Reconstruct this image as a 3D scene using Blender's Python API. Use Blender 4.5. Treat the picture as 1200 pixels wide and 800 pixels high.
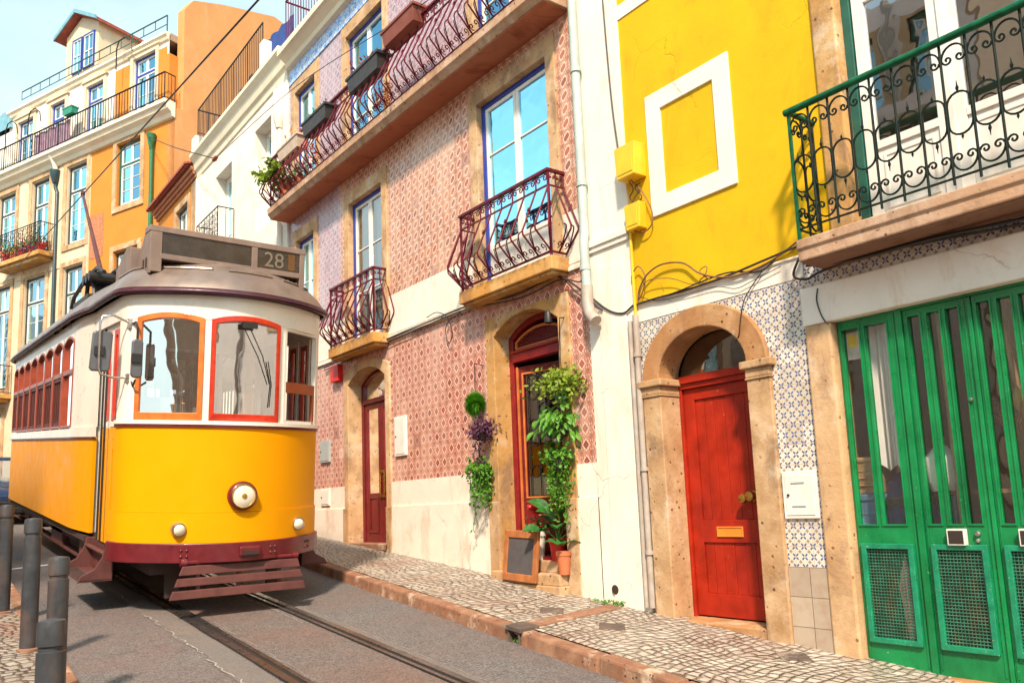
import bpy, math, random
import numpy as np
from math import sin, cos, tan, pi, radians, sqrt, atan2
C = bpy.context.scene.collection
for _o in list(bpy.data.objects): bpy.data.objects.remove(_o)
scene = bpy.context.scene

# ------------------------------------------------------------------ camera
FPX, YAW, PIT, ROL, PPY = 949.08, radians(37.5543), radians(7.88872), radians(-2.28313), 460.485
SLOPE = radians(4.85); T = tan(SLOPE); CAMH = 1.77
_f = np.array([sin(YAW)*cos(PIT), cos(YAW)*cos(PIT), sin(PIT)])
_r = np.array([cos(YAW), -sin(YAW), 0.0]); _u = np.cross(_r, _f)
RM = np.array([_r*cos(ROL)+_u*sin(ROL), -_r*sin(ROL)+_u*cos(ROL), _f])
from mathutils import Matrix, Vector
cam_d = bpy.data.cameras.new("camera"); cam = bpy.data.objects.new("camera", cam_d); C.objects.link(cam)
_m = Matrix([[RM[0][i], RM[1][i], -RM[2][i]] for i in range(3)])
cam.matrix_world = _m.to_4x4()
cam_d.sensor_width = 36.0; cam_d.sensor_fit = 'HORIZONTAL'
cam_d.lens = FPX/1200*36.0
cam_d.shift_y = (PPY-400)/1200.0
cam_d.clip_start = 0.05; cam_d.clip_end = 2000
scene.camera = cam

# ------------------------------------------------------------------ light
SUN_EL, SUN_AZ = radians(47), atan2(-0.62, -0.70)      # direction TOWARDS the sun
world = bpy.data.worlds.new("World"); scene.world = world; world.use_nodes = True
wn = world.node_tree; wn.nodes.clear()
wo = wn.nodes.new('ShaderNodeOutputWorld'); wb = wn.nodes.new('ShaderNodeBackground')
sky = wn.nodes.new('ShaderNodeTexSky'); sky.sky_type = 'NISHITA'; sky.sun_disc = False
sky.sun_elevation = SUN_EL; sky.sun_rotation = SUN_AZ; sky.air_density = 1.0; sky.dust_density = 2.5; sky.ozone_density = 1.0
tc = wn.nodes.new('ShaderNodeTexCoord'); mp = wn.nodes.new('ShaderNodeMapping'); mp.inputs['Scale'].default_value = (1.2, 1.2, 3.0)
cn = wn.nodes.new('ShaderNodeTexNoise'); cn.inputs['Scale'].default_value = 2.2; cn.inputs['Detail'].default_value = 6; cn.inputs['Roughness'].default_value = .55
cr = wn.nodes.new('ShaderNodeMapRange'); cr.inputs[1].default_value = .30; cr.inputs[2].default_value = .75; cr.inputs[3].default_value = .0; cr.inputs[4].default_value = .35
cm = wn.nodes.new('ShaderNodeMix'); cm.data_type = 'RGBA'; cm.inputs[7].default_value = (6.6, 7.9, 8.0, 1)   # thin bright cloud veil
wn.links.new(tc.outputs['Generated'], mp.inputs[0]); wn.links.new(mp.outputs[0], cn.inputs['Vector'])
wn.links.new(cn.outputs['Fac'], cr.inputs[0])
sz = wn.nodes.new('ShaderNodeSeparateXYZ'); wn.links.new(tc.outputs['Generated'], sz.inputs[0])
hz = wn.nodes.new('ShaderNodeMapRange'); hz.inputs[1].default_value = .75; hz.inputs[2].default_value = .22; hz.inputs[3].default_value = 0; hz.inputs[4].default_value = .72
wn.links.new(sz.outputs[2], hz.inputs[0])
ha = wn.nodes.new('ShaderNodeMath'); ha.operation = 'ADD'; ha.use_clamp = True
wn.links.new(cr.outputs[0], ha.inputs[0]); wn.links.new(hz.outputs[0], ha.inputs[1]); wn.links.new(ha.outputs[0], cm.inputs[0])
ct = wn.nodes.new('ShaderNodeMix'); ct.data_type = 'RGBA'; ct.blend_type = 'MULTIPLY'; ct.inputs[0].default_value = 1.0; ct.inputs[7].default_value = (.62, 1.03, 1.02, 1)
wn.links.new(sky.outputs[0], ct.inputs[6]); wn.links.new(ct.outputs[2], cm.inputs[6]); wn.links.new(cm.outputs[2], wb.inputs[0]); wn.links.new(wb.outputs[0], wo.inputs[0])
wb.inputs[1].default_value = 0.07
sun_d = bpy.data.lights.new("sun", 'SUN'); sun = bpy.data.objects.new("sun", sun_d); C.objects.link(sun)
sun_d.energy = 2.4; sun_d.angle = radians(4.5); sun_d.color = (1.0, .78, .60)
_sd = Vector((sin(SUN_AZ)*cos(SUN_EL), cos(SUN_AZ)*cos(SUN_EL), sin(SUN_EL)))
sun.rotation_euler = _sd.to_track_quat('Z', 'Y').to_euler(); sun.location = _sd*60
vs = scene.view_settings
vs.view_transform = 'Standard'; vs.look = 'None'; vs.gamma = 1.0; vs.exposure = 1.62

# ------------------------------------------------------------------ helpers
rng = random.Random(28)
ORG = {}
def tag(o, label=None, cat=None, group=None, kind=None):
    if label: o['label'] = label
    if cat: o['category'] = cat
    if group: o['group'] = group
    if kind: o['kind'] = kind
    return o
def thing(name, label, cat, loc=(0,0,0), group=None, rot=None):
    o = bpy.data.objects.new(name, None); C.objects.link(o); o.location = loc
    o.empty_display_size = .1
    if rot: o.rotation_euler = rot; ORG[o] = (0,0,0)
    else: ORG[o] = tuple(loc)
    return tag(o, label, cat, group)
class MB:
    def __init__(self, xf=None): self.v=[]; self.f=[]; self.xf=xf; self.m=[]; self.cur=0
    def add(self, vs_, fs):
        n=len(self.v)
        for p in vs_: self.v.append(tuple(self.xf(*p)) if self.xf else tuple(p))
        for q in fs: self.f.append([n+i for i in q]); self.m.append(self.cur)
        return self
    def box(self, x0,x1,y0,y1,z0,z1):
        if x0>x1:x0,x1=x1,x0
        if y0>y1:y0,y1=y1,y0
        if z0>z1:z0,z1=z1,z0
        return self.add([(x0,y0,z0),(x1,y0,z0),(x1,y1,z0),(x0,y1,z0),(x0,y0,z1),(x1,y0,z1),(x1,y1,z1),(x0,y1,z1)],
            [(0,3,2,1),(4,5,6,7),(0,1,5,4),(1,2,6,5),(2,3,7,6),(3,0,4,7)])
    def hexa(self, p):
        return self.add(p,[(0,3,2,1),(4,5,6,7),(0,1,5,4),(1,2,6,5),(2,3,7,6),(3,0,4,7)])
    def poly(self, p): return self.add(p,[tuple(range(len(p)))])
    def prism(self, p, d):
        n=len(p); q=[(a[0]+d[0],a[1]+d[1],a[2]+d[2]) for a in p]
        return self.add(list(p)+q,[tuple(range(n))[::-1],tuple(range(n,2*n))]+[(i,(i+1)%n,n+(i+1)%n,n+i) for i in range(n)])
    def tube(self, pts, r, n=6, closed=False, cap=True):
        P=[np.array(p,float) for p in pts]; k=len(P)
        if k<2: return self
        rs=r if isinstance(r,(list,tuple)) else [r]*k
        vs_=[]; prev=None
        for i in range(k):
            if closed: t=P[(i+1)%k]-P[i-1]
            else: t=P[min(i+1,k-1)]-P[max(i-1,0)]
            l=np.linalg.norm(t); t=t/l if l>1e-9 else np.array([0,0,1.])
            if prev is None:
                a=np.array([0,0,1.]) if abs(t[2])<.9 else np.array([1.,0,0])
            else: a=prev
            u=a-t*(a@t); lu=np.linalg.norm(u)
            if lu<1e-6: a=np.array([.3,.8,.5]); u=a-t*(a@t); lu=np.linalg.norm(u)
            u/=lu; prev=u; w=np.cross(t,u)
            for j in range(n):
                an=2*pi*(j+.5)/n; vs_.append(tuple(P[i]+rs[i]*(cos(an)*u+sin(an)*w)))
        fs=[]
        for i in range(k if closed else k-1):
            a=i*n; b=((i+1)%k)*n
            for j in range(n): fs.append((a+j,a+(j+1)%n,b+(j+1)%n,b+j))
        if not closed and cap: fs.append(tuple(range(n))[::-1]); fs.append(tuple(range((k-1)*n,k*n)))
        return self.add(vs_,fs)
    def lathe(self, prof, c, n=20, axis='z'):
        vs_=[];fs=[]
        for r,h in prof:
            for j in range(n):
                a=2*pi*j/n; x,y=r*cos(a),r*sin(a)
                if axis=='z': vs_.append((c[0]+x,c[1]+y,c[2]+h))
                elif axis=='x': vs_.append((c[0]+h,c[1]+x,c[2]+y))
                else: vs_.append((c[0]+x,c[1]+h,c[2]+y))
        k=len(prof)
        for i in range(k-1):
            for j in range(n): fs.append((i*n+j,i*n+(j+1)%n,(i+1)*n+(j+1)%n,(i+1)*n+j))
        if prof[0][0]>1e-4: fs.append(tuple(range(n))[::-1])
        if prof[-1][0]>1e-4: fs.append(tuple(range((k-1)*n,k*n)))
        return self.add(vs_,fs)
    def ring(self, outer, inner, fn, d0, d1, closed=False):
        """frame between two outlines of equally many (u,z) points; fn(u,z,d) -> xyz; d0 front, d1 back"""
        n=len(outer); vs_=[]
        for L,d in ((outer,d0),(inner,d0),(outer,d1),(inner,d1)):
            for (u,z) in L: vs_.append(fn(u,z,d))
        fs=[]
        for i in range(n if closed else n-1):
            j=(i+1)%n
            fs+= [(i,j,n+j,n+i),(2*n+j,2*n+i,3*n+i,3*n+j),(j,i,2*n+i,2*n+j),(n+i,n+j,3*n+j,3*n+i)]
        if not closed:
            fs+= [(0,n,3*n,2*n),(n-1,2*n-1+0,4*n-1,3*n-1)]
        return self.add(vs_,fs)
    def build(self, name, mats, parent=None, smooth=None, bevel=0, label=None, cat=None, group=None, kind=None, thickness=0):
        me=bpy.data.meshes.new(name)
        if parent is not None:
            o_=ORG[parent]; vv=[(a-o_[0],b-o_[1],c-o_[2]) for a,b,c in self.v]
        else: vv=self.v
        me.from_pydata(vv,[],self.f)
        if not isinstance(mats,(list,tuple)): mats=[mats]
        for m_ in mats: me.materials.append(m_)
        if len(mats)>1: me.polygons.foreach_set('material_index',self.m)
        import bmesh as _bm
        b=_bm.new(); b.from_mesh(me); _bm.ops.recalc_face_normals(b,faces=b.faces); b.to_mesh(me); b.free()
        if smooth is not None:
            me.polygons.foreach_set('use_smooth',[True]*len(me.polygons)); me.set_sharp_from_angle(angle=radians(smooth))
        me.update()
        o=bpy.data.objects.new(name,me); C.objects.link(o)
        if parent is not None: o.parent=parent; ORG[o]=ORG[parent]
        else: ORG[o]=(0,0,0)
        if bevel:
            bv=o.modifiers.new('bevel','BEVEL'); bv.width=bevel; bv.segments=2; bv.limit_method='ANGLE'; bv.angle_limit=radians(40)
        return tag(o,label,cat,group,kind)
def solo(mb, name, mats, label, cat, loc, group=None, **k):
    """a thing that is one single mesh with its origin at loc"""
    mb.v=[(a-loc[0],b-loc[1],c-loc[2]) for a,b,c in mb.v]
    o=mb.build(name,mats,None,label=label,cat=cat,group=group,**k); o.location=loc
    return o
def ray(x,y): return RM.T@np.array([(x-600)/FPX,-(y-PPY)/FPX,1.0])
def FP(x,y,X=6.25):                       # point seen at photo pixel (x,y) on the vertical plane X
    d=ray(x,y); return d*X/d[0]
def roadz(y): return -CAMH+T*y
def copy_tree(o, parent=None):
    c=o.copy(); C.objects.link(c)
    if parent is not None: c.parent=parent
    for ch in list(o.children): copy_tree(ch,c)
    return c

# ------------------------------------------------------------------ materials
def lin(h):
    h=h.lstrip('#'); r=[int(h[i:i+2],16)/255 for i in (0,2,4)]
    return tuple(c/12.92 if c<=.04045 else ((c+.055)/1.055)**2.4 for c in r)+(1,)
def sc(c,k): return (c[0]*k,c[1]*k,c[2]*k,1)
class NT:
    def __init__(self,name):
        self.m=bpy.data.materials.new(name); self.m.use_nodes=True; self.t=self.m.node_tree; self.t.nodes.clear()
        self.out=self.t.nodes.new('ShaderNodeOutputMaterial'); self._p=None;self._o=None
    def n(self,ty,**k):
        a=self.t.nodes.new(ty)
        for q,v in k.items(): setattr(a,q,v)
        return a
    def L(self,a,b): self.t.links.new(a,b)
    def set(self,sock,v):
        if hasattr(v,'is_output'): self.L(v,sock)
        else: sock.default_value=v
    def pos(self):
        if not self._p: self._p=self.n('ShaderNodeNewGeometry').outputs['Position']
        return self._p
    def obj(self):
        if not self._o: self._o=self.n('ShaderNodeTexCoord').outputs['Object']
        return self._o
    def sep(self,v):
        s=self.n('ShaderNodeSeparateXYZ'); self.L(v,s.inputs[0]); return s.outputs
    def comb(self,x,y,z):
        s=self.n('ShaderNodeCombineXYZ')
        for i,v in enumerate((x,y,z)): self.set(s.inputs[i],v)
        return s.outputs[0]
    def ma(self,op,a,b=0.0,c=0.0,clamp=False):
        s=self.n('ShaderNodeMath',operation=op); s.use_clamp=clamp
        self.set(s.inputs[0],a); self.set(s.inputs[1],b)
        if op in('MULTIPLY_ADD','COMPARE','SMOOTH_MIN','WRAP'): self.set(s.inputs[2],c)
        return s.outputs[0]
    def scale(self,v,s3):
        s=self.n('ShaderNodeVectorMath',operation='MULTIPLY'); self.L(v,s.inputs[0]); s.inputs[1].default_value=s3; return s.outputs[0]
    def noise(self,v,scale,detail=4,rough=.55,dist=0):
        s=self.n('ShaderNodeTexNoise'); self.L(v,s.inputs['Vector']); s.inputs['Scale'].default_value=scale
        s.inputs['Detail'].default_value=detail; s.inputs['Roughness'].default_value=rough; s.inputs['Distortion'].default_value=dist
        return s.outputs['Fac']
    def vor(self,v,scale,feature='F1',rand=1.0,out='Distance'):
        s=self.n('ShaderNodeTexVoronoi',feature=feature); self.L(v,s.inputs['Vector']); s.inputs['Scale'].default_value=scale
        s.inputs['Randomness'].default_value=rand; return s.outputs[out]
    def white(self,v):
        s=self.n('ShaderNodeTexWhiteNoise',noise_dimensions='3D'); self.L(v,s.inputs['Vector']); return s.outputs['Value']
    def mr(self,v,a,b,c=0.0,d=1.0,smooth=False):
        s=self.n('ShaderNodeMapRange'); 
        if smooth: s.interpolation_type='SMOOTHSTEP'
        self.set(s.inputs[0],v)
        for i,q in enumerate((a,b,c,d)): self.set(s.inputs[i+1],q)
        return s.outputs[0]
    def mix(self,f,a,b,blend='MIX'):
        s=self.n('ShaderNodeMix',data_type='RGBA',blend_type=blend); self.set(s.inputs[0],f); self.set(s.inputs[6],a); self.set(s.inputs[7],b); return s.outputs[2]
    def bump(self,h,strength=.3,dist=.01,prev=None):
        s=self.n('ShaderNodeBump'); self.L(h,s.inputs['Height']); s.inputs['Strength'].default_value=strength; s.inputs['Distance'].default_value=dist
        if prev is not None: self.L(prev,s.inputs['Normal'])
        return s.outputs[0]
    def bsdf(self,col,rough=.6,metal=0.0,normal=None,spec=.5,coat=0.0,trans=0.0,alpha=None,sub=None):
        b=self.n('ShaderNodeBsdfPrincipled'); self.set(b.inputs['Base Color'],col); self.set(b.inputs['Roughness'],rough); self.set(b.inputs['Metallic'],metal)
        b.inputs['Specular IOR Level'].default_value=spec; b.inputs['Coat Weight'].default_value=coat; b.inputs['Coat Roughness'].default_value=.08
        if trans: b.inputs['Transmission Weight'].default_value=trans
        if normal is not None: self.L(normal,b.inputs['Normal'])
        return b.outputs[0]
    def done(self,sh): self.L(sh,self.out.inputs[0]); return self.m

def paint(name,col,rough=.45,var=.18,grime=None,gam=.35,scale=6,bump=.06,coat=0.0,metal=0.0,spec=.5,chip=None,chipt=.68):
    N=NT(name); p=N.pos()
    c=N.mix(N.mr(N.noise(p,scale,5),.3,.7),sc(col,1-var),sc(col,1+var*.5))
    if grime is not None: c=N.mix(N.ma('MULTIPLY',N.mr(N.noise(N.scale(p,(1,1,.35)),scale*.7,7,.65),.5,.72),gam),c,grime)
    if chip is not None: c=N.mix(N.mr(N.noise(p,scale*6,6,.7),chipt,chipt+.03),c,chip)
    nb=N.bump(N.noise(p,scale*12,4),bump,.01)
    r=N.mr(N.noise(p,scale*2,4),.3,.7,max(rough-.1,.05),min(rough+.12,1))
    return N.done(N.bsdf(c,r,metal,nb,spec,coat))
def plaster(name,col,stain,amount=.5,low=None,lowz=0):
    N=NT(name); p=N.pos()
    c=N.mix(N.mr(N.noise(p,1.3,6,.6),.35,.7),col,sc(col,.86))
    st=N.noise(N.scale(p,(1.6,1.6,.7)),1.5,9,.70,.6)
    c=N.mix(N.ma('MULTIPLY',N.mr(st,.52,.72),amount),c,stain)
    sp=N.noise(p,9,6,.7)
    c=N.mix(N.ma('MULTIPLY',N.mr(sp,.62,.72),amount*.6),c,stain)
    wv=N.n('ShaderNodeTexNoise'); N.L(p,wv.inputs['Vector']); wv.inputs['Scale'].default_value=3; wv.inputs['Detail'].default_value=5
    ws=N.n('ShaderNodeVectorMath',operation='SCALE'); N.L(wv.outputs['Color'],ws.inputs[0]); ws.inputs['Scale'].default_value=.32
    ad=N.n('ShaderNodeVectorMath',operation='ADD'); N.L(p,ad.inputs[0]); N.L(ws.outputs[0],ad.inputs[1])
    ck=N.ma('MULTIPLY',N.mr(N.vor(ad.outputs[0],.75,'DISTANCE_TO_EDGE'),.001,.004,1,0),N.mr(N.noise(p,.8,3),.47,.55))
    c=N.mix(N.ma('MULTIPLY',ck,.38),c,sc(stain,.55))
    h=N.ma('ADD',N.ma('SUBTRACT',N.noise(p,5,5,.6),ck),N.ma('MULTIPLY',N.noise(p,60,3),.25))
    return N.done(N.bsdf(c,.85,0,N.bump(h,.35,.012),.3))
def stone(name,col,dark,light,scale=1.0):
    N=NT(name); p=N.pos()
    c=N.mix(N.mr(N.noise(p,3.5*scale,7,.65),.33,.68),sc(col,.72),sc(light,1))
    c=N.mix(N.mr(N.noise(N.scale(p,(1,1,.5)),1.7*scale,5,.6),.4,.7),c,col)
    c=N.mix(N.ma('MULTIPLY',N.mr(N.noise(N.scale(p,(1,1,.6)),2.6*scale,8,.7,.4),.50,.64),.72),c,N.mix(.5,dark,(.30,.21,.14,1)))
    c=N.mix(N.ma('MULTIPLY',N.mr(N.noise(p,1.9*scale,6,.7),.55,.7),.65),c,(.72,.60,.46,1))
    v=N.vor(p,11*scale); pit=N.mr(N.ma('ADD',v,N.ma('MULTIPLY',N.noise(p,40,3),.12)),.17,.25,1,0)
    big=N.mr(N.noise(p,5*scale,3),.44,.52)
    pit=N.ma('MULTIPLY',pit,big)
    c=N.mix(N.ma('MULTIPLY',pit,.85),c,dark)
    h=N.ma('SUBTRACT',N.noise(p,30,6,.65),pit)
    return N.done(N.bsdf(c,.82,0,N.bump(h,.45,.012),.3))
def iron(name,col,rough=.42):
    N=NT(name); p=N.pos()
    c=N.mix(N.mr(N.noise(p,14,5),.42,.68),col,sc(col,1.7))
    c=N.mix(N.mr(N.noise(p,45,4,.7),.66,.7),c,(.16,.05,.02,1))
    return N.done(N.bsdf(c,rough,.0,N.bump(N.noise(p,90,3),.2,.004),.22))
def glass(name,tint=(.9,.95,.95,1),refl=.10,k=1.0,rough=.015,wav=.0,gc=(1,1,1,1)):
    N=NT(name)
    f=N.n('ShaderNodeFresnel'); f.inputs[0].default_value=1.5
    fac=N.ma('ADD',N.ma('MULTIPLY',f.outputs[0],k),refl,clamp=True)
    g=N.n('ShaderNodeBsdfGlossy'); g.inputs['Roughness'].default_value=rough; g.inputs['Color'].default_value=gc
    if wav:
        nb=N.bump(N.noise(N.pos(),2.2,2),wav,.05); N.L(nb,g.inputs['Normal'])
    t=N.n('ShaderNodeBsdfTransparent'); t.inputs[0].default_value=tint
    mx=N.n('ShaderNodeMixShader'); N.L(fac,mx.inputs[0]); N.L(t.outputs[0],mx.inputs[1]); N.L(g.outputs[0],mx.inputs[2])
    return N.done(mx.outputs[0])
def leafm(name,a,b,rough=.45):
    N=NT(name); p=N.pos()
    c=N.mix(N.mr(N.noise(p,22,2),.3,.7),a,b)
    c=N.mix(N.mr(N.white(N.scale(p,(9,9,9))),.0,1.0,0,.25),c,sc(b,1.2))
    bs=N.bsdf(c,rough,0,None,.4)
    tr=N.n('ShaderNodeBsdfTranslucent'); N.L(c,tr.inputs[0])
    mx=N.n('ShaderNodeMixShader'); mx.inputs[0].default_value=.25; N.L(bs,mx.inputs[1]); N.L(tr.outputs[0],mx.inputs[2])
    return N.done(mx.outputs[0])

def tile_pink(name,style,base,ink,ink2,unit):
    N=NT(name); p=N.pos(); s=N.sep(p)
    U=N.ma('DIVIDE',s[1],unit); V=N.ma('DIVIDE',s[2],unit)
    iu=N.ma('FLOOR',U); iv=N.ma('FLOOR',V)
    u=N.ma('SUBTRACT',N.ma('FRACT',U),.5); v=N.ma('SUBTRACT',N.ma('FRACT',V),.5)
    au=N.ma('ABSOLUTE',u); av=N.ma('ABSOLUTE',v)
    rnd=N.white(N.comb(iu,iv,0.0))
    if style=='diamond':
        d=N.ma('ADD',au,N.ma('MULTIPLY',av,.9))
    else:
        ur=N.ma('ADD',N.ma('MULTIPLY',u,.86),N.ma('MULTIPLY',v,.50)); vr=N.ma('ADD',N.ma('MULTIPLY',u,-.50),N.ma('MULTIPLY',v,.86))
        ur=N.ma('ADD',ur,N.ma('MULTIPLY',N.ma('SINE',N.ma('MULTIPLY',vr,9.0)),.04))
        d=N.ma('SQRT',N.ma('ADD',N.ma('POWER',N.ma('MULTIPLY',ur,1.35),2),N.ma('POWER',N.ma('MULTIPLY',vr,.85),2)))
    fine=N.noise(N.comb(N.ma('MULTIPLY',au,14),N.ma('MULTIPLY',av,14),0.0),1.0,2)
    blob=N.mr(d,.25,.29,1,0) if style!='diamond' else N.mr(d,.26,.30,1,0)
    halo=N.mr(d,.34,.38,1,0)
    eye=N.mr(d,.06,.10,1,0)
    # secondary motif at the tile corner, and thin vertical stems
    cu=N.ma('SUBTRACT',.5,au); cv=N.ma('SUBTRACT',.5,av)
    d2=N.ma('ADD',cu,cv); m2=N.ma('MULTIPLY',N.mr(d2,.16,.2,1,0),N.mr(d2,.05,.08,0,1))
    fil=N.mr(N.ma('ABSOLUTE',N.ma('SUBTRACT',N.ma('ADD',cu,N.ma('MULTIPLY',N.ma('SINE',N.ma('MULTIPLY',v,25)),.05)),.17)),.02,.05,1,0)
    stem=N.ma('ABSOLUTE',N.ma('SUBTRACT',N.ma('FRACT',N.ma('MULTIPLY',N.ma('ADD',u,N.ma('MULTIPLY',N.ma('SINE',N.ma('MULTIPLY',v,12.5)),.03)),5)),.5))
    bg=N.mix(N.mr(fine,.40,.54),base,ink2)
    bg=N.mix(N.ma('MULTIPLY',N.mr(stem,.10,.2,1,0),.45),bg,ink)
    c=N.mix(N.ma('MULTIPLY',fil,.55),bg,ink)
    c=N.mix(N.ma('MULTIPLY',m2,.7),c,ink)
    c=N.mix(N.ma('MULTIPLY',N.mr(cu,.03,.07,1,0),.5),c,ink)
    c=N.mix(halo,c,base)
    bl=N.mix(N.mr(rnd,0,1),sc(ink,.75),sc(ink,1.7))
    c=N.mix(N.ma('MULTIPLY',blob,.92),c,bl)
    c=N.mix(N.ma('MULTIPLY',eye,.45 if style=='diamond' else .15),c,ink2)
    grout=N.ma('MAXIMUM',N.mr(cu,.012,.03,1,0),N.mr(cv,.012,.03,1,0))
    c=N.mix(N.ma('MULTIPLY',grout,.65),c,(.26,.16,.12,1))
    odd=N.mr(N.white(N.comb(iu,iv,9.0)),.955,.96,0,1); c=N.mix(N.ma('MULTIPLY',odd,.6),c,N.mix(rnd,sc(ink,.9),sc(base,1.1)))
    # glaze tone differs from tile to tile and from patch to patch
    c=N.mix(N.mr(N.white(N.comb(iu,iv,3.0)),0,1,0,.22),c,sc(base,1.05))
    c=N.mix(N.ma('MULTIPLY',N.mr(N.noise(N.scale(p,(1,1,.4)),1.1,5),.48,.68),.34),c,sc(base,1.08))
    tilt=N.ma('ADD',N.ma('MULTIPLY',N.ma('ADD',u,v),N.ma('SUBTRACT',rnd,.5)),N.ma('MULTIPLY',grout,-.35))
    nb=N.bump(tilt,.25,.008)
    return N.done(N.bsdf(c,N.mr(rnd,0,1,.22,.42),0,nb,.5))
def tile_blue(name):
    N=NT(name); p=N.pos(); s=N.sep(p); unit=.0875
    U=N.ma('DIVIDE',s[1],unit); V=N.ma('DIVIDE',N.ma('ADD',s[2],.62),unit)
    iu=N.ma('FLOOR',U); iv=N.ma('FLOOR',V)
    u=N.ma('SUBTRACT',N.ma('FRACT',U),.5); v=N.ma('SUBTRACT',N.ma('FRACT',V),.5)
    au=N.ma('ABSOLUTE',u); av=N.ma('ABSOLUTE',v)
    T2=N.ma('FLOOR',N.ma('DIVIDE',iu,2)); V2=N.ma('FLOOR',N.ma('DIVIDE',iv,2)); rnd=N.white(N.comb(T2,V2,0.0))
    # four petals on the diagonals
    diag=N.ma('ABSOLUTE',N.ma('SUBTRACT',au,av)); rad=N.ma('ADD',au,av)
    pet=N.ma('MULTIPLY',N.mr(diag,.09,.14,1,0),N.ma('MULTIPLY',N.mr(rad,.40,.46,0,1),N.mr(rad,.82,.9,1,0)))
    cen=N.ma('MULTIPLY',N.mr(N.ma('MINIMUM',au,av),.05,.08,1,0),N.mr(N.ma('MAXIMUM',au,av),.17,.2,1,0))
    spo=N.ma('MULTIPLY',N.mr(diag,.05,.08,1,0),N.mr(rad,.12,.3,0,1))
    base=N.mix(rnd,(.52,.47,.38,1),(.72,.69,.62,1))
    base=N.mix(N.ma('MULTIPLY',N.mr(N.noise(p,2.3,5),.45,.7),.45),base,(.66,.60,.42,1))
    blue=N.mix(N.mr(N.white(N.comb(T2,V2,5.0)),0,1),(.015,.03,.14,1),(.045,.10,.34,1))
    c=N.mix(N.ma('MULTIPLY',pet,.95),base,blue)
    c=N.mix(N.ma('MULTIPLY',cen,.75),c,(.22,.10,.08,1))
    c=N.mix(N.ma('MULTIPLY',N.ma('MULTIPLY',spo,N.ma('SUBTRACT',1.0,pet)),.12),c,blue)
    g=N.ma('ABSOLUTE',N.ma('SUBTRACT',N.ma('FRACT',N.ma('DIVIDE',V,2)),.5)); gl=N.mr(g,.475,.488,0,1)
    g2=N.ma('ABSOLUTE',N.ma('SUBTRACT',N.ma('FRACT',N.ma('DIVIDE',U,2)),.5)); gl2=N.mr(g2,.478,.49,0,1)
    gm=N.ma('MAXIMUM',gl,N.ma('MULTIPLY',gl2,.7))
    c=N.mix(N.ma('MULTIPLY',gm,.7),c,(.42,.24,.12,1))
    tilt=N.ma('ADD',N.ma('MULTIPLY',N.ma('ADD',u,v),N.ma('MULTIPLY',N.ma('SUBTRACT',rnd,.5),.6)),N.ma('MULTIPLY',gm,-.5))
    return N.done(N.bsdf(c,.25,0,N.bump(tilt,.2,.006),.5))
def tile_frieze(name):
    N=NT(name); p=N.pos()
    w=N.noise(N.scale(p,(1,1,1.0)),13,3,.6,1.6); v=N.vor(p,9)
    c=N.mix(N.mr(w,.44,.56),(.10,.30,.72,1),(.62,.70,.80,1))
    c=N.mix(N.mr(v,.12,.2,1,0),c,(.75,.62,.40,1))
    return N.done(N.bsdf(c,.3,0,None,.5))
def tile_grey(name):
    N=NT(name); p=N.pos(); s=N.sep(p); 
    U=N.ma('DIVIDE',N.ma('SUBTRACT',s[1],3.86),.21); V=N.ma('DIVIDE',N.ma('ADD',s[2],.62),.25)
    gu=N.ma('ABSOLUTE',N.ma('SUBTRACT',N.ma('FRACT',U),.5)); gv=N.ma('ABSOLUTE',N.ma('SUBTRACT',N.ma('FRACT',V),.5))
    g=N.ma('MAXIMUM',N.mr(gu,.484,.492),N.mr(gv,.487,.494))
    r=N.white(N.comb(N.ma('FLOOR',U),N.ma('FLOOR',V),0.0))
    c=N.mix(r,(.40,.32,.25,1),(.48,.40,.31,1)); c=N.mix(N.ma('MULTIPLY',N.mr(N.noise(p,8,6),.45,.7),.5),c,(.34,.20,.12,1))
    c=N.mix(g,c,(.10,.06,.04,1))
    return N.done(N.bsdf(c,.5,0,N.bump(N.ma('MULTIPLY',g,-1.0),.4,.01),.4))
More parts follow.
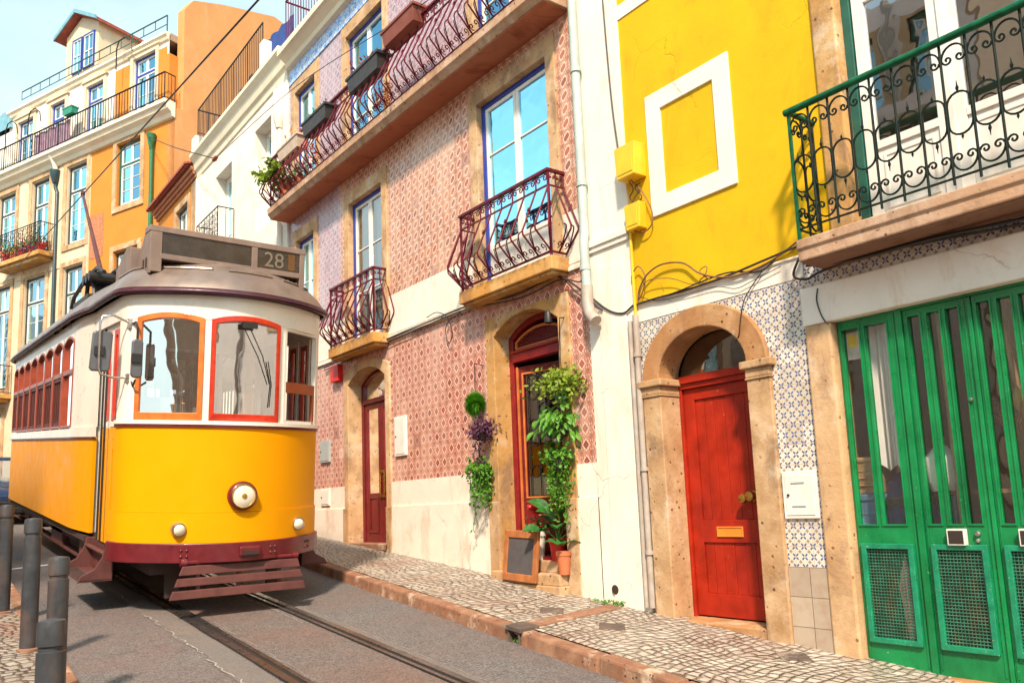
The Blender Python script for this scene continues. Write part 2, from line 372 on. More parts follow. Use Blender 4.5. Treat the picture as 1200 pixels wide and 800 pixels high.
def cobble(name,red=.55,dark=1.0):
    N=NT(name); p=N.pos(); s=N.sep(p)
    def warp(sc_,k):
        w=N.n('ShaderNodeTexNoise'); N.L(p,w.inputs['Vector']); w.inputs['Scale'].default_value=sc_; w.inputs['Detail'].default_value=1
        c=N.n('ShaderNodeSeparateColor'); N.L(w.outputs['Color'],c.inputs[0])
        return [N.ma('MULTIPLY',N.ma('SUBTRACT',c.outputs[i],.5),k) for i in(0,1)]
    w1=warp(1.3,.42); w2=warp(7.5,.075)
    x=N.ma('ADD',s[0],N.ma('ADD',w1[0],w2[0])); y=N.ma('ADD',s[1],N.ma('ADD',w1[1],w2[1]))
    V=N.ma('DIVIDE',y,.088); row=N.ma('FLOOR',V); rr=N.white(N.comb(row,7.0,0.0))
    U=N.ma('ADD',N.ma('DIVIDE',x,N.ma('ADD',.084,N.ma('MULTIPLY',rr,.03))),N.ma('MULTIPLY',rr,13.7)); cu=N.ma('FLOOR',U)
    fu=N.ma('SUBTRACT',.5,N.ma('ABSOLUTE',N.ma('SUBTRACT',N.ma('FRACT',U),.5))); fv=N.ma('SUBTRACT',.5,N.ma('ABSOLUTE',N.ma('SUBTRACT',N.ma('FRACT',V),.5)))
    e=N.n('ShaderNodeMath',operation='SMOOTH_MIN'); N.L(fu,e.inputs[0]); N.L(fv,e.inputs[1]); e.inputs[2].default_value=.16; e=e.outputs[0]
    r=N.white(N.comb(cu,row,1.0)); r2=N.white(N.comb(cu,row,4.0))
    wob=N.ma('MULTIPLY',N.ma('SUBTRACT',N.noise(p,38,3),.5),.14)
    ee=N.ma('ADD',e,N.ma('ADD',wob,N.ma('MULTIPLY',N.ma('SUBTRACT',r2,.5),.05)))
    joint=N.mr(N.ma('ADD',ee,N.ma('MULTIPLY',N.ma('SUBTRACT',N.noise(p,2.6,4),.5),.16)),.015,.085,1,0)
    dirt=N.noise(p,1.2,7,.68)
    st=N.mix(r,sc((.31,.27,.22,1),dark),sc((.50,.45,.385,1),dark)); st=N.mix(N.mr(N.noise(p,30,5),.35,.7),st,sc((.44,.38,.31,1),dark))
    st=N.mix(N.ma('MULTIPLY',N.mr(dirt,.48,.68),red),st,(.27,.12,.085,1))
    c=N.mix(joint,st,N.mix(dirt,(.035,.022,.019,1),(.12,.065,.05,1)))
    tl=N.ma('MULTIPLY',N.ma('ADD',N.ma('MULTIPLY',N.ma('SUBTRACT',N.ma('FRACT',U),.5),N.ma('SUBTRACT',r,.5)),N.ma('MULTIPLY',N.ma('SUBTRACT',N.ma('FRACT',V),.5),N.ma('SUBTRACT',r2,.5))),1.2)
    h=N.ma('ADD',N.mr(ee,.0,.26,0,1,True),N.ma('ADD',N.ma('ADD',N.ma('MULTIPLY',r,.30),tl),N.ma('MULTIPLY',N.noise(p,50,4),.2)))
    return N.done(N.bsdf(c,N.mr(r,0,1,.40,.68),0,N.bump(h,.9,.03),.45))
def asphalt(name,a,b,red,ra):
    N=NT(name); p=N.pos()
    g=N.noise(p,150,3,.7); big=N.noise(p,.7,5,.6); mid=N.noise(p,5,5,.6)
    sp=N.vor(p,85,out='Color'); cs=N.n('ShaderNodeSeparateColor'); N.L(sp,cs.inputs[0])
    c=N.mix(N.mr(cs.outputs[0],.1,.95),a,b)
    c=N.mix(N.mr(g,.35,.7,0,.5),c,sc(a,.5))
    c=N.mix(N.ma('MULTIPLY',N.mr(big,.40,.65),ra),c,N.mix(cs.outputs[1],sc(red,.55),sc(red,1.5)))
    c=N.mix(N.mr(mid,.55,.75,0,.35),c,sc(a,.55))
    h=N.ma('ADD',N.ma('MULTIPLY',cs.outputs[2],.6),N.ma('ADD',g,N.ma('MULTIPLY',mid,.4)))
    return N.done(N.bsdf(c,.78,0,N.bump(h,.6,.012),.35))

M={}
M['pink_low']=tile_pink('tile_diamond','diamond',(.78,.57,.47,1),(.20,.016,.008,1),(.50,.145,.085,1),.186)
M['pink_up']=tile_pink('tile_swirl','swirl',(.78,.58,.44,1),(.23,.034,.010,1),(.52,.19,.09,1),.178)
M['pink_up_cool']=tile_pink('tile_swirl_cool_light','swirl',(.58,.51,.56,1),(.27,.11,.14,1),(.42,.29,.34,1),.178)  # swirl tile again, cool lavender reflected light put into its colours
M['blue_tile']=tile_blue('tile_blue'); M['frieze']=tile_frieze('tile_frieze'); M['grey_tile']=tile_grey('tile_grey')
M['white_plaster']=plaster('white_plaster',(.83,.77,.68,1),(.54,.30,.16,1),.55)
M['white_clean']=plaster('white_plaster_clean',(.84,.785,.69,1),(.60,.40,.26,1),.5)
M['base_plaster']=plaster('base_plaster',(.82,.75,.65,1),(.50,.24,.13,1),.65)
M['cream']=plaster('cream_plaster',(.84,.74,.56,1),(.55,.36,.18,1),.35)
M['yellow_wall']=plaster('yellow_plaster',(.74,.44,.004,1),(.52,.24,.008,1),.5)
M['orange_wall']=plaster('orange_plaster',(.66,.235,.035,1),(.52,.22,.06,1),.3)
M['party_wall']=plaster('party_plaster',(.68,.31,.11,1),(.66,.40,.20,1),.5)
M['pink_wall']=plaster('pink_plaster',(.90,.79,.74,1),(.70,.50,.42,1),.25)
M['beige_wall']=plaster('beige_plaster',(.80,.74,.68,1),(.48,.34,.24,1),.3)
M['far_white']=plaster('far_plaster',(.74,.60,.42,1),(.58,.34,.16,1),.5)
M['ochre']=stone('ochre_stone',(.52,.275,.085,1),(.12,.045,.025,1),(.60,.39,.18,1))
M['ochre_red']=stone('door_stone',(.47,.27,.125,1),(.10,.04,.02,1),(.60,.42,.25,1))
M['peach']=stone('peach_stone',(.56,.34,.17,1),(.22,.09,.04,1),(.66,.47,.28,1))
M['arch_stone']=stone('arch_stone',(.40,.185,.07,1),(.07,.025,.015,1),(.52,.31,.15,1))
M['slab']=stone('balcony_stone',(.56,.26,.05,1),(.24,.07,.015,1),(.66,.42,.17,1))
M['slab_pink']=stone('slab_stone',(.48,.28,.165,1),(.14,.05,.025,1),(.60,.43,.31,1))
M['soffit_shade']=plaster('soffit_shade',(.26,.13,.085,1),(.12,.05,.03,1),.8)  # shade of the slab's underside put into the colour, stains on top
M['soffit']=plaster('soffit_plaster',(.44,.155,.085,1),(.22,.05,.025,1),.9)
M['kerb']=stone('kerb_stone',(.25,.11,.065,1),(.07,.02,.012,1),(.36,.21,.13,1),1.4)
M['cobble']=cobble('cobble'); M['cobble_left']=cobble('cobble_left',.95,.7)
M['asphalt']=asphalt('asphalt',(.085,.083,.088,1),(.265,.25,.24,1),(.17,.105,.09,1),.5)
M['asphalt_red']=asphalt('asphalt_red',(.088,.075,.073,1),(.26,.225,.21,1),(.18,.105,.085,1),.65)
M['patch']=asphalt('concrete_patch',(.15,.14,.135,1),(.22,.205,.195,1),(.24,.15,.11,1),.3)
M['maroon']=iron('maroon_iron',(.095,.007,.016,1)); M['green_iron']=iron('green_iron',(.002,.009,.006,1),.65)
M['green_rail']=iron('green_rail',(.004,.075,.032,1)); M['black_iron']=iron('black_iron',(.012,.013,.016,1))
M['rail']=paint('rail_steel',(.17,.15,.15,1),.30,.2,(.09,.06,.05,1),.3,8,metal=.8)
M['groove']=paint('rail_groove',(.015,.012,.012,1),.7)
M['white_paint']=paint('white_paint',(.78,.755,.70,1),.4,.08,(.45,.33,.22,1),.3,7)
M['blue_frame']=paint('blue_frame',(.016,.05,.34,1),.4,.2)
M['dark_frame']=paint('dark_frame',(.025,.045,.05,1),.45,.2)
M['green_frame']=paint('dark_green_frame',(.012,.10,.075,1),.4,.25)
M['shutter']=paint('maroon_shutter',(.10,.015,.015,1),.5,.3)
M['red_door']=paint('red_door',(.36,.018,.004,1),.50,.32,(.20,.010,.006,1),.85,4,.12,chip=(.50,.20,.12,1),chipt=.665,spec=.35)
M['shop_red']=paint('shop_red',(.24,.011,.016,1),.38,.25,(.12,.01,.01,1),.5,6)
M['wine']=paint('wine_door',(.16,.010,.014,1),.4,.3,(.06,.008,.008,1),.5,6)
M['orange_trim']=paint('orange_trim',(.55,.17,.04,1),.45,.25)
M['green_door']=paint('green_door',(.004,.225,.065,1),.33,.30,(.004,.09,.03,1),.7,4,.10,chip=(.30,.42,.30,1),chipt=.675)
M['green_light']=paint('green_mesh_frame',(.010,.24,.12,1),.35,.3,(.01,.14,.06,1),.4,9,.1,chip=(.55,.42,.22,1),chipt=.64)
M['brass']=paint('brass',(.60,.36,.09,1),.25,.2,metal=.9)
M['orange_plate']=paint('letter_plate',(.68,.24,.03,1),.4,.15)
M['chrome']=paint('worn_steel',(.55,.52,.50,1),.28,.2,(.25,.2,.17,1),.4,12,metal=.9)
M['dark']=paint('dark_interior',(.035,.022,.018,1),.8)
M['room']=paint('room_wall',(.38,.28,.20,1),.85,.2)
M['curtain']=paint('white_curtain',(.78,.75,.70,1),.8,.1)
M['pipe']=paint('pipe_grey',(.42,.50,.47,1),.45,.15,(.30,.22,.16,1),.5,6)
M['pipe_old']=paint('pipe_old',(.42,.37,.32,1),.5,.2,(.25,.12,.07,1),.6,6)
M['yellow_box']=paint('yellow_box',(.80,.50,.02,1),.4,.1,(.5,.25,.02,1),.4)
M['cable']=paint('black_cable',(.022,.018,.017,1),.5,.2); M['cable_brown']=paint('brown_cable',(.20,.10,.04,1),.6,.3)
M['bollard']=paint('bollard_paint',(.052,.058,.068,1),.42,.30,(.16,.10,.075,1),.6,9,.15,chip=(.40,.32,.27,1),chipt=.69,metal=.3)
M['glass']=glass('window_glass',(.75,.82,.84,1),.16,1.2,wav=.06)
M['glass_sky']=glass('upper_glass',(.25,.62,.85,1),.46,1.2,wav=.14,gc=(.34,.74,1,1))
M['glass_far']=glass('far_glass',(.40,.70,.80,1),.45,1.2,wav=.1,gc=(.50,.82,1,1))
M['glass_tram']=glass('tram_glass',(.92,.90,.88,1),.55,.8,wav=.03)
M['glass_tram_clear']=glass('tram_glass_clear',(.90,.90,.88,1),.38,1.0,wav=.03)
M['glass_shop']=glass('shop_glass',(.88,.93,.94,1),.11,1.0,wav=.10,gc=(.85,.95,1,1))
M['t_yellow']=paint('tram_yellow',(.80,.325,.001,1),.46,.04,None,.3,2.2,.01,coat=.0,spec=.10,chip=(.42,.17,.02,1),chipt=.775)
M['t_cream']=paint('tram_cream',(.84,.79,.71,1),.34,.06,(.50,.36,.22,1),.30,3,.02,coat=.2)
M['t_red']=paint('tram_red_wood',(.56,.032,.008,1),.35,.25,(.22,.015,.006,1),.4,9,coat=.2)
M['t_orange']=paint('tram_orange_wood',(.70,.17,.03,1),.36,.25,(.40,.07,.01,1),.5,9,coat=.2)
M['t_maroon']=paint('tram_maroon',(.13,.008,.014,1),.38,.2,(.10,.02,.015,1),.5,6,chip=(.42,.20,.15,1),chipt=.74,coat=.15)
M['t_wood']=paint('tram_lifeguard_wood',(.105,.030,.027,1),.6,.3,(.14,.05,.04,1),.6,6,.2)
M['t_under']=paint('tram_underframe',(.055,.030,.026,1),.75,.3)
M['t_roof']=paint('tram_roof',(.245,.19,.16,1),.36,.18,(.17,.10,.08,1),.6,2.5,.03,metal=.35)
M['t_sign']=paint('tram_sign_case',(.21,.15,.125,1),.5,.15,(.34,.24,.20,1),.5,6,.05)
M['t_brownglass']=paint('sign_blind',(.045,.035,.030,1),.25,.3)
M['digits']=paint('route_digits',(.19,.155,.115,1),.5,.2)
M['t_sidewood']=paint('tram_side_wood',(.30,.050,.018,1),.4,.3,(.12,.02,.01,1),.4,9,coat=.1)
M['t_dark']=paint('tram_saloon',(.10,.022,.016,1),.55,.3)
M['t_slot']=paint('tram_door_slot',(.30,.075,.010,1),.55,.25)
M['t_edge']=paint('blind_edge',(.13,.055,.015,1),.5)
M['black']=paint('black_rubber',(.018,.018,.019,1),.45,.2)
M['mirror_back']=paint('mirror_shell',(.10,.105,.12,1),.35,.2)
M['gutter']=paint('gutter_paint',(.075,.022,.040,1),.35,.2); M['lens']=None
M['frost']=paint('frosted_film',(.42,.62,.55,1),.5,.1)
M['terracotta']=paint('terracotta_pot',(.52,.15,.06,1),.7,.2); M['red_pot']=paint('red_pot',(.55,.02,.012,1),.4,.15)
M['white_pot']=paint('white_pot',(.72,.68,.60,1),.4,.1); M['black_pot']=paint('black_pot',(.035,.028,.026,1),.5,.2)
M['beige_pot']=paint('beige_pot',(.55,.42,.32,1),.6,.2); M['brick_pot']=paint('brick_pot',(.24,.06,.035,1),.65,.25); M['teal_pot']=paint('teal_pot',(.02,.26,.16,1),.35,.2)
M['soil']=paint('soil',(.05,.03,.02,1),.9)
M['leaf']=leafm('leaf_green',(.028,.13,.009,1),(.13,.33,.025,1)); M['leaf_dark']=leafm('leaf_dark',(.015,.10,.018,1),(.05,.20,.035,1))
M['leaf_lime']=leafm('leaf_lime',(.075,.18,.010,1),(.27,.34,.025,1)); M['leaf_purple']=leafm('leaf_purple',(.045,.012,.04,1),(.14,.04,.09,1))
M['leaf_gold']=leafm('leaf_gold',(.40,.24,.01,1),(.55,.42,.03,1)); M['grass']=leafm('grass_blade',(.035,.20,.008,1),(.12,.38,.02,1))
M['flower']=leafm('flower_red',(.55,.012,.015,1),(.70,.05,.03,1)); M['flower_o']=leafm('flower_orange',(.70,.20,.01,1),(.75,.35,.02,1)); M['flower_w']=leafm('flower_white',(.6,.45,.42,1),(.75,.66,.6,1))
M['dry']=leafm('leaf_dry',(.22,.05,.015,1),(.34,.10,.03,1))
M['wood']=paint('board_frame_wood',(.42,.15,.05,1),.5,.3,(.2,.06,.02,1),.5,8)
M['slate']=paint('slate_board',(.085,.078,.082,1),.6,.12)
M['roof_tile']=paint('roof_tile',(.36,.075,.045,1),.7,.35,(.16,.04,.03,1),.6,10,.3)
M['zinc']=paint('zinc',(.16,.36,.44,1),.4,.2); M['brick']=paint('brick',(.50,.19,.09,1),.8,.35,(.3,.1,.05,1),.5,12,.3)
M['green_pipe']=paint('green_pipe',(.02,.16,.06,1),.4,.2); M['dark_pipe']=paint('dark_pipe',(.02,.05,.06,1),.4,.2)
M['red_box']=paint('red_box',(.62,.012,.010,1),.35,.1); M['meter_grey']=paint('meter_grey',(.36,.40,.40,1),.4,.1)
M['car_paint']=paint('car_paint',(.010,.020,.060,1),.22,.1,coat=.8); M['tyre']=paint('tyre',(.02,.02,.02,1),.8)
M['blue_bin']=paint('blue_bin',(.11,.22,.34,1),.45,.15); M['navy']=paint('navy_bin',(.012,.02,.085,1),.4,.2); M['sack']=paint('pink_sack',(.50,.27,.27,1),.8,.25)
M['teal_cloth']=paint('teal_cloth',(.03,.45,.44,1),.7,.3); M['cloth']=paint('white_cloth',(.80,.74,.69,1),.8,.08); M['pole_wood']=paint('pole_wood',(.46,.27,.13,1),.6,.3)
M['gourd']=paint('dry_maize',(.50,.30,.04,1),.6,.3); M['purple_cloth']=paint('purple_cloth',(.40,.24,.32,1),.8,.3)
M['blue_cloth']=paint('blue_cloth',(.02,.06,.26,1),.7,.3)
M['crack']=paint('crack_filler',(.36,.33,.30,1),.7,.2); M['dark_stone']=stone('basalt',(.10,.075,.065,1),(.03,.02,.02,1),(.16,.12,.10,1))
M['chip_wood']=paint('cab_wood',(.30,.07,.02,1),.45,.3)
def lensmat():
    N=NT('lamp_lens'); N_=N.bsdf((.74,.68,.54,1),.06,.0,N.bump(N.noise(N.obj(),60,2),.4,.004),.6,.6)
    return N.done(N_)
M['lens']=lensmat()
M['reflector']=paint('lamp_reflector',(.85,.80,.68,1),.15,.1,metal=.7)
# ------------------------------------------------------------------ ground, road, pavement
XF=6.25
KX=[(-40,4.2),(-8,4.2),(3,4.42),(4.9,4.55),(6.2,4.61),(9.3,4.77),(12,4.94),(20,5.25),(32,5.3)]
def kx(y): return float(np.interp(y,[a for a,_ in KX],[b for _,b in KX]))
LX=[(-40,.6),(3,1.02),(5,1.10),(8,1.17),(11,1.22),(13,1.24),(16,1.05),(19,.35),(22,-.8),(32,-3.2)]
def lx(y): return float(np.interp(y,[a for a,_ in LX],[b for _,b in LX]))
ys=[-30,-15,-8]+[i*.5 for i in range(-12,65)]
mb=MB(); mb.poly([(-400,-400,-6),(400,-400,-6),(400,400,-6),(-400,400,-6)]); mb.build('ground',M['asphalt'],kind='structure')
mb=MB()
for a,b in zip(ys[:-1],ys[1:]):
    mb.add([(-9,a,roadz(a)),(9,a,roadz(a)),(9,b,roadz(b)),(-9,b,roadz(b))],[(0,1,2,3)])
mb.build('road',M['asphalt'],kind='structure')
RL,RR=2.515,3.535                                # rail centre lines
def strip(mb,xa,xb,lift,y0=-8,y1=32,n=40,wob=0,seed=1):
    r=random.Random(seed)
    pa=[]
    for i in range(n+1):
        y=y0+(y1-y0)*i/n; pa.append((y,xa+r.uniform(-wob,wob),xb+r.uniform(-wob,wob)))
    for (a,p,q),(b,s,t) in zip(pa[:-1],pa[1:]):
        mb.add([(p,a,roadz(a)+lift),(q,a,roadz(a)+lift),(t,b,roadz(b)+lift),(s,b,roadz(b)+lift)],[(0,1,2,3)])
mb=MB(); strip(mb,RL+.10,RR-.10,.004,wob=.015,n=90); mb.build('track_bed',M['asphalt_red'],kind='structure')
mb=MB(); strip(mb,RL-.34,RL-.095,.004,wob=.035,n=100,seed=4); strip(mb,RR+.09,RR+.15,.004,wob=.012,n=100,seed=5); mb.build('road_patch',M['patch'],kind='structure')
mb=MB(); strip(mb,RL-.085,RL+.09,.008); strip(mb,RR-.09,RR+.082,.008); mb.build('rail_channel',M['groove'],kind='structure')
mb=MB()
for X0,s in ((RL,1),(RR,-1)):
    for a,b,l in ((-.072*s,-.004*s,.016),(.042*s,.078*s,.015)):
        for y0,y1 in zip(range(-8,32,2),range(-6,34,2)):
            lo,hi=min(a,b),max(a,b)
            z0,z1=roadz(y0),roadz(y1)
            mb.hexa([(X0+lo,y0,z0-.05),(X0+hi,y0,z0-.05),(X0+hi,y1,z1-.05),(X0+lo,y1,z1-.05),(X0+lo,y0,z0+l),(X0+hi,y0,z0+l),(X0+hi,y1,z1+l),(X0+lo,y1,z1+l)])
mb.build('rail',M['rail'],kind='structure')
r_=random.Random(9); mb=MB()
def crack(x,y0,y1,w,amp):
    y=y0; xx=x; prev=None; pts=[]
    while y<y1:
        pts.append((xx,y)); y+=r_.uniform(.03,.09); xx=x+ .7*(xx-x)+r_.uniform(-amp,amp)
    for (xa,ya),(xb,yb) in zip(pts[:-1],pts[1:]):
        if sin(ya*9)+.6*sin(ya*23)>.95: continue
        w1=w*r_.uniform(.25,1.2); w2=w*r_.uniform(.25,1.2)
        mb.add([(xa-w1,ya,roadz(ya)+.009),(xa+w1,ya,roadz(ya)+.009),(xb+w2,yb,roadz(yb)+.009),(xb-w2,yb,roadz(yb)+.009)],[(0,1,2,3)])
crack(RL-.335,5.4,9.4,.008,.022); crack(RL-.30,9.8,11.2,.008,.02); crack(RR-.16,8.0,10.2,.007,.012)
crack(RL+.13,6.0,9.0,.003,.01); crack(RR+.16,5.0,9.5,.003,.01)
mb.build('road_crack',M['crack'],kind='structure')
mb=MB()
for x0,x1 in((-.5,1.1),): mb.add([(1.25,13.5,roadz(13.5)+.006),(2.2,13.9,roadz(13.9)+.006),(2.2,14.0,roadz(14)+.006),(1.25,13.6,roadz(13.6)+.006)],[(0,1,2,3)])
mb.build('road_marking',M['white_paint'],kind='structure')

def pvz(y,x): # top of right pavement
    e=.135+ .045*max(0,min(1,(x-kx(y)-.2)/1.6))*np.interp(y,[3,6,9,12],[-.1,.1,.9,1.0])
    return roadz(y)+float(e)
mb=MB(); 
nx=9
yy=[i*.35 for i in range(-26,92)]
P=[]
for y in yy:
    row=[]
    for i in range(nx):
        x=kx(y)+.165+(6.35-kx(y)-.165)*i/(nx-1)
        row.append((x,y,pvz(y,x)+rng.uniform(-.004,.004)))
    P.append(row)
n=0
vs_=[p for r in P for p in r]; fs=[]
for i in range(len(yy)-1):
    for j in range(nx-1): fs.append((i*nx+j,i*nx+j+1,(i+1)*nx+j+1,(i+1)*nx+j))
mb.add(vs_,fs); mb.build('pavement',M['cobble'],kind='structure',smooth=60)
# kerb: separate worn stones along the edge, an inlet left open for the drain
mb=MB(); y=-8.0
while y<31:
    L=r_.uniform(.85,1.25); b=y+L-.012
    a=y
    for (s,e) in ([(a,b)] if not(a<6.02<b or a<6.22<b) else [(a,min(b,6.03)),(max(a,6.21),b)]):
        if e-s<.05: continue
        j=r_.uniform(-.006,.006); w=.172
        def q(yq): return (kx(yq)+j, roadz(yq))
        (xa,za),(xb,zb)=q(s),q(e)
        t=.128+r_.uniform(-.006,.006)
        mb.hexa([(xa,s,za-.1),(xa+w,s,za-.1),(xb+w,e,zb-.1),(xb,e,zb-.1),(xa+.018,s,za+t),(xa+w,s,za+t+.004),(xb+w,e,zb+t+.004),(xb+.018,e,zb+t)])
    y+=L
mb.build('kerb',M['kerb'],kind='structure',bevel=.022)
mb=MB(); x0=kx(6.12); z0=roadz(6.12)
mb.hexa([(x0-.012,6.0,z0+.10),(x0+.22,6.0,z0+.10),(x0+.22,6.24,z0+.12),(x0-.012,6.24,z0+.12),(x0-.012,6.0,z0+.145),(x0+.22,6.0,z0+.15),(x0+.22,6.24,z0+.17),(x0-.012,6.24,z0+.165)])
mb.box(x0+.13,x0+.16,6.03,6.21,z0-.05,z0+.11); mb.box(x0+.0,x0+.16,6.03,6.05,z0-.05,z0+.11); mb.box(x0+.0,x0+.16,6.19,6.21,z0-.05,z0+.11)
solo(mb,'drain_inlet',M['dark_stone'],'dark stone drain inlet set into the kerb edge','drain',(x0+.1,6.12,z0),bevel=.008)
def leaves(mb,pts,size,rg,up=.2,fold=.25,wide=.5,norm=None):
    for p in pts:
        s=size*rg.uniform(.65,1.3)
        d=np.array([rg.gauss(0,1),rg.gauss(0,1),rg.gauss(0,.8)-.35]); d/=np.linalg.norm(d)+1e-9
        nrm=np.array([rg.gauss(-.5,.6),rg.gauss(-.5,.6),rg.gauss(.5+up,.5)]); nrm-=d*(nrm@d); nrm/=np.linalg.norm(nrm)+1e-9
        w=np.cross(d,nrm); p=np.array(p)
        mid=p+d*s*.5-nrm*s*fold*.35
        mb.add([p,p+d*s*.38+w*s*wide*.5,p+d*s*.78+w*s*wide*.32,p+d*s,p+d*s*.78-w*s*wide*.32,p+d*s*.38-w*s*wide*.5,mid],[(0,1,6),(1,2,6),(2,3,6),(3,4,6),(4,5,6),(5,0,6)])
g=random.Random(3)
mb=MB(); leaves(mb,[(x0+.06+g.uniform(-.03,.05),6.1+g.uniform(-.04,.05),z0+.02+g.uniform(0,.05)) for _ in range(40)],.03,g)
solo(mb,'weed',M['leaf'],'tiny green weed sprouting inside the kerb drain','plant',(x0+.06,6.1,z0))
mb=MB(); b=FP(716,708)
leaves(mb,[(6.17+g.uniform(-.08,.05),g.uniform(6.25,6.75),pvz(6.5,6.2)+g.uniform(0,.03)) for _ in range(130)],.035,g)
solo(mb,'weed',M['leaf'],'low green weeds growing where the white wall meets the pavement','plant',(6.17,6.5,pvz(6.5,6.2)))
# dressed stone gutter strip across the pavement and dark basalt set stones
mb=MB()
a=(4.66,6.03);b=(6.13,6.22)
for i in range(2):
    t0,t1=i/2+.004,(i+1)/2-.004
    def q(t,o):
        x=a[0]+(b[0]-a[0])*t; y=a[1]+(b[1]-a[1])*t+o; return (x,y,pvz(y,x)+.012)
    mb.prism([q(t0,.0),q(t1,.0),q(t1,.19),q(t0,.19)],(0,0,-.08))
mb.build('gutter_stone',M['kerb'],kind='structure',bevel=.006)
for k,(cx,cy,lab) in enumerate([(5.43,6.54,'dark diamond of basalt set in the pavement before the shop door'),(5.41,5.65,'dark diamond of basalt set in the pavement beyond the stone gutter'),(5.85,4.03,'dark diamond of basalt set in the pavement near the green doors')]):
    s=.16; mb=MB(); pz=pvz(cy,cx)+.012
    mb.prism([(cx-s,cy,pvz(cy,cx-s)+.012),(cx,cy-s*1.1,pvz(cy-s,cx)+.012),(cx+s,cy,pvz(cy,cx+s)+.012),(cx,cy+s*1.1,pvz(cy+s,cx)+.012)],(0,0,-.06))
    solo(mb,'paving_diamond',M['dark_stone'],lab,'paving stone',(cx,cy,pz),group='dark diamonds in the cobbled pavement',bevel=.008)
# left pavement
mb=MB()
Ly=[i*.5 for i in range(-16,64)]
for a,b in zip(Ly[:-1],Ly[1:]):
    mb.add([(-4,a,roadz(a)+.115),(lx(a)-.15,a,roadz(a)+.115),(lx(b)-.15,b,roadz(b)+.115),(-4,b,roadz(b)+.115)],[(0,1,2,3)])
mb.build('pavement',M['cobble_left'],kind='structure')
mb=MB(); y=-8.0
while y<30:
    L=r_.uniform(.9,1.3); a,b=y,y+L-.01
    (xa,za),(xb,zb)=(lx(a),roadz(a)),(lx(b),roadz(b)); t=.118+r_.uniform(-.004,.004)
    mb.hexa([(xa-.155,a,za-.1),(xa,a,za-.1),(xb,b,zb-.1),(xb-.155,b,zb-.1),(xa-.155,a,za+t),(xa-.012,a,za+t),(xb-.012,b,zb+t),(xb-.155,b,zb+t)]); y+=L
mb.build('kerb',M['kerb'],kind='structure',bevel=.016)

# ------------------------------------------------------------------ facade helpers
def F(u,z,d): return (XF-d,u,z)
def wall_cells(mb,y0,y1,z0,z1,holes,x,thick,rev=True):
    ysl=sorted(set([y0,y1]+[v for h in holes for v in h[:2] if y0<v<y1])); zsl=sorted(set([z0,z1]+[v for h in holes for v in h[2:] if z0<v<z1]))
    def inh(y,z): return any(h[0]<y<h[1] and h[2]<z<h[3] for h in holes)
    for a,b in zip(ysl[:-1],ysl[1:]):
        for c,d in zip(zsl[:-1],zsl[1:]):
            if not inh((a+b)/2,(c+d)/2): mb.add([(x,a,c),(x,b,c),(x,b,d),(x,a,d)],[(0,3,2,1)])
    if rev:
        for h in holes:
            a,b,c,d=max(h[0],y0),min(h[1],y1),max(h[2],z0),min(h[3],z1)
            if a>=b or c>=d: continue
            X2=x+thick
            if h[0]>=y0: mb.add([(x,a,c),(X2,a,c),(X2,a,d),(x,a,d)],[(0,1,2,3)])
            if h[1]<=y1: mb.add([(x,b,c),(X2,b,c),(X2,b,d),(x,b,d)],[(0,1,2,3)])
            if h[2]>=z0: mb.add([(x,a,c),(X2,a,c),(X2,b,c),(x,b,c)],[(0,1,2,3)])
            if h[3]<=z1: mb.add([(x,a,d),(X2,a,d),(X2,b,d),(x,b,d)],[(0,1,2,3)])
    return mb
def rect(y0,y1,z0,z1): return [(y0,z0),(y0,z1),(y1,z1),(y1,z0)]
def rframe(mb,y0,y1,z0,z1,w,d0,d1,fn=F,wb=None):
    wb=w if wb is None else wb
    return mb.ring(rect(y0,y1,z0,z1),rect(y0+w,y1-w,z0+wb,z1-w),fn,d0,d1,closed=True)
def ubox(mb,y0,y1,z0,z1,d0,d1,fn=F):
    p=[fn(y0,z0,d1),fn(y1,z0,d1),fn(y1,z0,d0),fn(y0,z0,d0),fn(y0,z1,d1),fn(y1,z1,d1),fn(y1,z1,d0),fn(y0,z1,d0)]
    return mb.hexa(p)
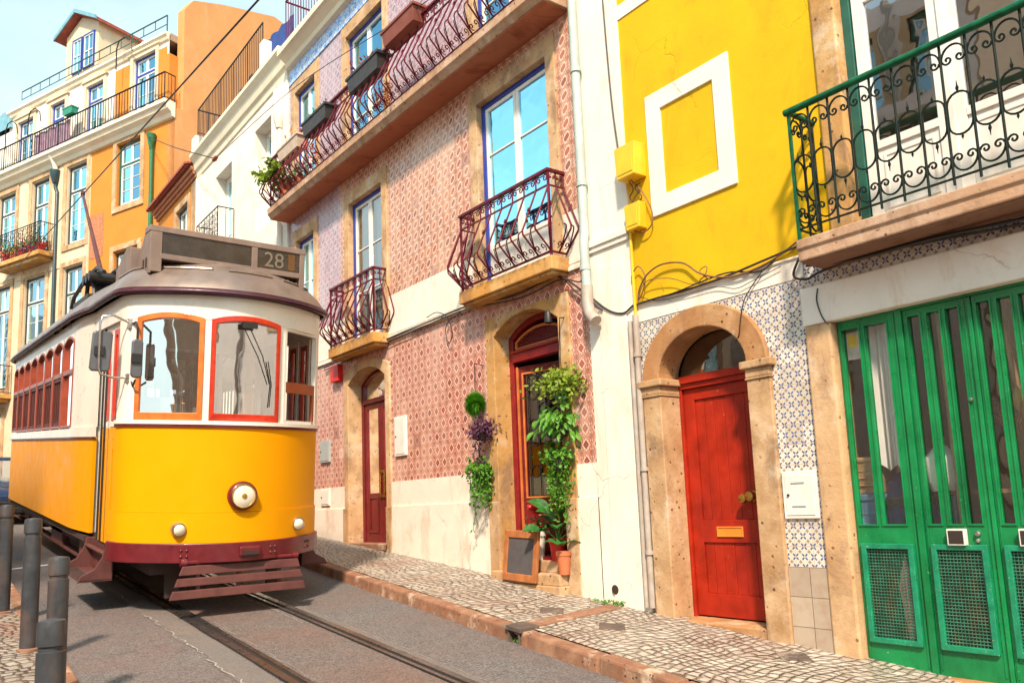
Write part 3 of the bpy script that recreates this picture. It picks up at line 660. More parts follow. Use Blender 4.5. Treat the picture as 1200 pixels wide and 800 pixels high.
def window(parent,y0,y1,z0,z1,dep,mframe,fw=.06,rows=3,split=True,glassm='glass',curtain=None,fn=F,bars=1,sashm='white_paint',low=None,open_leaf=False,transom=None):
    """casement in an opening: painted frame > sashes, panes, curtain"""
    mb=MB(); rframe(mb,y0,y1,z0,z1,fw,-dep+.03,-dep-.05,fn)
    if transom: ubox(mb,y0+fw,y1-fw,transom-.035,transom+.035,-dep+.028,-dep-.04,fn)
    w=mb.build('window',M[mframe],parent,bevel=.006)
    a,b,c,d=y0+fw,y1-fw,z0+fw,z1-fw
    gb=MB(); sb=MB()
    leafs=[(a,(a+b)/2-.004),((a+b)/2+.004,b)] if split else [(a,b)]
    zones=[(c,d)] if not transom else [(c,transom-.035),(transom+.035,d)]
    for (za,zb_) in zones:
        for (l,r) in leafs:
            s=.052
            lowz=za+s
            if low and za==c:
                ubox(sb,l+s,r-s,za+s,low-.03,-dep-.005,-dep-.03,fn); lowz=low+.03; ubox(sb,l+s,r-s,low-.03,low+.03,-dep+.008,-dep-.035,fn)
            rframe(sb,l,r,za,zb_,s,-dep+.012,-dep-.04,fn)
            n=rows if za==c else 1
            for k in range(1,n):
                zz=lowz+(zb_-s-lowz)*k/n; ubox(sb,l+s,r-s,zz-.011,zz+.011,-dep+.006,-dep-.03,fn)
            gb.add([fn(l+s,lowz,-dep-.014),fn(r-s,lowz,-dep-.014),fn(r-s,zb_-s,-dep-.014),fn(l+s,zb_-s,-dep-.014)],[(0,1,2,3)])
    ss=sb.build('sash',M[sashm],w,bevel=.004); gb.build('pane',M[glassm],w)
    if curtain:
        cb=MB(); m=16
        for (l,r) in leafs:
            if curtain=='half': r=l+(r-l)*.62
            pts=[(l+(r-l)*i/m,.05+.018*sin(i*2.2+l*7)) for i in range(m+1)]
            for (ua,da),(ub,db) in zip(pts[:-1],pts[1:]):
                cb.add([fn(ua,c+.02,-dep-.05-da),fn(ub,c+.02,-dep-.05-db),fn(ub,d-.02,-dep-.05-db),fn(ua,d-.02,-dep-.05-da)],[(0,1,2,3)])
        cb.build('curtain',M['curtain'],w,smooth=60)
    return w
def arcpts(y0,y1,zs,rise,n=14):
    """segment/elliptic arch samples from y0 to y1"""
    return [((y0+y1)/2-(y1-y0)/2*cos(pi*i/n), zs+rise*sin(pi*i/n)) for i in range(1,n)]
def segpts(y0,y1,zs,rise,n=14):
    c=(y1-y0)/2; R=(c*c+rise*rise)/(2*rise); m=(y0+y1)/2
    return [(y0+(y1-y0)*i/n, zs+rise-R+sqrt(max(R*R-(y0+(y1-y0)*i/n-m)**2,0))) for i in range(1,n)]
def spiral(c,r0,turns,start,dirn=1,n=16,rend=.15):
    return [(c[0]+r0*(1-(1-rend)*i/n)*cos(start+dirn*turns*2*pi*i/n), c[1]+r0*(1-(1-rend)*i/n)*sin(start+dirn*turns*2*pi*i/n)) for i in range(n+1)]
def bulge_rail(y0,y1,Xp,zs,H,depth,parent,sp=.235,far=False):
    """wrought balcony rail whose bars swell outwards above the slab"""
    mid=H-.19; EL=.30; BO=.25; BT=.055
    def o(z):
        if z>=mid: return 0.
        if z>=EL: return BO*(mid-z)/(mid-EL)
        return BO*(z-BT)/(EL-BT)
    mb=MB(); n=max(2,round((y1-y0)/sp)); st=(y1-y0)/n
    P=lambda u,z:(Xp-o(z),u,zs+z)
    r=.0125
    mb.box(Xp-.028,Xp+.022,y0-.02,y1+.02,zs+H-.02,zs+H+.014); mb.box(Xp-.012,Xp+.012,y0,y1,zs+mid-.008,zs+mid+.008); mb.box(Xp-.014,Xp+.014,y0,y1,zs+BT-.01,zs+BT+.012)
    for e in(y0,y1):
        mb.box(Xp,XF,e-.022,e+.022,zs+H-.02,zs+H+.014); mb.box(Xp,XF,e-.01,e+.01,zs+mid-.008,zs+mid+.008); mb.box(Xp,XF,e-.01,e+.01,zs+BT-.01,zs+BT+.012)
        mb.box(Xp-.013,Xp+.013,e-.013,e+.013,zs-.01,zs+H-.02)
    k=0
    for i in range(n+1):
        u=y0+i*st
        mb.tube([P(u,mid+.0),P(u,EL+.03),P(u,EL-.02),P(u,BT)],r,5); 
        mb.tube([(Xp,u,zs+mid),(Xp,u,zs+H-.02)],r*.9,5)
        if i<n:
            uc=u+st/2
            # volutes under the hand rail
            for s in(-1,1):
                cc=(uc+s*st*.23,H-.085); mb.tube([(Xp,a,zs+b) for a,b in spiral(cc,st*.20,1.15,pi/2 if s>0 else pi/2,-s,12)],r*.62,4)
            mb.tube([(Xp,u+st*(.5-.5*cos(pi*j/8)),zs+H-.025-.0*j-.03*sin(pi*j/8)) for j in range(9)],r*.6,4,cap=False)
            # volutes and arches in the swelling foot
            for s in(-1,1):
                cc=(uc+s*st*.21,BT+.062); mb.tube([P(a,b) for a,b in spiral(cc,st*.17,1.15,-pi/2,s,12)],r*.62,4)
            mb.tube([P(u+st*j/9,EL+.02-(EL-BT-.02)*(1-cos(pi/2*j/9))) for j in range(10)],r*.7,4)
            mb.tube([P(u+st-st*.45*j/6,BT+.02+(EL-BT)*.75*sin(pi/2*j/6)) for j in range(7)],r*.55,4)
        if i%2==1:
            for q in range(3):   # iron rosettes
                a=q*pi/3; d=.042; c=P(u,(mid+EL)/2+.02)
                mb.tube([(c[0]-.012,c[1]-d*cos(a),c[2]-d*sin(a)),(c[0]-.012,c[1]+d*cos(a),c[2]+d*sin(a))],[.003,.003] ,4); mb.tube([(c[0]-.014,c[1]-d*.7*cos(a+.5),c[2]-d*.7*sin(a+.5)),(c[0]-.014,c[1],c[2]),(c[0]-.014,c[1]+d*.7*cos(a+.5),c[2]+d*.7*sin(a+.5))],[.004,.015,.004],4)
    for e,s in((y0,-1),(y1,1)):
        Q=lambda v,z:(v,e+s*o(z),zs+z)
        m=max(1,round(depth/.16))
        for j in range(1,m+1):
            v=Xp+(XF-.02-Xp)*j/m; mb.tube([(v,e,zs+H-.02),Q(v,mid),Q(v,EL+.03),Q(v,EL-.02),Q(v,BT)],r,5)
            v0=Xp+(XF-.02-Xp)*(j-1)/m; w=(v-v0); vc=(v+v0)/2
            for t in(-1,1):
                mb.tube([(a,e,zs+b) for a,b in spiral((vc+t*w*.22,H-.085),w*.20,1.1,pi/2,-t,10)],r*.6,4)
            mb.tube([Q(a,b) for a,b in spiral((vc,BT+.075),w*.3,1.15,-pi/2,1,12)],r*.6,4)
            mb.tube([Q(v0+w*q/8,EL+.02-(EL-BT-.02)*(1-cos(pi/2*q/8))) for q in range(9)],r*.7,4)
        # diagonal corner bar
        mb.tube([(Xp-o(z)*.6,e+s*o(z)*.6,zs+z) for z in(mid,EL+.03,EL-.02,BT)],r,5)
    return mb.build('railing',M['maroon'],parent)
def straight_rail(mb,fn,u0,u1,z0,z1,sp,r=.010,top=.018,low=.07,d=0.,mids=()):
    n=max(1,round((u1-u0)/sp))
    mb.tube([fn(u0,z1,d),fn(u1,z1,d)],top,6); mb.tube([fn(u0,z0+low,d),fn(u1,z0+low,d)],top*.7,5)
    for zz in mids: mb.tube([fn(u0,zz,d),fn(u1,zz,d)],top*.6,5)
    for i in range(n+1):
        u=u0+(u1-u0)*i/n; mb.tube([fn(u,z0 if i%8==0 else z0+low,d),fn(u,z1,d)],r if i%8 else r*1.5,4)
    return mb
def cable(pts,r,m,label,loc=None,name='cable',group=None,parent=None):
    # smooth (Catmull-Rom) run through the points
    P=[np.array(p,float) for p in pts]; P=[2*P[0]-P[1]]+P+[2*P[-1]-P[-2]]; out=[]
    for i in range(1,len(P)-2):
        for t in np.linspace(0,1,7)[:-1]:
            a,b,c,d=P[i-1:i+3]; out.append(tuple(.5*((2*b)+(-a+c)*t+(2*a-5*b+4*c-d)*t*t+(-a+3*b-3*c+d)*t**3)))
    out.append(tuple(P[-2])); mb=MB(); mb.tube(out,r,5)
    if parent: return mb.build(name,M[m],parent)
    return solo(mb,name,M[m],label,'cable',tuple(pts[0]),group=group)
# ------------------------------------------------------------------ pink tiled house
H2Y0,H2Y1=5.90,15.40
house=thing('tiled_house','three storey house clad in pink patterned tiles with maroon balconies','house',(XF,10.6,roadz(10.6)))
sh=(7.15,8.45,-3,2.42); pk=(11.45,12.77,-3,2.42)
shh=(7.02,8.55,-3,2.45); pkh=(11.36,12.87,-3,2.36); pkt=(11.75,12.48,2.30,2.43)
W=[(7.10,8.73,2.86,5.60),(11.40,12.74,2.86,5.47),(14.13,15.10,2.86,5.47)]
U=[(7.10,8.72,6.10,8.68),(11.26,12.77,6.10,8.68),(14.03,15.14,6.10,8.66)]
YR=6.60                                        # right end of the tile cladding, then a plastered margin
mb=MB(); wall_cells(mb,YR,H2Y1,.44,2.70,[shh,pkh,pkt],XF,.04,rev=False); mb.build('tile_cladding',M['pink_low'],house)
mb=MB(); wall_cells(mb,YR,H2Y1-2.35,3.42,5.92,W,XF,.04); mb.build('tile_cladding',M['pink_up'],house)
mb=MB(); wall_cells(mb,H2Y1-2.35,H2Y1,3.42,5.92,W,XF,.04); mb.build('tile_cladding',M['pink_up_cool'],house)
mb=MB(); wall_cells(mb,YR,H2Y1,5.92,8.95,U,XF,.04); mb.build('tile_cladding',M['pink_up_cool'],house)
mb=MB(); mb.add([F(YR,8.95,.006),F(H2Y1,8.95,.006),F(H2Y1,9.25,.006),F(YR,9.25,.006)],[(0,1,2,3)]); ubox(mb,YR,H2Y1,8.90,8.95,.025,0); mb.build('tile_frieze',M['frieze'],house)
# plaster band between the storeys, plinth, margin
mb=MB(); wall_cells(mb,YR,H2Y1,2.70,3.42,W,XF-.012,.05); 
for z,d in((2.70,.035),(2.78,.02)): ubox(mb,YR,H2Y1,z-.0,z+.05,d,0)
mb.build('plaster_band',M['white_plaster'],house,bevel=.006)
mb=MB(); wall_cells(mb,YR,H2Y1,.06,.44,[shh,pkh],XF-.014,.05); wall_cells(mb,YR,H2Y1,-3,.06,[shh,pkh],XF-.036,.05)
for a,b in((YR,shh[0]),(shh[1],pkh[0]),(pkh[1],H2Y1)):
    mb.add([F(a,.06,.014),F(b,.06,.014),F(b,.06,.036),F(a,.06,.036)],[(0,1,2,3)]); mb.add([F(a,.44,0),F(b,.44,0),F(b,.44,.014),F(a,.44,.014)],[(0,1,2,3)])
mb.build('plinth',M['base_plaster'],house)
mb=MB(); mb.box(XF-.03,XF+.3,H2Y0,YR,-3,9.25)
ubox(mb,H2Y0,YR+.02,2.86,2.94,.075,.03); ubox(mb,H2Y0,YR+.02,2.80,2.86,.055,.03)
ubox(mb,6.0,6.42,-3,2.6,.045,.03)
mb.build('plaster_margin',M['white_clean'],house,bevel=.012)
# cornice and roof terrace
mb=MB()
prof=[(0,9.25),(.10,9.27),(.12,9.36),(.24,9.46),(.30,9.47),(.30,9.60),(-.4,9.62),(-.4,9.25)]
mb.prism([(XF-d,H2Y0,z) for d,z in prof],(0,H2Y1-H2Y0-.05,0)); mb.build('cornice',M['cream'],house,bevel=.008)
mb=MB(); straight_rail(mb,F,H2Y0+.1,H2Y1-.3,9.60,10.62,.13,.008,.02,.06,d=.20,mids=())
straight_rail(mb,lambda u,z,d:(XF-.20+u,H2Y1-.3,z),0,2.5,9.60,10.62,.13,.008,.02,.06); mb.build('terrace_railing',M['maroon'],house)
mb=MB(); mb.box(XF+.30,12,H2Y0,H2Y1,-3,9.5); 
mb=MB(); mb.box(XF+.06,XF+5.5,H2Y0+.02,H2Y1-.02,9.40,9.58); mb.build('roof',M['room'],house)
mb=MB(); mb.box(XF+5.5,XF+5.6,H2Y0,H2Y1,-3,9.4); mb.box(XF+.06,XF+5.5,H2Y0+.02,H2Y0+.1,-3,9.38); mb.box(XF+.06,XF+5.5,H2Y1-.1,H2Y1-.02,-3,9.38)
for z in(2.62,5.85): mb.box(XF+.1,XF+5.5,H2Y0+.1,H2Y1-.1,z,z+.15)
mb.box(XF+2.4,XF+2.5,H2Y0+.1,H2Y1-.1,2.9,9.3); mb.box(XF+.1,XF+5.5,9.9,10.0,-3,2.6); mb.build('inner_wall',M['room'],house)
# window surrounds, windows
for k,(a,b,c,d) in enumerate(W+U):
    s=.19 if b-a>1.2 else .20
    mb=MB(); o_=[(a-.12,c-.0),(a-.12,d+.19),(b+.12,d+.19),(b+.12,c)]; i_=[(a+.06,c),(a+.06,d-.05),(b-.06,d-.05),(b-.06,c)]
    mb.ring(o_,i_,F,.028,-.16); mb.build('window_surround',M['peach'],house,bevel=.008)
    w=window(house,a+.055,b-.055,c+.02,d-.045,.10,'blue_frame',.07,3 if k<3 else 3,True,'glass_sky' if k!=1 else 'glass','full' if k in(0,1) else 'half',low=c+.62 if k==0 else None)
# balconies: first floor (two) and long second floor one
for (ya,yb,zt) in((6.90,8.84,2.90),(11.30,12.98,2.86)):
    mb=MB(); mb.box(XF-.29,XF-.0,ya,yb,zt-.20,zt-.03); mb.box(XF-.25,XF,ya+.04,yb-.04,zt-.24,zt-.2); b_=mb.build('balcony',M['slab'],house,bevel=.012)
    bulge_rail(ya+.04,yb-.04,XF-.25,zt-.03,1.06,.27,b_)
mb=MB(); prof=[(0,6.14),(.47,6.14),(.47,6.02),(.44,5.99),(.40,5.93),(0,5.93)]
mb.prism([(XF-d,6.68,z) for d,z in prof],(0,15.42-6.68,0)); b_=mb.build('balcony',M['slab_pink'],house,bevel=.008)
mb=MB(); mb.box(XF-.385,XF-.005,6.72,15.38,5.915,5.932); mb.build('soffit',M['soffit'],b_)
bulge_rail(6.72,15.36,XF-.42,6.14,1.03,.42,b_,sp=.232)
# carved stone doorways
def doorway(par,y0,y1,zs,rise,zb,oy0,oy1,otop,mat,depth,orise=None,fn=segpts,name='door_surround',front=.03):
    A=fn(y0,y1,zs,rise); n=len(A)
    inner=[(y0,zb),(y0,zs)]+A+[(y1,zs),(y1,zb)]
    if orise is None:
        outer=[(oy0,zb),(oy0,otop)]+[(oy0+(oy1-oy0)*(i+1)/(n+1),otop) for i in range(n)]+[(oy1,otop),(oy1,zb)]
    else:
        outer=[(oy0,zb),(oy0,otop)]+fn(oy0,oy1,otop,orise)+[(oy1,otop),(oy1,zb)]
    mb=MB(); mb.ring(outer,inner,F,front,-depth); return mb.build(name,M[mat],par,bevel=.012)
doorway(house,7.15,8.45,2.20,.22,-1.2,6.95,8.63,2.48,'ochre',.27)
doorway(house,11.45,12.77,2.17,.22,-.75,11.29,12.94,2.34,'peach',.27,orise=.20)
mb=MB(); pass
for (a_,b_,z0_) in((6.94,7.146,-1.3),(8.454,8.66,-1.3),(11.26,11.446,-1.1),(12.774,12.97,-1.1)):
    mb=MB(); ubox(mb,a_,b_,z0_,.06,.05,-.1); mb.build('jamb_base',M['ochre_red'],house,bevel=.01)
# shop entrance: louvred fanlight, transom, glazed door leaf standing ajar
fr=MB(); D=.25
A=segpts(7.15,8.45,2.20,.22); Ai=segpts(7.24,8.36,2.17,.17)
fr.ring([(7.15,-.62),(7.15,2.20)]+A+[(8.45,2.20),(8.45,-.62)],[(7.24,-.62),(7.24,2.17)]+Ai+[(8.36,2.17),(8.36,-.62)],F,-D+.03,-D-.06)
ubox(fr,7.24,8.36,1.86,1.98,-D+.05,-D-.05); ubox(fr,7.24,8.36,1.98,2.01,-D+.075,-D+.0)
doorf=fr.build('entrance',M['shop_red'],house,bevel=.006)
mb=MB()
Ao=segpts(7.28,8.32,2.13,.15); Ai=segpts(7.31,8.29,2.115,.135)
mb.ring([(7.28,2.03),(7.28,2.13)]+Ao+[(8.32,2.13),(8.32,2.03)],[(7.31,2.05),(7.31,2.115)]+Ai+[(8.29,2.115),(8.29,2.05)],F,-D+.02,-D-.03,closed=True)
ubox(mb,8.30,8.33,-.55,1.80,-D+.015,-D-.03); mb.build('trim',M['orange_trim'],doorf)
mb=MB()
for i in range(7):
    z=2.06+i*.029; hw=.50 if z<2.17 else .50-(z-2.17)*3.2
    ubox(mb,7.8-hw,7.8+hw,z,z+.018,-D-.005,-D-.05)
mb.build('louvre',M['wine'],doorf)
# leaf, hinged at the far jamb and turned a little inwards
ang=radians(14); 
def leaf(u,z,d):            # u measured from the hinge at y=8.34
    return (XF+D+.02+u*sin(ang)-d*cos(ang), 8.33-u*cos(ang)-d*sin(ang)*0, z)
mb=MB()
lw=.80
mb.ring([(0,-.60),(0,1.80),(lw,1.80),(lw,-.60)],[(.10,.10),(.10,1.70),(lw-.10,1.70),(lw-.10,.10)],leaf,.025,-.025,closed=True)
ubox(mb,.10,lw-.10,-.60,.099,.012,-.012,leaf); ubox(mb,.16,lw-.16,-.46,-.02,.02,.011,leaf)
dl=mb.build('door',M['wine'],doorf,bevel=.006)
mb=MB(); rframe(mb,.085,lw-.085,.085,1.715,.022,.034,.024,leaf); mb.build('door_bead',M['orange_trim'],doorf)
mb=MB(); mb.add([leaf(.10,.10,0),leaf(lw-.10,.10,0),leaf(lw-.10,1.70,0),leaf(.10,1.70,0)],[(0,1,2,3)]); mb.build('pane',M['glass'],doorf)
mb=MB(); ubox(mb,.11,lw-.11,.12,.36,-.008,-.012,leaf); mb.build('frosted_strip',M['frost'],doorf)
mb=MB()
for z in(.42,.62,.82,1.02,1.22,1.42,1.60):
    for u in(.24,.40,.56):
        if (round(z*10)+round(u*100))%3: mb.tube([leaf(u+.075*cos(a),z+.075*sin(a),.018) for a in np.linspace(0,2*pi,15)[:-1]],.006,4,closed=True)
for u in(.165,.32,.48,.635): mb.tube([leaf(u,.11,.018),leaf(u,1.69,.018)],.006,4)
mb.build('grille',M['black_iron'],doorf)
mb=MB(); rframe(mb,.28,.54,-.14,-.05,.016,.04,.02,leaf); mb.build('letter_slot',M['ochre'],doorf)
mb=MB(); ubox(mb,7.15,8.45,-.80,-.66,.02,-.55); ubox(mb,7.15,8.47,-.93,-.80,.18,-.5); ubox(mb,7.13,8.47,-1.3,-.93,.20,-.3); mb.build('step',M['ochre_red'],house,bevel=.012)
mb=MB(); ubox(mb,7.15,8.45,-.66,-.62,-.02,-2.5); mb.build('shop_floor',M['wine'],house)
# wine red door of the flat
fr=MB(); A=segpts(11.45,12.77,2.17,.22); Ai=segpts(11.53,12.69,2.15,.18)
fr.ring([(11.45,-.52),(11.45,2.17)]+A+[(12.77,2.17),(12.77,-.52)],[(11.53,-.52),(11.53,2.15)]+Ai+[(12.69,2.15),(12.69,-.52)],F,-D+.02,-D-.05)
ubox(fr,11.53,12.69,1.83,1.91,-D+.03,-D-.04); d2=fr.build('door',M['wine'],house,bevel=.005)
mb=MB()
for a,b in((11.54,12.105),(12.115,12.68)):
    rframe(mb,a,b,-.52,1.82,.09,-D,-D-.045); ubox(mb,a+.09,b-.09,-.43,.30,-D-.012,-D-.03); rframe(mb,a+.12,b-.12,-.36,.24,.03,-D+.006,-D-.012)
mb.build('door_leaf',M['wine'],d2,bevel=.004)
mb=MB(); 
for a,b in((11.63,12.015),(12.205,12.59)): mb.add([F(a,.30,-D-.02),F(b,.30,-D-.02),F(b,1.73,-D-.02),F(a,1.73,-D-.02)],[(0,1,2,3)])
mb.add([F(11.53,1.91,-D-.02),F(12.69,1.91,-D-.02),F(12.69,2.15,-D-.02)]+[F(u,z,-D-.02) for u,z in Ai[::-1]]+[F(11.53,2.15,-D-.02)],[tuple(range(4+len(Ai)))])
mb.build('pane',M['glass'],d2)
mb=MB(); mb.tube([F(12.06,.25,-D+.0),F(12.06,.27,-D+.05),F(12.06,.62,-D+.05),F(12.06,.64,-D+.0)],.012,6); rframe(mb,11.98,12.14,.22,.67,.02,-D+.028,-D+.012); mb.build('door_handle',M['brass'],d2)
mb=MB(); ubox(mb,11.40,12.80,-.62,-.52,.05,-.4); mb.build('doorstep',M['kerb'],house,bevel=.01)
# rain pipe with a cut-off shoe
mb=MB(); X=XF-.10
mb.tube([(X,6.52,9.2),(X,6.53,5.9),(X,6.52,3.05),(X-.02,6.52,2.95),(X-.02,6.51,2.42)],.055,10)
for z in(8.2,6.6,5.0,3.6,2.6): mb.lathe([(.066,0),(.066,.05)],(X-(.02 if z<2.8 else 0),6.52,z),12)
for z in(5.0,2.9): mb.box(X,XF-.03,6.50,6.54,z,z+.03)
p_=mb.build('rain_pipe',M['pipe'],house,smooth=50)
mb=MB(); mb.tube([(X-.02,6.51,2.42),(X-.02,6.51,2.20),(X-.03,6.47,2.10),(X-.05,6.36,1.98)],.068,10); mb.build('pipe_shoe',M['pipe_old'],p_,smooth=50)
mb=MB(); mb.lathe([(.05,0),(.055,.02),(.055,.10)],(XF-.05,6.40,-.93),10,'x'); mb.build('vent_hole',M['dark'],house)

# fixtures of the pink house (each a thing)
def wallbox(px,d,name,mat,label,cat='box',X=XF,group=None,door=True,th=.02):
    a=FP(px[0],px[1],X); b=FP(px[2],px[3],X); y0,y1=min(a[1],b[1]),max(a[1],b[1]); z0,z1=min(a[2],b[2]),max(a[2],b[2])
    c=(X,(y0+y1)/2,(z0+z1)/2); t=thing(name,label,cat,c,group)
    mb=MB(); mb.box(X-d,X+.01,y0,y1,z0,z1); mb.build('case',M[mat],t,bevel=.006)
    if door:
        mb=MB(); g_=.03; mb.box(X-d-.006,X-d+.001,y0+g_,y1-g_,z0+g_,z1-g_); mb.build('door',M[mat],t,bevel=.003)
        mb=MB(); mb.lathe([(.012,0),(.012,.012)],(X-d-.017,y1-.06,(z0+z1)/2),8,'x'); mb.build('lock',M['dark_frame'],t)
    return t
wallbox((393,430,402,446),.10,'alarm_box','red_box','small red alarm box on the wall under the far balcony','alarm box',door=False)
wallbox((464,489,478,533),.035,'meter_box','white_paint','tall white meter box on pink tiles right of the wine door','meter box')
wallbox((377,517,388,541),.04,'meter_box','meter_grey','grey meter box on pink tiles left of the wine door','meter box')
wallbox((378,573,388,592),.04,'meter_box','white_paint','small white box low on the plinth left of the wine door','meter box')
# shop spotlight
t=thing('spot_lamp','small black spotlight under the arch of the shop doorway','lamp',(XF-.02,7.32,2.28))
mb=MB(); mb.tube([(XF+.05,7.22,2.36),(XF-.02,7.30,2.30)],.012,6); mb.build('arm',M['black'],t)
mb=MB(); mb.lathe([(.03,.10),(.045,.08),(.05,-.04),(.05,-.05)],(XF-.02,7.32,2.22),14); mb.build('shade',M['black'],t,smooth=40)
mb=MB(); mb.lathe([(.0,0),(.042,0)],(XF-.02,7.32,2.168),14); mb.build('lens',M['lens'],t)
# ------------------------------------------------------------------ yellow house
H1Y0,H1Y1=-3.0,5.90
yh=thing('yellow_house','bright yellow house with blank white window frame, red door and green shop doors','house',(XF,3,roadz(3)))
fw_=(1.63,3.50,2.08,5.6)                     # french window opening on the balcony
SF=(0.95,3.68,-3,1.45)                       # shop front opening
AD=(4.44,5.68,-3,1.45)                       # arched door opening (wall side)
mb=MB(); wall_cells(mb,H1Y0,H1Y1,2.07,5.36,[fw_],XF,.05); wall_cells(mb,H1Y0,3.9,5.36,8.6,[fw_],XF,.05); wall_cells(mb,3.9,H1Y1,5.53,8.6,[],XF,.05)
mb.build('wall',M['yellow_wall'],yh)
mb=MB(); ubox(mb,3.9,H1Y1,5.362,5.528,.012,-.1); mb.build('string_course',M['white_clean'],yh)
mb=MB(); rframe(mb,4.475,5.565,2.94,4.28,.20,.022,-.02); mb.build('blind_window',M['white_clean'],yh,bevel=.006)
mb=MB(); wall_cells(mb,3.88,H1Y1,1.875,2.07,[],XF-.006,.05); ubox(mb,3.88,H1Y1,2.055,2.075,.022,0); mb.build('plaster_band',M['white_plaster'],yh,bevel=.004)
mb=MB(); wall_cells(mb,4.28,H1Y1,-.62,1.875,[(4.40,5.70,-3,1.48),(4.62,5.49,1.48,1.70)],XF,.05,rev=False); wall_cells(mb,3.88,4.28,-.62,1.875,[],XF,.05); wall_cells(mb,H1Y0,3.88,1.76,2.07,[fw_],XF+.002,.05)
mb.build('tile_cladding',M['blue_tile'],yh)
mb=MB(); wall_cells(mb,3.86,4.32,-3,-.62,[],XF-.012,.05); mb.add([F(3.86,-.62,0),F(4.32,-.62,0),F(4.32,-.62,.012),F(3.86,-.62,.012)],[(0,1,2,3)]); mb.build('plinth_tile',M['grey_tile'],yh); mb=MB(); wall_cells(mb,5.68,H1Y1,-3,-.62,[],XF,.05); mb.build('plinth_tile',M['grey_tile'],yh)
# lintel and pillar of the shop front
mb=MB(); ubox(mb,H1Y0,3.915,1.43,1.765,.035,-.2); mb.build('lintel',M['white_plaster'],yh,bevel=.012)
for a_,b_,d_ in((3.665,3.905,.03),(.75,.96,.03),(H1Y0,.75,0)):
    mb=MB(); ubox(mb,a_,b_,-3,1.43,d_,-.22); mb.build('pillar',M['peach'],yh,bevel=.018)
# arched stone doorway
outer=[(4.29,1.22)]+arcpts(4.29,5.82,1.22,.655,22)+[(5.82,1.22)]; inner=[(4.52,1.22)]+arcpts(4.52,5.60,1.22,.44,22)+[(5.60,1.22)]
mb=MB(); mb.ring(outer,inner,F,.05,-.27); mb.build('door_arch',M['arch_stone'],yh,bevel=.012)
mb=MB()
for a,b in((4.28,4.53),(5.59,5.83)):
    ubox(mb,a,b,-1.45,1.05,.045,-.27); ubox(mb,a-.012,b+.012,1.05,1.07,.06,-.275); ubox(mb,a-.006,b+.006,1.07,1.155,.055,-.275); ubox(mb,a-.045,b+.045,1.155,1.225,.085,-.285)
mb.build('door_jamb',M['ochre_red'],yh,bevel=.014)
mb=MB(); ubox(mb,4.53,5.59,-1.6,-1.17,.04,-.5); mb.build('doorstep',M['arch_stone'],yh,bevel=.015)
D=.27
mb=MB(); ubox(mb,4.53,5.59,1.175,1.25,-D+.06,-D-.06); ubox(mb,4.53,5.59,1.12,1.175,-D+.035,-D-.05); ubox(mb,4.53,4.565,-1.17,1.12,-D+.03,-D-.06); ubox(mb,5.555,5.59,-1.17,1.12,-D+.03,-D-.06); mb.build('door_frame',M['red_door'],yh,bevel=.006)
mb=MB()
mb.ring(rect(4.57,5.55,-1.155,1.115),rect(4.70,5.42,-.94,1.0),F,-D,-D-.05,closed=True)
ubox(mb,4.70,5.42,-.44,-.22,-D-.001,-D-.048)
def planks(z0,z1):
    y=4.702; r=random.Random(int(z1*100)); ws=[.115,.125,.12,.13,.118,.112]
    for w in ws:
        ubox(mb,y+.0025,y+w-.0025,z0,z1,-D-.017-r.uniform(0,.004),-D-.045); y+=w*.7165/.72
planks(-.22,1.0); planks(-.94,-.44)
door=mb.build('door',M['red_door'],yh,bevel=.003)
mb=MB(); ubox(mb,4.93,5.24,-.385,-.285,-D+.006,-D-.002); rframe(mb,4.93,5.24,-.385,-.285,.014,-D+.012,-D+.005); mb.build('letter_plate',M['orange_plate'],door,bevel=.003)
mb=MB(); mb.lathe([(.02,.0),(.02,-.035),(.046,-.05),(.054,-.075),(.044,-.10),(.0,-.11)],(XF+D,4.765,.0),16,'x'); mb.lathe([(.018,0),(.018,-.03),(.042,-.045),(.050,-.068),(.04,-.092),(0,-.10)],(XF+D,4.855,-.02),16,'x'); mb.lathe([(.06,0),(.055,-.01),(0,-.012)],(XF+D,4.79,.0),14,'x'); mb.build('door_knob',M['brass'],door,smooth=50)
mb=MB(); mb.lathe([(.024,0),(.022,-.012),(0,-.014)],(XF+D,4.665,.20),12,'x'); mb.build('lock',M['brass'],door,smooth=40)
mb=MB(); A=arcpts(4.53,5.59,1.25,.40,20); mb.add([F(4.53,1.25,-D-.01)]+[(XF+D+.01,u,z) for u,z in A]+[F(5.59,1.25,-D-.01)],[]); mb.f=[list(range(len(mb.v)))]; mb.m=[0]; mb.build('fanlight',M['glass'],yh)
# room behind door and shop front
mb=MB()
mb.box(XF+2.8,XF+2.9,.6,5.85,-1.6,2.2); mb.box(XF+.32,XF+2.8,4.25,4.33,-1.4,1.9); mb.box(XF+.3,XF+2.8,.55,.65,-1.6,1.9); mb.box(XF+.3,XF+2.8,5.8,5.88,-1.6,1.9)
mb.build('inner_wall',M['room'],yh)
mb=MB(); mb.box(XF+.06,XF+2.9,.55,5.88,1.88,2.0); mb.build('ceiling',M['room'],yh)
mb=MB(); mb.box(XF+.25,XF+2.9,.55,5.88,-1.75,-1.36); mb.build('shop_floor',M['brick_pot'],yh)
mb=MB(); mb.box(XF+.05,XF+5.2,H1Y0,H1Y1-.02,8.5,8.6); mb.build('roof',M['room'],yh)
mb=MB(); mb.box(XF+5.1,XF+5.2,H1Y0,H1Y1,2.0,8.5); mb.box(XF+.06,XF+5.1,H1Y1-.12,H1Y1-.02,2.02,8.5); mb.box(XF+.05,XF+5.1,H1Y0,H1Y0+.1,-3,8.5); mb.box(XF+1.9,XF+2.0,H1Y0,H1Y1-.2,2.1,8.4); mb.build('back_wall',M['room'],yh)
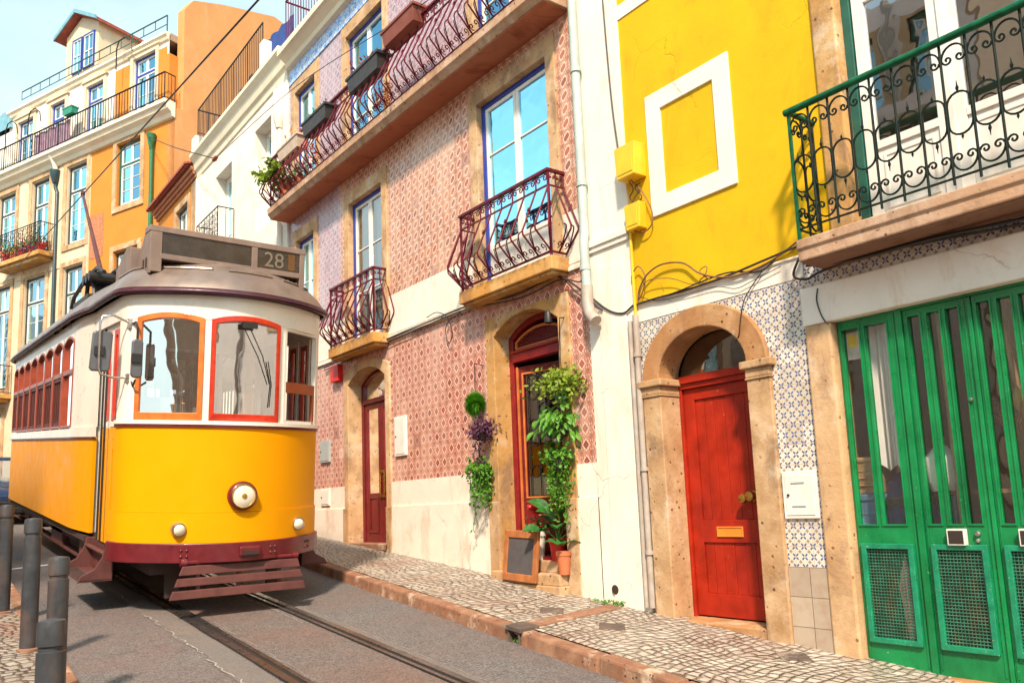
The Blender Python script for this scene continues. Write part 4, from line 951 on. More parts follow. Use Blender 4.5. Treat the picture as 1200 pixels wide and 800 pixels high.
# green shop doors
SD=.07
def Fs(u,z,d): return (XF+SD-d,u,z)
def shopleaf(y0,y1,zb,zt,strips,mesh,name,slot=None,fixed=False):
    mb=MB(); holes=[(a,b,-.265,1.35) for a,b in strips]+[(mesh[0]+.03,mesh[1]-.03,-1.15,-.45)]
    # front skin with openings, real thickness
    def mk(mb,x,th):
        ysl=sorted(set([y0,y1]+[v for h in holes for v in h[:2]])); zsl=sorted(set([zb,zt]+[v for h in holes for v in h[2:]]))
        for a,b in zip(ysl[:-1],ysl[1:]):
            for c,d in zip(zsl[:-1],zsl[1:]):
                if not any(h[0]<(a+b)/2<h[1] and h[2]<(c+d)/2<h[3] for h in holes): mb.add([(x,a,c),(x,b,c),(x,b,d),(x,a,d)],[(0,3,2,1)])
        for a,b,c,d in holes+[(y0,y1,zb,zt)]:
            X2=x+th
            mb.add([(x,a,c),(X2,a,c),(X2,a,d),(x,a,d)],[(0,1,2,3)]); mb.add([(x,b,c),(X2,b,c),(X2,b,d),(x,b,d)],[(0,1,2,3)]); mb.add([(x,a,c),(X2,a,c),(X2,b,c),(x,b,c)],[(0,1,2,3)]); mb.add([(x,a,d),(X2,a,d),(X2,b,d),(x,b,d)],[(0,1,2,3)])
    mk(mb,XF+SD,.05)
    for a,b in strips: rframe(mb,a-.012,b+.012,-.277,1.362,.012,.010,-.002,Fs)
    for h in(y0+.012,y1-.026): ubox(mb,h,h+.014,zb+.04,zt-.02,.006,-.001,Fs)
    lf=mb.build(name,M['green_door'],yh)
    g=MB()
    for a,b in strips: g.add([Fs(a,-.265,-.03),Fs(b,-.265,-.03),Fs(b,1.35,-.03),Fs(a,1.35,-.03)],[(0,1,2,3)])
    g.build('pane',M['glass_shop'],lf)
    m_=MB(); rframe(m_,mesh[0],mesh[1],-1.19,-.415,.042,.030,.0,Fs); m_.build('mesh_frame',M['green_light'],lf,bevel=.005)
    k=MB(); a,b=mesh[0]+.03,mesh[1]-.03
    n=round((b-a)/.024)
    for i in range(1,n):
        u=a+(b-a)*i/n; k.tube([Fs(u,-1.15,.008),Fs(u,-.45,.008)],.0028,4,cap=False)
    n=round(.70/.024)
    for i in range(1,n):
        z=-1.15+.70*i/n; k.tube([Fs(a,z,.011),Fs(b,z,.011)],.0042,4,cap=False)
    k.build('wire_mesh',M['mesh_wire'],lf)
    q=MB(); q.add([Fs(a,-1.15,-.035),Fs(b,-1.15,-.035),Fs(b,-.45,-.035),Fs(a,-.45,-.035)],[(0,1,2,3)]); q.build('mesh_glass',M['mesh_painted_reflection'],lf)  # opaque sheet in place of glass, reflections painted in its colour
    if slot:
        s=MB(); s.prism([Fs(slot,-.42,0.001),Fs(slot,-.30,0.001),Fs(slot,-.30,.05),Fs(slot,-.42,.05)],(0,.13,0)); s.build('letter_box',M['white_paint'],lf,bevel=.004)
        s=MB(); ubox(s,slot+.012,slot+.118,-.408,-.312,.053,.049,Fs); s.build('letter_box_mouth',M['dark'],lf)
        s=MB(); s.lathe([(.02,0),(.02,-.02),(.012,-.03),(0,-.03)],(XF+SD,slot-.075,-.335),10,'x'); s.lathe([(.014,0),(.014,-.02),(0,-.024)],(XF+SD,slot-.075,-.385),10,'x'); s.lathe([(.016,0),(.014,-.02),(0,-.024)],(XF+SD,y0+.035,.64),10,'x'); s.build('lock',M['chrome'],lf)
    return lf
M['mesh_wire']=paint('mesh_wire',(.06,.26,.17,1),.4,.4,(.25,.16,.08,1),.6,12,metal=.3); M['mesh_painted_reflection']=paint('mesh_reflection_paint',(.045,.05,.03,1),.35,.5,(.14,.06,.03,1),.6,3)  # mesh sheet: brown and green reflections of glass put into the paint
zb=-1.38
shopleaf(3.155,3.655,zb,1.425,[(3.47,3.645-.02),(3.235,3.42)],(3.195,3.62),'side_panel')
shopleaf(2.615,3.095,zb,1.405,[(2.965,3.06),(2.815,2.91),(2.675,2.77)],(2.655,3.06),'shop_door',slot=2.79)
shopleaf(2.095,2.575,zb,1.405,[(2.455,2.545),(2.31,2.405),(2.165,2.26)],(2.14,2.545),'shop_door',slot=2.30)
shopleaf(1.15,2.055,zb,1.425,[(1.85,2.01),(1.62,1.79),(1.38,1.56)],(1.25,2.0),'side_panel')
mb=MB(); ubox(mb,3.10,3.15,zb,1.425,.02,-.06,Fs); ubox(mb,2.58,2.61,zb,1.405,.014,-.05,Fs); ubox(mb,2.06,2.09,zb,1.425,.02,-.06,Fs); ubox(mb,.96,1.145,zb,1.425,.01,-.06,Fs); ubox(mb,2.06,3.15,1.408,1.428,.012,-.05,Fs); mb.build('door_frame',M['green_door'],yh,bevel=.004)
mb=MB(); ubox(mb,.9,3.66,-1.75,zb-.002,.10,-.2,Fs); mb.build('threshold',M['arch_stone'],yh,bevel=.01)
# balcony with french window
mb=MB(); prof=[(0,2.075),(.40,2.075),(.40,2.0),(.382,1.985),(.382,1.90),(.372,1.895),(0,1.895)]
mb.prism([(XF-d,1.48,z) for d,z in prof],(0,3.68-1.48,0)); bal=mb.build('balcony',M['slab_pink'],yh,bevel=.01)
mb=MB(); mb.box(XF-.36,XF-.005,1.50,3.66,1.88,1.893); mb.build('soffit',M['soffit_shade'],bal)  # thin sheet added under the slab, its dark colour stands for shade
def green_rail(y0,y1,Xp,z0,z1,XW):
    mb=MB(); n=round((y1-y0)/.172); st=(y1-y0)/n; H=z1-z0
    faces=[(lambda u,z:(Xp,u,z),y0,y1,n)]
    m=2; 
    for e in(y0,y1): faces.append((lambda u,z,e=e:(u,e,z),Xp,XW-.02,m))
    for fn,a,b,k in faces:
        s=(b-a)/k; w=abs(s)
        mb.tube([fn(a,z0+.05),fn(b,z0+.05)],.010,4)
        for i in range(k+1):
            u=a+s*i; mb.tube([fn(u,z0-(.02 if i%6==0 else 0)),fn(u,z1-.01)],.0105,5)
            if i==k: break
            c=u+s/2
            # hoops with inward volutes, top and bottom
            for z,sg in((z1-.03,-1),(z0+.06,1)):
                hoop=[(c-w*.47*cos(pi*j/12),z+sg*(.125-.10*sin(pi*j/12))) for j in range(13)]
                mb.tube([fn(p,q) for p,q in hoop],.0085,4)
                for t in(-1,1):
                    mb.tube([fn(p,q) for p,q in spiral((c+t*w*.24,z+sg*.128),w*.20,1.15,0 if t>0 else pi,(1 if t>0 else -1)*(-sg)*-1,13)],.0085,4)
            zm=z0+H*.47; hh=.15
            ov=[]
            for j in range(10): ov.append((c+w*.46*cos(pi*j/9),zm+hh*.5+w*.46*sin(pi*j/9)))
            for j in range(10): ov.append((c-w*.46*cos(pi*j/9),zm-hh*.5-w*.46*sin(pi*j/9)))
            mb.tube([fn(p,q) for p,q in ov],.0088,4,closed=True)
            for sg in((1,) if i%2==0 else(-1,)):
                ze=zm+sg*(hh*.5+w*.46); mb.tube([fn(c,ze),fn(c,ze+sg*.03),fn(c,ze+sg*.05),fn(c,ze+sg*.085)],[.005,.013,.006,.002],6)
                ze=zm-sg*(hh*.5+w*.46); mb.tube([fn(c,ze),fn(c,ze-sg*.02),fn(c,ze-sg*.04)],[.005,.010,.002],6)
    mb.build('railing',M['green_iron'],bal)
    mb=MB(); 
    mb.tube([(Xp-.012,y0-.03,z1),(Xp-.012,y1+.03,z1)],.030,8); 
    for e in(y0,y1): mb.tube([(Xp-.012,e,z1),(XW,e,z1)],.026,8); mb.box(Xp-.012,Xp+.012,e-.012,e+.012,z0-.05,z1)
    mb.build('hand_rail',M['green_rail'],bal,smooth=50)
green_rail(1.52,3.66,XF-.365,2.12,3.20,XF)
mb=MB(); ubox(mb,3.36,3.575,2.08,5.7,.03,-.2); ubox(mb,1.56,1.775,2.08,5.7,.03,-.2); ubox(mb,1.775,3.36,5.55,5.7,.03,-.2); mb.build('window_surround',M['ochre'],yh,bevel=.014)
mb=MB(); mb.ring([(1.775,2.08),(1.775,5.55),(3.36,5.55),(3.36,2.08)],[(1.85,2.09),(1.85,5.47),(3.285,5.47),(3.285,2.09)],F,-.10,-.19); frw=mb.build('french_window',M['green_frame'],yh,bevel=.005)
mb=MB(); gl=MB()
for a,b in((1.86,2.565),(2.575,3.275)):
    rframe(mb,a,b,2.10,5.46,.10,-.115,-.175,wb=.12); ubox(mb,a+.10,b-.10,2.22,2.80,-.13,-.16); ubox(mb,a+.10,b-.10,2.80,2.87,-.112,-.17); ubox(mb,a+.10,b-.10,4.12,4.16,-.12,-.165)
    rframe(mb,a+.14,b-.14,2.28,2.75,.025,-.122,-.131)
    gl.add([F(a+.10,2.87,-.145),F(b-.10,2.87,-.145),F(b-.10,5.36,-.145),F(a+.10,5.36,-.145)],[(0,1,2,3)])
ubox(mb,2.545,2.595,2.1,5.46,-.10,-.116)
mb.build('sash',M['white_clean'] if 0 else M['white_paint'],frw,bevel=.005); gl.build('pane',M['glass'],frw)
# goods behind the green doors
def crate(c,sz,m,lab,name='storage_box',cat='box',group=None):
    t=thing(name,lab,cat,c,group); x,y,z=c; a,b,h=sz
    mb=MB(); mb.hexa([(x-a*.45,y-b*.45,z),(x+a*.45,y-b*.45,z),(x+a*.45,y+b*.45,z),(x-a*.45,y+b*.45,z),(x-a/2,y-b/2,z+h*.86),(x+a/2,y-b/2,z+h*.86),(x+a/2,y+b/2,z+h*.86),(x-a/2,y+b/2,z+h*.86)])
    for k in range(3): mb.box(x-a*.5,x+a*.5,y-b*.46,y+b*.46,z+h*(.2+.2*k),z+h*(.2+.2*k)+.012)
    mb.build('body',M[m],t,bevel=.012)
    mb=MB(); mb.box(x-a*.53,x+a*.53,y-b*.53,y+b*.53,z+h*.86,z+h); mb.build('lid',M[m],t,bevel=.012); return t
gx=XF+.38; gz=-1.35
gr='boxes stacked behind the left green pane'
for k,(h,m,l) in enumerate(((.46,'blue_bin','blue storage box at the bottom of the stack behind the green doors'),(.44,'blue_bin','blue storage box second from the bottom behind the green doors'),(.42,'blue_bin','blue storage box right under the tan one behind the green doors'),(.30,'pole_wood','tan storage box on top of the stack behind the green doors'))):
    crate((gx,3.66-.03,gz),(.40,.34,h),m,l,group=gr); gz+=h+.004
t=thing('bin','round navy bin behind the second narrow pane of the green doors','bin',(gx+.0,3.33,-1.35)); mb=MB(); mb.lathe([(.20,0),(.24,.9),(.25,1.25),(.22,1.42),(.12,1.50),(0,1.52)],(gx+.0,3.28,-1.35),20); mb.build('body',M['navy'],t,smooth=40)
mb=MB(); mb.lathe([(.255,1.22),(.262,1.24),(.262,1.28),(.255,1.30)],(gx+.0,3.28,-1.35),20); mb.build('rim',M['black'],t)
mb=MB(); 
mb.lathe([(.16,0),(.22,.2),(.23,.6),(.21,.95),(.12,1.05),(.0,1.04)],(gx-.06,3.30,-1.35),14)
solo(mb,'sack',M['sack'],'dusty pink sack standing behind the green side panel','sack',(gx-.06,3.30,-1.35),smooth=60)
def drape(y0,y1,z0,z1,X,m,lab,name,cat,amp=.03):
    mb=MB(); n=14
    for i in range(n):
        a=y0+(y1-y0)*i/n; b=y0+(y1-y0)*(i+1)/n
        xa=X+amp*sin(i*1.7); xb=X+amp*sin((i+1)*1.7)
        mb.add([(xa,a,z0+.03*sin(i)),(xb,b,z0+.03*sin(i+1)),(xb,b,z1),(xa,a,z1),(xa+.006,a,z0+.03*sin(i)),(xb+.006,b,z0+.03*sin(i+1)),(xb+.006,b,z1),(xa+.006,a,z1)],[(0,1,2,3),(7,6,5,4),(0,1,5,4),(2,3,7,6),(0,3,7,4),(1,2,6,5)])
    return solo(mb,name,M[m],lab,cat,(X,(y0+y1)/2,z0),smooth=60)
drape(3.18,3.44,.18,1.36,XF+.19,'cloth','white sheet hanging behind the second narrow pane','sheet','cloth')
drape(3.16,3.66,-.30,-.22,XF+.22,'teal_cloth','turquoise cloth lying along the sill inside the green side panel','cloth','cloth',.04)
drape(2.86,3.02,-.6,-.06,XF+.26,'blue_bin','pale blue cloth behind the first green door leaf','cloth','cloth',.03)
mb=MB(); mb.tube([(XF+.22,2.86,-1.35),(XF+.20,2.87,1.5)],.035,8); solo(mb,'wooden_pole',M['pole_wood'],'pale wooden pole upright behind the first green door leaf','pole',(XF+.3,2.86,-1.35),smooth=50)
mb=MB(); mb.tube([(XF+.42,2.20,-1.35),(XF+.22,2.50,1.6)],.022,8); solo(mb,'wooden_pole',M['pole_wood'],'thin wooden pole leaning behind the second green door leaf','pole',(XF+.42,2.20,-1.35),smooth=50)
mb=MB(); mb.lathe([(.10,0),(.13,.08),(.13,.26),(.05,.34),(.035,.36),(.035,.42),(0,.42)],(XF+.25,3.0,-.02),16)
solo(mb,'jug',M['white_pot'],'white plastic jug behind the first green door leaf','jug',(XF+.25,3.0,-.02),smooth=50)
t=thing('shelf','brown wooden shelf board inside the shop behind the jug','shelf',(XF+.5,2.6,-.04)); mb=MB(); mb.box(XF+.3,XF+.62,2.3,3.12,-.05,-.02); mb.build('board',M['pole_wood'],t)
mb=MB(); mb.box(XF+.32,XF+.36,2.32,2.36,-1.36,-.05); mb.box(XF+.32,XF+.36,3.07,3.11,-1.36,-.05); mb.build('leg',M['pole_wood'],t)
for k,(y,z) in enumerate(((2.70,.45),(2.66,.18),(2.40,.62),(2.33,.34))):
    lab=['upper dry maize cob hanging behind the first green door leaf','lower dry maize cob hanging behind the first green door leaf','upper dry maize cob hanging behind the second green door leaf','lower dry maize cob hanging behind the second green door leaf'][k]
    t=thing('maize_cob',lab,'maize',(XF+.22,y,z),'dry maize cobs hanging inside the shop'); mb=MB(); mb.lathe([(.0,-.09),(.022,-.07),(.032,-.01),(.026,.06),(.01,.09),(0,.095)],(XF+.22,y,z),10); mb.build('cob',M['gourd'],t,smooth=60)
    mb=MB(); mb.tube([(XF+.22,y,z+.09),(XF+.22,y+.01,1.5)],.003,4); mb.build('string',M['cable_brown'],t)
g=random.Random(14); mb=MB()
for _ in range(34):
    a=g.uniform(0,6.28); mb.tube([(XF+.25,2.47,.30),(XF+.25+.04*cos(a),2.47+.06*sin(a),.42+g.uniform(0,.1)),(XF+.25+.08*cos(a),2.47+.13*sin(a),.46+g.uniform(0,.25))],[.003,.003,.002],4)
leaves(mb,[(XF+.25+g.uniform(-.06,.06),2.47+g.uniform(-.1,.1),.5+g.uniform(-.05,.2)) for _ in range(60)],.035,g)
solo(mb,'dried_bunch',M['dry'],'reddish dried herb bunch behind the second green door leaf','herbs',(XF+.25,2.47,.3))
t=thing('shop_counter','dark green counter inside the shop behind the second leaf','counter',(XF+1.0,2.0,-1.36)); mb=MB(); mb.box(XF+.7,XF+1.3,1.2,2.6,-1.36,-.35); mb.build('body',M['green_frame'],t); mb=MB(); mb.box(XF+.66,XF+1.34,1.16,2.64,-.35,-.31); mb.build('top',M['pole_wood'],t)
t=thing('paper_sign','small yellow paper sign inside the left green pane','sign',(XF+.14,3.58,1.22)); mb=MB(); mb.box(XF+.13,XF+.134,3.51,3.62,1.10,1.33); mb.build('sheet',M['flower_w'],t); mb=MB(); mb.box(XF+.127,XF+.1295,3.525,3.605,1.20,1.31); mb.build('printed_panel',M['yellow_box'],t)

# fixtures of the yellow house
t=wallbox((917,553,962,607),.022,'letter_cabinet','white_paint','white metal letter cabinet on blue and white tiles right of the red door','letter box')
c=FP(940,575); mb=MB()
for z,w in((.10,.10),(-.10,.10)): mb.box(XF-.033,XF-.026,4.04,4.17,z-.008,z+.004)
mb.build('slot',M['meter_grey'],t)
def jbox(y0,y1,z0,z1,d,lab):
    t=thing('junction_box',lab,'box',(XF,(y0+y1)/2,z0),'yellow junction boxes'); mb=MB(); mb.hexa([(XF-d,y0+.02,z0),(XF,y0+.02,z0),(XF,y1-.02,z0),(XF-d,y1-.02,z0),(XF-d,y0,z1),(XF,y0,z1),(XF,y1,z1+.01),(XF-d,y1,z1)]); mb.build('case',M['yellow_box'],t,bevel=.008)
    mb=MB(); mb.box(XF-d-.006,XF-d+.0,y0+.04,y1-.04,z0+.04,z1-.04); mb.build('cover',M['yellow_box'],t,bevel=.004)
jbox(5.60,5.90,3.42,3.78,.19,'larger upper yellow junction box beside the white blind frame'); jbox(5.64,5.87,2.86,3.14,.12,'smaller lower yellow junction box below the larger one')
# cables along the facades
def P(x,y,o=.03): q=FP(x,y,XF-o); return (q[0],q[1],q[2])
G='cables slung across the house fronts'
cable([P(380,431,.05),P(420,412,.05),P(470,390,.05),P(510,374,.06),P(550,358,.06),P(600,347,.1),P(640,329,.1),P(658,325,.08),P(688,345,.06),P(712,363,.05),P(730,367,.05),P(742,358,.05)],.012,'cable','black cable under the two small maroon balconies',group=G)
cable([P(380,434,.05),P(440,408,.05),P(500,381,.05),P(545,363,.06),P(610,349,.09),P(655,328,.08),P(680,330,.05),P(690,318,.05),P(692,345,.05)],.009,'cable','thin black cable ending behind the pale rain pipe',group=G)
cable([P(500,372,.05),P(512,366,.06),P(524,372,.07),P(530,390,.06),P(526,402,.05),P(522,388,.05),P(526,376,.05),P(540,366,.05)],.007,'cable','loose cable loop on pink tiles between the two small balconies',group=G)
cable([P(660,326,.07),P(675,342,.05),P(688,352,.07),P(706,364,.06)],.008,'cable','short black cable sagging from the right small balcony to the pipe',group=G)
cable([P(742,358,.03),P(770,349,.035),P(800,341,.03),P(850,324,.035),P(900,303,.03),P(938,287,.03)],.011,'cable','black cable along the lower edge of the yellow wall',group=G)
cable([P(752,354,.03),P(790,343,.05),P(850,320,.03),P(890,318,.03),P(912,300,.03),P(936,282,.03)],.008,'cable','second black cable running just above the white band of the yellow wall',group=G)
cable([P(748,356,.04),P(749,340,.05),P(758,322,.06),P(775,310,.05),P(800,308,.04),P(820,320,.05),P(845,325,.04),P(870,321,.04),P(905,305,.03),P(938,280,.03)],.010,'cable_brown','brown cable looping over the lower left of the yellow wall',group=G)
cable([P(745,340,.04),P(740,325,.05),P(748,312,.05),P(756,325,.05),P(752,345,.05),P(748,352,.04)],.007,'cable_brown','small brown cable coil at the lower left corner of the yellow wall',group=G)
cable([P(738,210,.08),P(752,224,.05),P(763,245,.05),P(764,262,.05),P(754,272,.05),P(740,268,.06),P(735,255,.06),P(742,235,.05),P(750,222,.06)],.008,'cable_brown','brown cable loops hanging round the two yellow boxes',group=G)
cable([P(747,352,.05),P(757,330,.06),P(785,326,.05),P(812,333,.04),P(826,322,.05),P(828,312,.05),P(820,318,.05),P(832,328,.04)],.005,'cable_brown','thin brown cable with a small loop near the foot of the yellow wall',group=G)
cable([P(750,348,.04),P(770,352,.03),P(800,346,.03),P(838,336,.03),P(862,338,.03),P(880,330,.03),P(915,312,.03)],.004,'cable','very thin dark cable crossing the white band under the yellow wall',group=G)
cable([P(737,212,.09),P(742,222,.07),P(738,232,.06),P(746,238,.05),P(752,230,.06),P(744,220,.07),P(750,214,.07)],.006,'cable','short tangle of dark cable under the upper yellow box',group=G)
cable([P(706,0,.05),P(712,70,.05),P(718,130,.05),P(726,186,.06)],.009,'cable','grey black cable dropping down the white margin to the upper yellow box',group=G)
cable([P(893,318,.03),P(880,337,.03),P(872,352,.05),P(868,372,.06),P(866,392,.06),P(862,400,.02)],.006,'cable','thin black cable crossing the stone arch of the red door',group=G)
cable([P(941,292,.05),P(930,322,.05),P(945,327,.05),P(962,318,.05),P(1010,300,.08),P(1080,285,.10),P(1200,262,.10),P(1300,240,.1)],.012,'cable','black cable bundle under the green balcony slab',group=G)
cable([P(945,311,.1),P(1000,304,.12),P(1090,280,.13),P(1200,256,.13),P(1290,236,.13)],.016,'cable','thick black cable tucked under the green balcony slab',group=G)
cable([P(958,338,.045),P(957,352,.045),P(962,368,.045),P(968,378,.045)],.006,'cable','short black cable at the left end of the shop lintel',group=G)
mb=MB(); X=XF-.05; mb.tube([(X,5.86,2.86),(X,5.855,1.95),(X,5.855,1.70)],.016,7); y_=mb.build('conduit',M['yellow_box'],yh)
mb=MB(); mb.tube([(X,5.86,1.95),(X,5.87,.4),(X,5.87,-1.08)],.034,9); pass
for z in(1.5,.3,-.55): mb.lathe([(.045,0),(.045,.04)],(X,5.865,z),10)
mb.build('rain_pipe',M['pipe_old'],yh,smooth=50)
mb=MB(); mb.tube([(X,5.945,1.9),(X,5.945,-1.08)],.028,8); mb.build('conduit',M['pipe_old'],yh,smooth=50)

# ------------------------------------------------------------------ white house
wh=thing('white_house','white house with recessed windows and a railed roof terrace','house',(XF,18.5,roadz(18.5)))
a0,a1=15.42,21.85
R1=(19.05,20.30,6.3,8.66); R2=(16.44,17.46,6.3,8.75); G1=(18.9,20.2,2.3,4.9); G2=(16.3,17.5,2.3,4.9); G3=(18.6,20.1,-3,2.0)
mb=MB(); wall_cells(mb,a0,a1,-3,9.2,[R1,R2,G1,G2,G3],XF,.34); mb.build('wall',M['white_clean'],wh)
mb=MB(); prof=[(0,9.18),(.03,9.20),(.05,9.36),(.10,9.40),(.14,9.60),(.24,9.72),(.24,9.82),(-.3,9.84),(-.3,9.18)]
mb.prism([(XF-d,a0+.05,z) for d,z in prof],(0,a1-a0-.05,0)); mb.build('cornice',M['cream'],wh,bevel=.006)
mb=MB(); ubox(mb,a0,a0+.55,-3,9.18,.05,-.2); ubox(mb,a1-.4,a1,-3,9.16,.04,-.2); mb.build('pilaster',M['white_clean'],wh,bevel=.01)
mb=MB(); mb.box(XF-.14,XF+.1,16.75-.2,16.75+.05,9.84,10.55); mb.box(XF-.2,XF+.15,21.45,21.8,9.84,10.25); mb.box(XF+.1,XF+6,a0,a1,9.1,9.5); mb.box(XF+5.8,XF+6,a0,a1,-3,9.1); mb.box(XF+.2,XF+5.8,a1-.1,a1,-3,9.1); mb.build('roof_terrace',M['white_clean'],wh)
mb=MB(); straight_rail(mb,F,16.65,21.5,9.84,11.0,.125,.010,.020,.07,d=.12); straight_rail(mb,lambda u,z,d:(XF-.12+u,21.5,z),0,2.0,9.84,11.0,.14,.010,.02,.07,mids=(10.35,)); mb.build('railing',M['black_iron'],wh)
for h in(R1,R2,G1,G2): window(wh,h[0]+.02,h[1]-.02,h[2]+.02,h[3]-.02,.30,'white_paint',.06,3,True,'glass_far','full')
mb=MB(); mb.box(XF-.42,XF,18.78,20.55,6.1,6.26); b_=mb.build('balcony',M['white_clean'],wh,bevel=.01)
mb=MB()
for e in(18.82,20.5):
    pass
straight_rail(mb,F,18.82,20.5,6.26,7.34,.21,.008,.016,.06,d=.40)
for e in(18.82,20.5): straight_rail(mb,lambda u,z,d,e=e:(XF-.40+u,e,z),0,.38,6.26,7.34,.19,.008,.014,.06)
k=0; u=18.82
while u<20.4:
    for z in(6.5,6.78,7.06):
        mb.tube([(XF-.40,a,b) for a,b in spiral((u+.105,z),.09,1.2,k*.8,1,12)],.006,4); mb.tube([(XF-.40,a,b) for a,b in spiral((u+.105,z+.13),.07,1.1,k*.8+pi,-1,10)],.006,4); k+=1
    u+=.21
mb.build('railing',M['black_iron'],b_)
mb=MB(); mb.tube([(XF-.09,15.72,8.1),(XF-.09,15.72,-1)],.055,8); mb.lathe([(.075,8.1),(.10,8.2),(.13,8.3),(.135,8.85),(.12,8.95),(0,8.95)],(XF-.1,15.72,0),12); mb.build('rain_pipe',M['beige_wall'],wh,smooth=50); mb=MB(); mb.tube([(XF-.06,21.62,9.1),(XF-.06,21.62,4)],.06,8); mb.build('rain_pipe',M['beige_wall'],wh,smooth=50)

# ------------------------------------------------------------------ small orange house
oh=thing('orange_house','small orange house with a red tiled eave beyond the white house','house',(XF,24,roadz(24)))
b0,b1=21.9,26.0
OW=(22.72,23.95,6.9,8.92)
mb=MB(); wall_cells(mb,b0,b1,-3,9.25,[OW],XF,.2); mb.build('wall',M['orange_wall'],oh)
mb=MB()
for d,z0,z1 in((.06,9.25,9.34),(.12,9.34,9.44),(.18,9.44,9.55)): ubox(mb,b0,b1+.05,z0,z1,d,-.2)
mb.build('brick_cornice',M['brick'],oh,bevel=.008)
mb=MB(); n=22
for i in range(n):
    y=b0+(b1-b0+.2)*(i+.5)/n
    for k in range(5):
        x=XF-.34+k*.38; z=9.58+k*.13
        pts=[(y+.088*cos(pi*j/6),.085*sin(pi*j/6)) for j in range(7)]
        mb.add([(x,p,z+q) for p,q in pts]+[(x+.44,p*.92+y*.08,z+.145+q) for p,q in pts],[(j,j+1,8+j,7+j) for j in range(6)]+[tuple(range(7))])
mb.add([(XF-.30,b0,9.57),(XF+1.7,b0,10.25),(XF+1.7,b1+.2,10.25),(XF-.30,b1+.2,9.57)],[(0,1,2,3)]); mb.build('roof',M['roof_tile'],oh)
mb=MB(); rframe(mb,22.55,24.12,6.75,9.06,.2,.03,-.15); mb.build('window_surround',M['peach'],oh,bevel=.01)
window(oh,22.76,23.91,6.95,8.85,.12,'dark_frame',.06,3,True,'glass_far')
mb=MB(); ubox(mb,b0,22.35,-3,9.2,.035,-.05); mb.build('quoin',M['ochre_red'],oh,bevel=.01)
# ------------------------------------------------------------------ tall house at the bend of the street
TA=radians(21.8); CX,CY=6.3,27.0
def B(s,z,d): return (CX-sin(TA)*s-cos(TA)*d, CY+cos(TA)*s-sin(TA)*d, z)
def xfB(x,y,z): return B(y,z,-x)
th=thing('apartment_house','tall orange and white house with railed balcony, dormer and blue windows at the bend','house',(CX,CY,roadz(CY)))
S0,S1=-1.05,13.5
r2=[(.67,1.97,10.5,12.72),(3.69,4.90,9.75,12.66),(6.01,7.15,9.62,12.64),(8.26,9.47,10.4,12.6),(10.5,11.7,10.4,12.6)]
r3=[(.70,2.00,6.7,8.92),(3.74,4.92,5.9,8.92),(6.05,7.44,5.9,8.97),(8.37,9.6,5.0,8.95),(10.6,11.8,5.0,8.95)]
r1=[(.9,2.0,1.6,4.3),(3.6,5.0,1.2,4.3),(6.2,7.4,1.2,4.2),(8.6,9.9,1.2,4.1),(10.9,12.2,1.2,4.1)]
rm=[(-.03,1.16,13.42,15.58),(2.86,3.87,13.42,15.44),(5.20,6.12,13.42,15.42),(7.27,8.32,13.42,15.36)]
allh=r1+r2+r3
mb=MB(xfB); wall_cells(mb,S0,3.46,-1,13.2,allh,0,.25); mb.build('wall',M['orange_wall'],th)
mb=MB(xfB); wall_cells(mb,3.46,S1,-1,13.2,allh,0,.25); mb.build('wall',M['far_white'],th)
mb=MB(xfB); wall_cells(mb,S0+.35,9.0,13.2,15.95,rm,0,.25); wall_cells(mb,9.0,S1,13.2,15.2,[],0,.25); mb.build('attic_wall',M['white_clean'],th)
for a,b in((1.35,2.2),(-.6,-.20)):
    mb=MB(); ubox(mb,a,b,13.4,15.5,.012,-.02,B); mb.build('attic_panel',M['orange_wall'],th)
def bprism(prof,s0,s1,name,m,par=th,bev=.01):
    mb=MB(); n=len(prof); mb.add([B(s0,z,d) for d,z in prof]+[B(s1,z,d) for d,z in prof],[tuple(range(n))[::-1],tuple(range(n,2*n))]+[(i,(i+1)%n,n+(i+1)%n,n+i) for i in range(n)]); return mb.build(name,M[m],par,bevel=bev)
bal2=bprism([(0,13.36),(.42,13.36),(.42,13.24),(.34,13.18),(.30,13.08),(.16,12.98),(.10,12.86),(0,12.84)],S0-.03,S1,'balcony','cream')
mb=MB(); straight_rail(mb,B,S0+.02,S1,13.36,14.28,.15,.015,.028,.08,d=.38); straight_rail(mb,lambda u,z,d:B(S0+.02,z,u),0.0,.38,13.36,14.28,.15,.011,.02,.08); mb.build('railing',M['black_iron'],bal2)
bprism([(0,15.95),(.14,15.95),(.16,15.86),(.10,15.80),(.06,15.70),(0,15.68)],S0+.35,9.0,'roof_cornice','cream')
mb=MB(); straight_rail(mb,B,S0+.4,8.1,15.95,16.55,.62,.016,.022,.28,d=.06); mb.build('roof_railing',M['green_frame'],th)
for k,(a,b,c,d) in enumerate(rm):
    mb=MB(); rframe(mb,a-.16,b+.16,c-.08,d+.14,.15,.05,-.1,B)
    p=[(a-.28,d+.14),(b+.28,d+.14),((a+b)/2,d+.46)]
    mb.add([B(u,z,.10) for u,z in p]+[B(u,z,-.05) for u,z in p],[(0,1,2),(5,4,3),(0,1,4,3),(1,2,5,4),(2,0,3,5)]); mb.build('window_surround',M['far_white'],th)
    window(th,a,b,c,d,.10,'blue_frame',.08,2,True,'glass_sky',None if k in(0,2) else 'half',fn=B,transom=d-.62)
for k,(a,b,c,d) in enumerate(r2+r3):
    mb=MB(); rframe(mb,a-.20,b+.20,c-.2,d+.22,.19,.05,-.12,B); mb.build('window_surround',M['peach'],th,bevel=.01)
    window(th,a,b,c,d,.12,'dark_frame' if k else 'green_frame',.09,3,True,'glass_sky' if k<5 else 'glass_far','half' if k%3==1 else None,fn=B,transom=d-.75 if d-c<2.6 else d-.95)
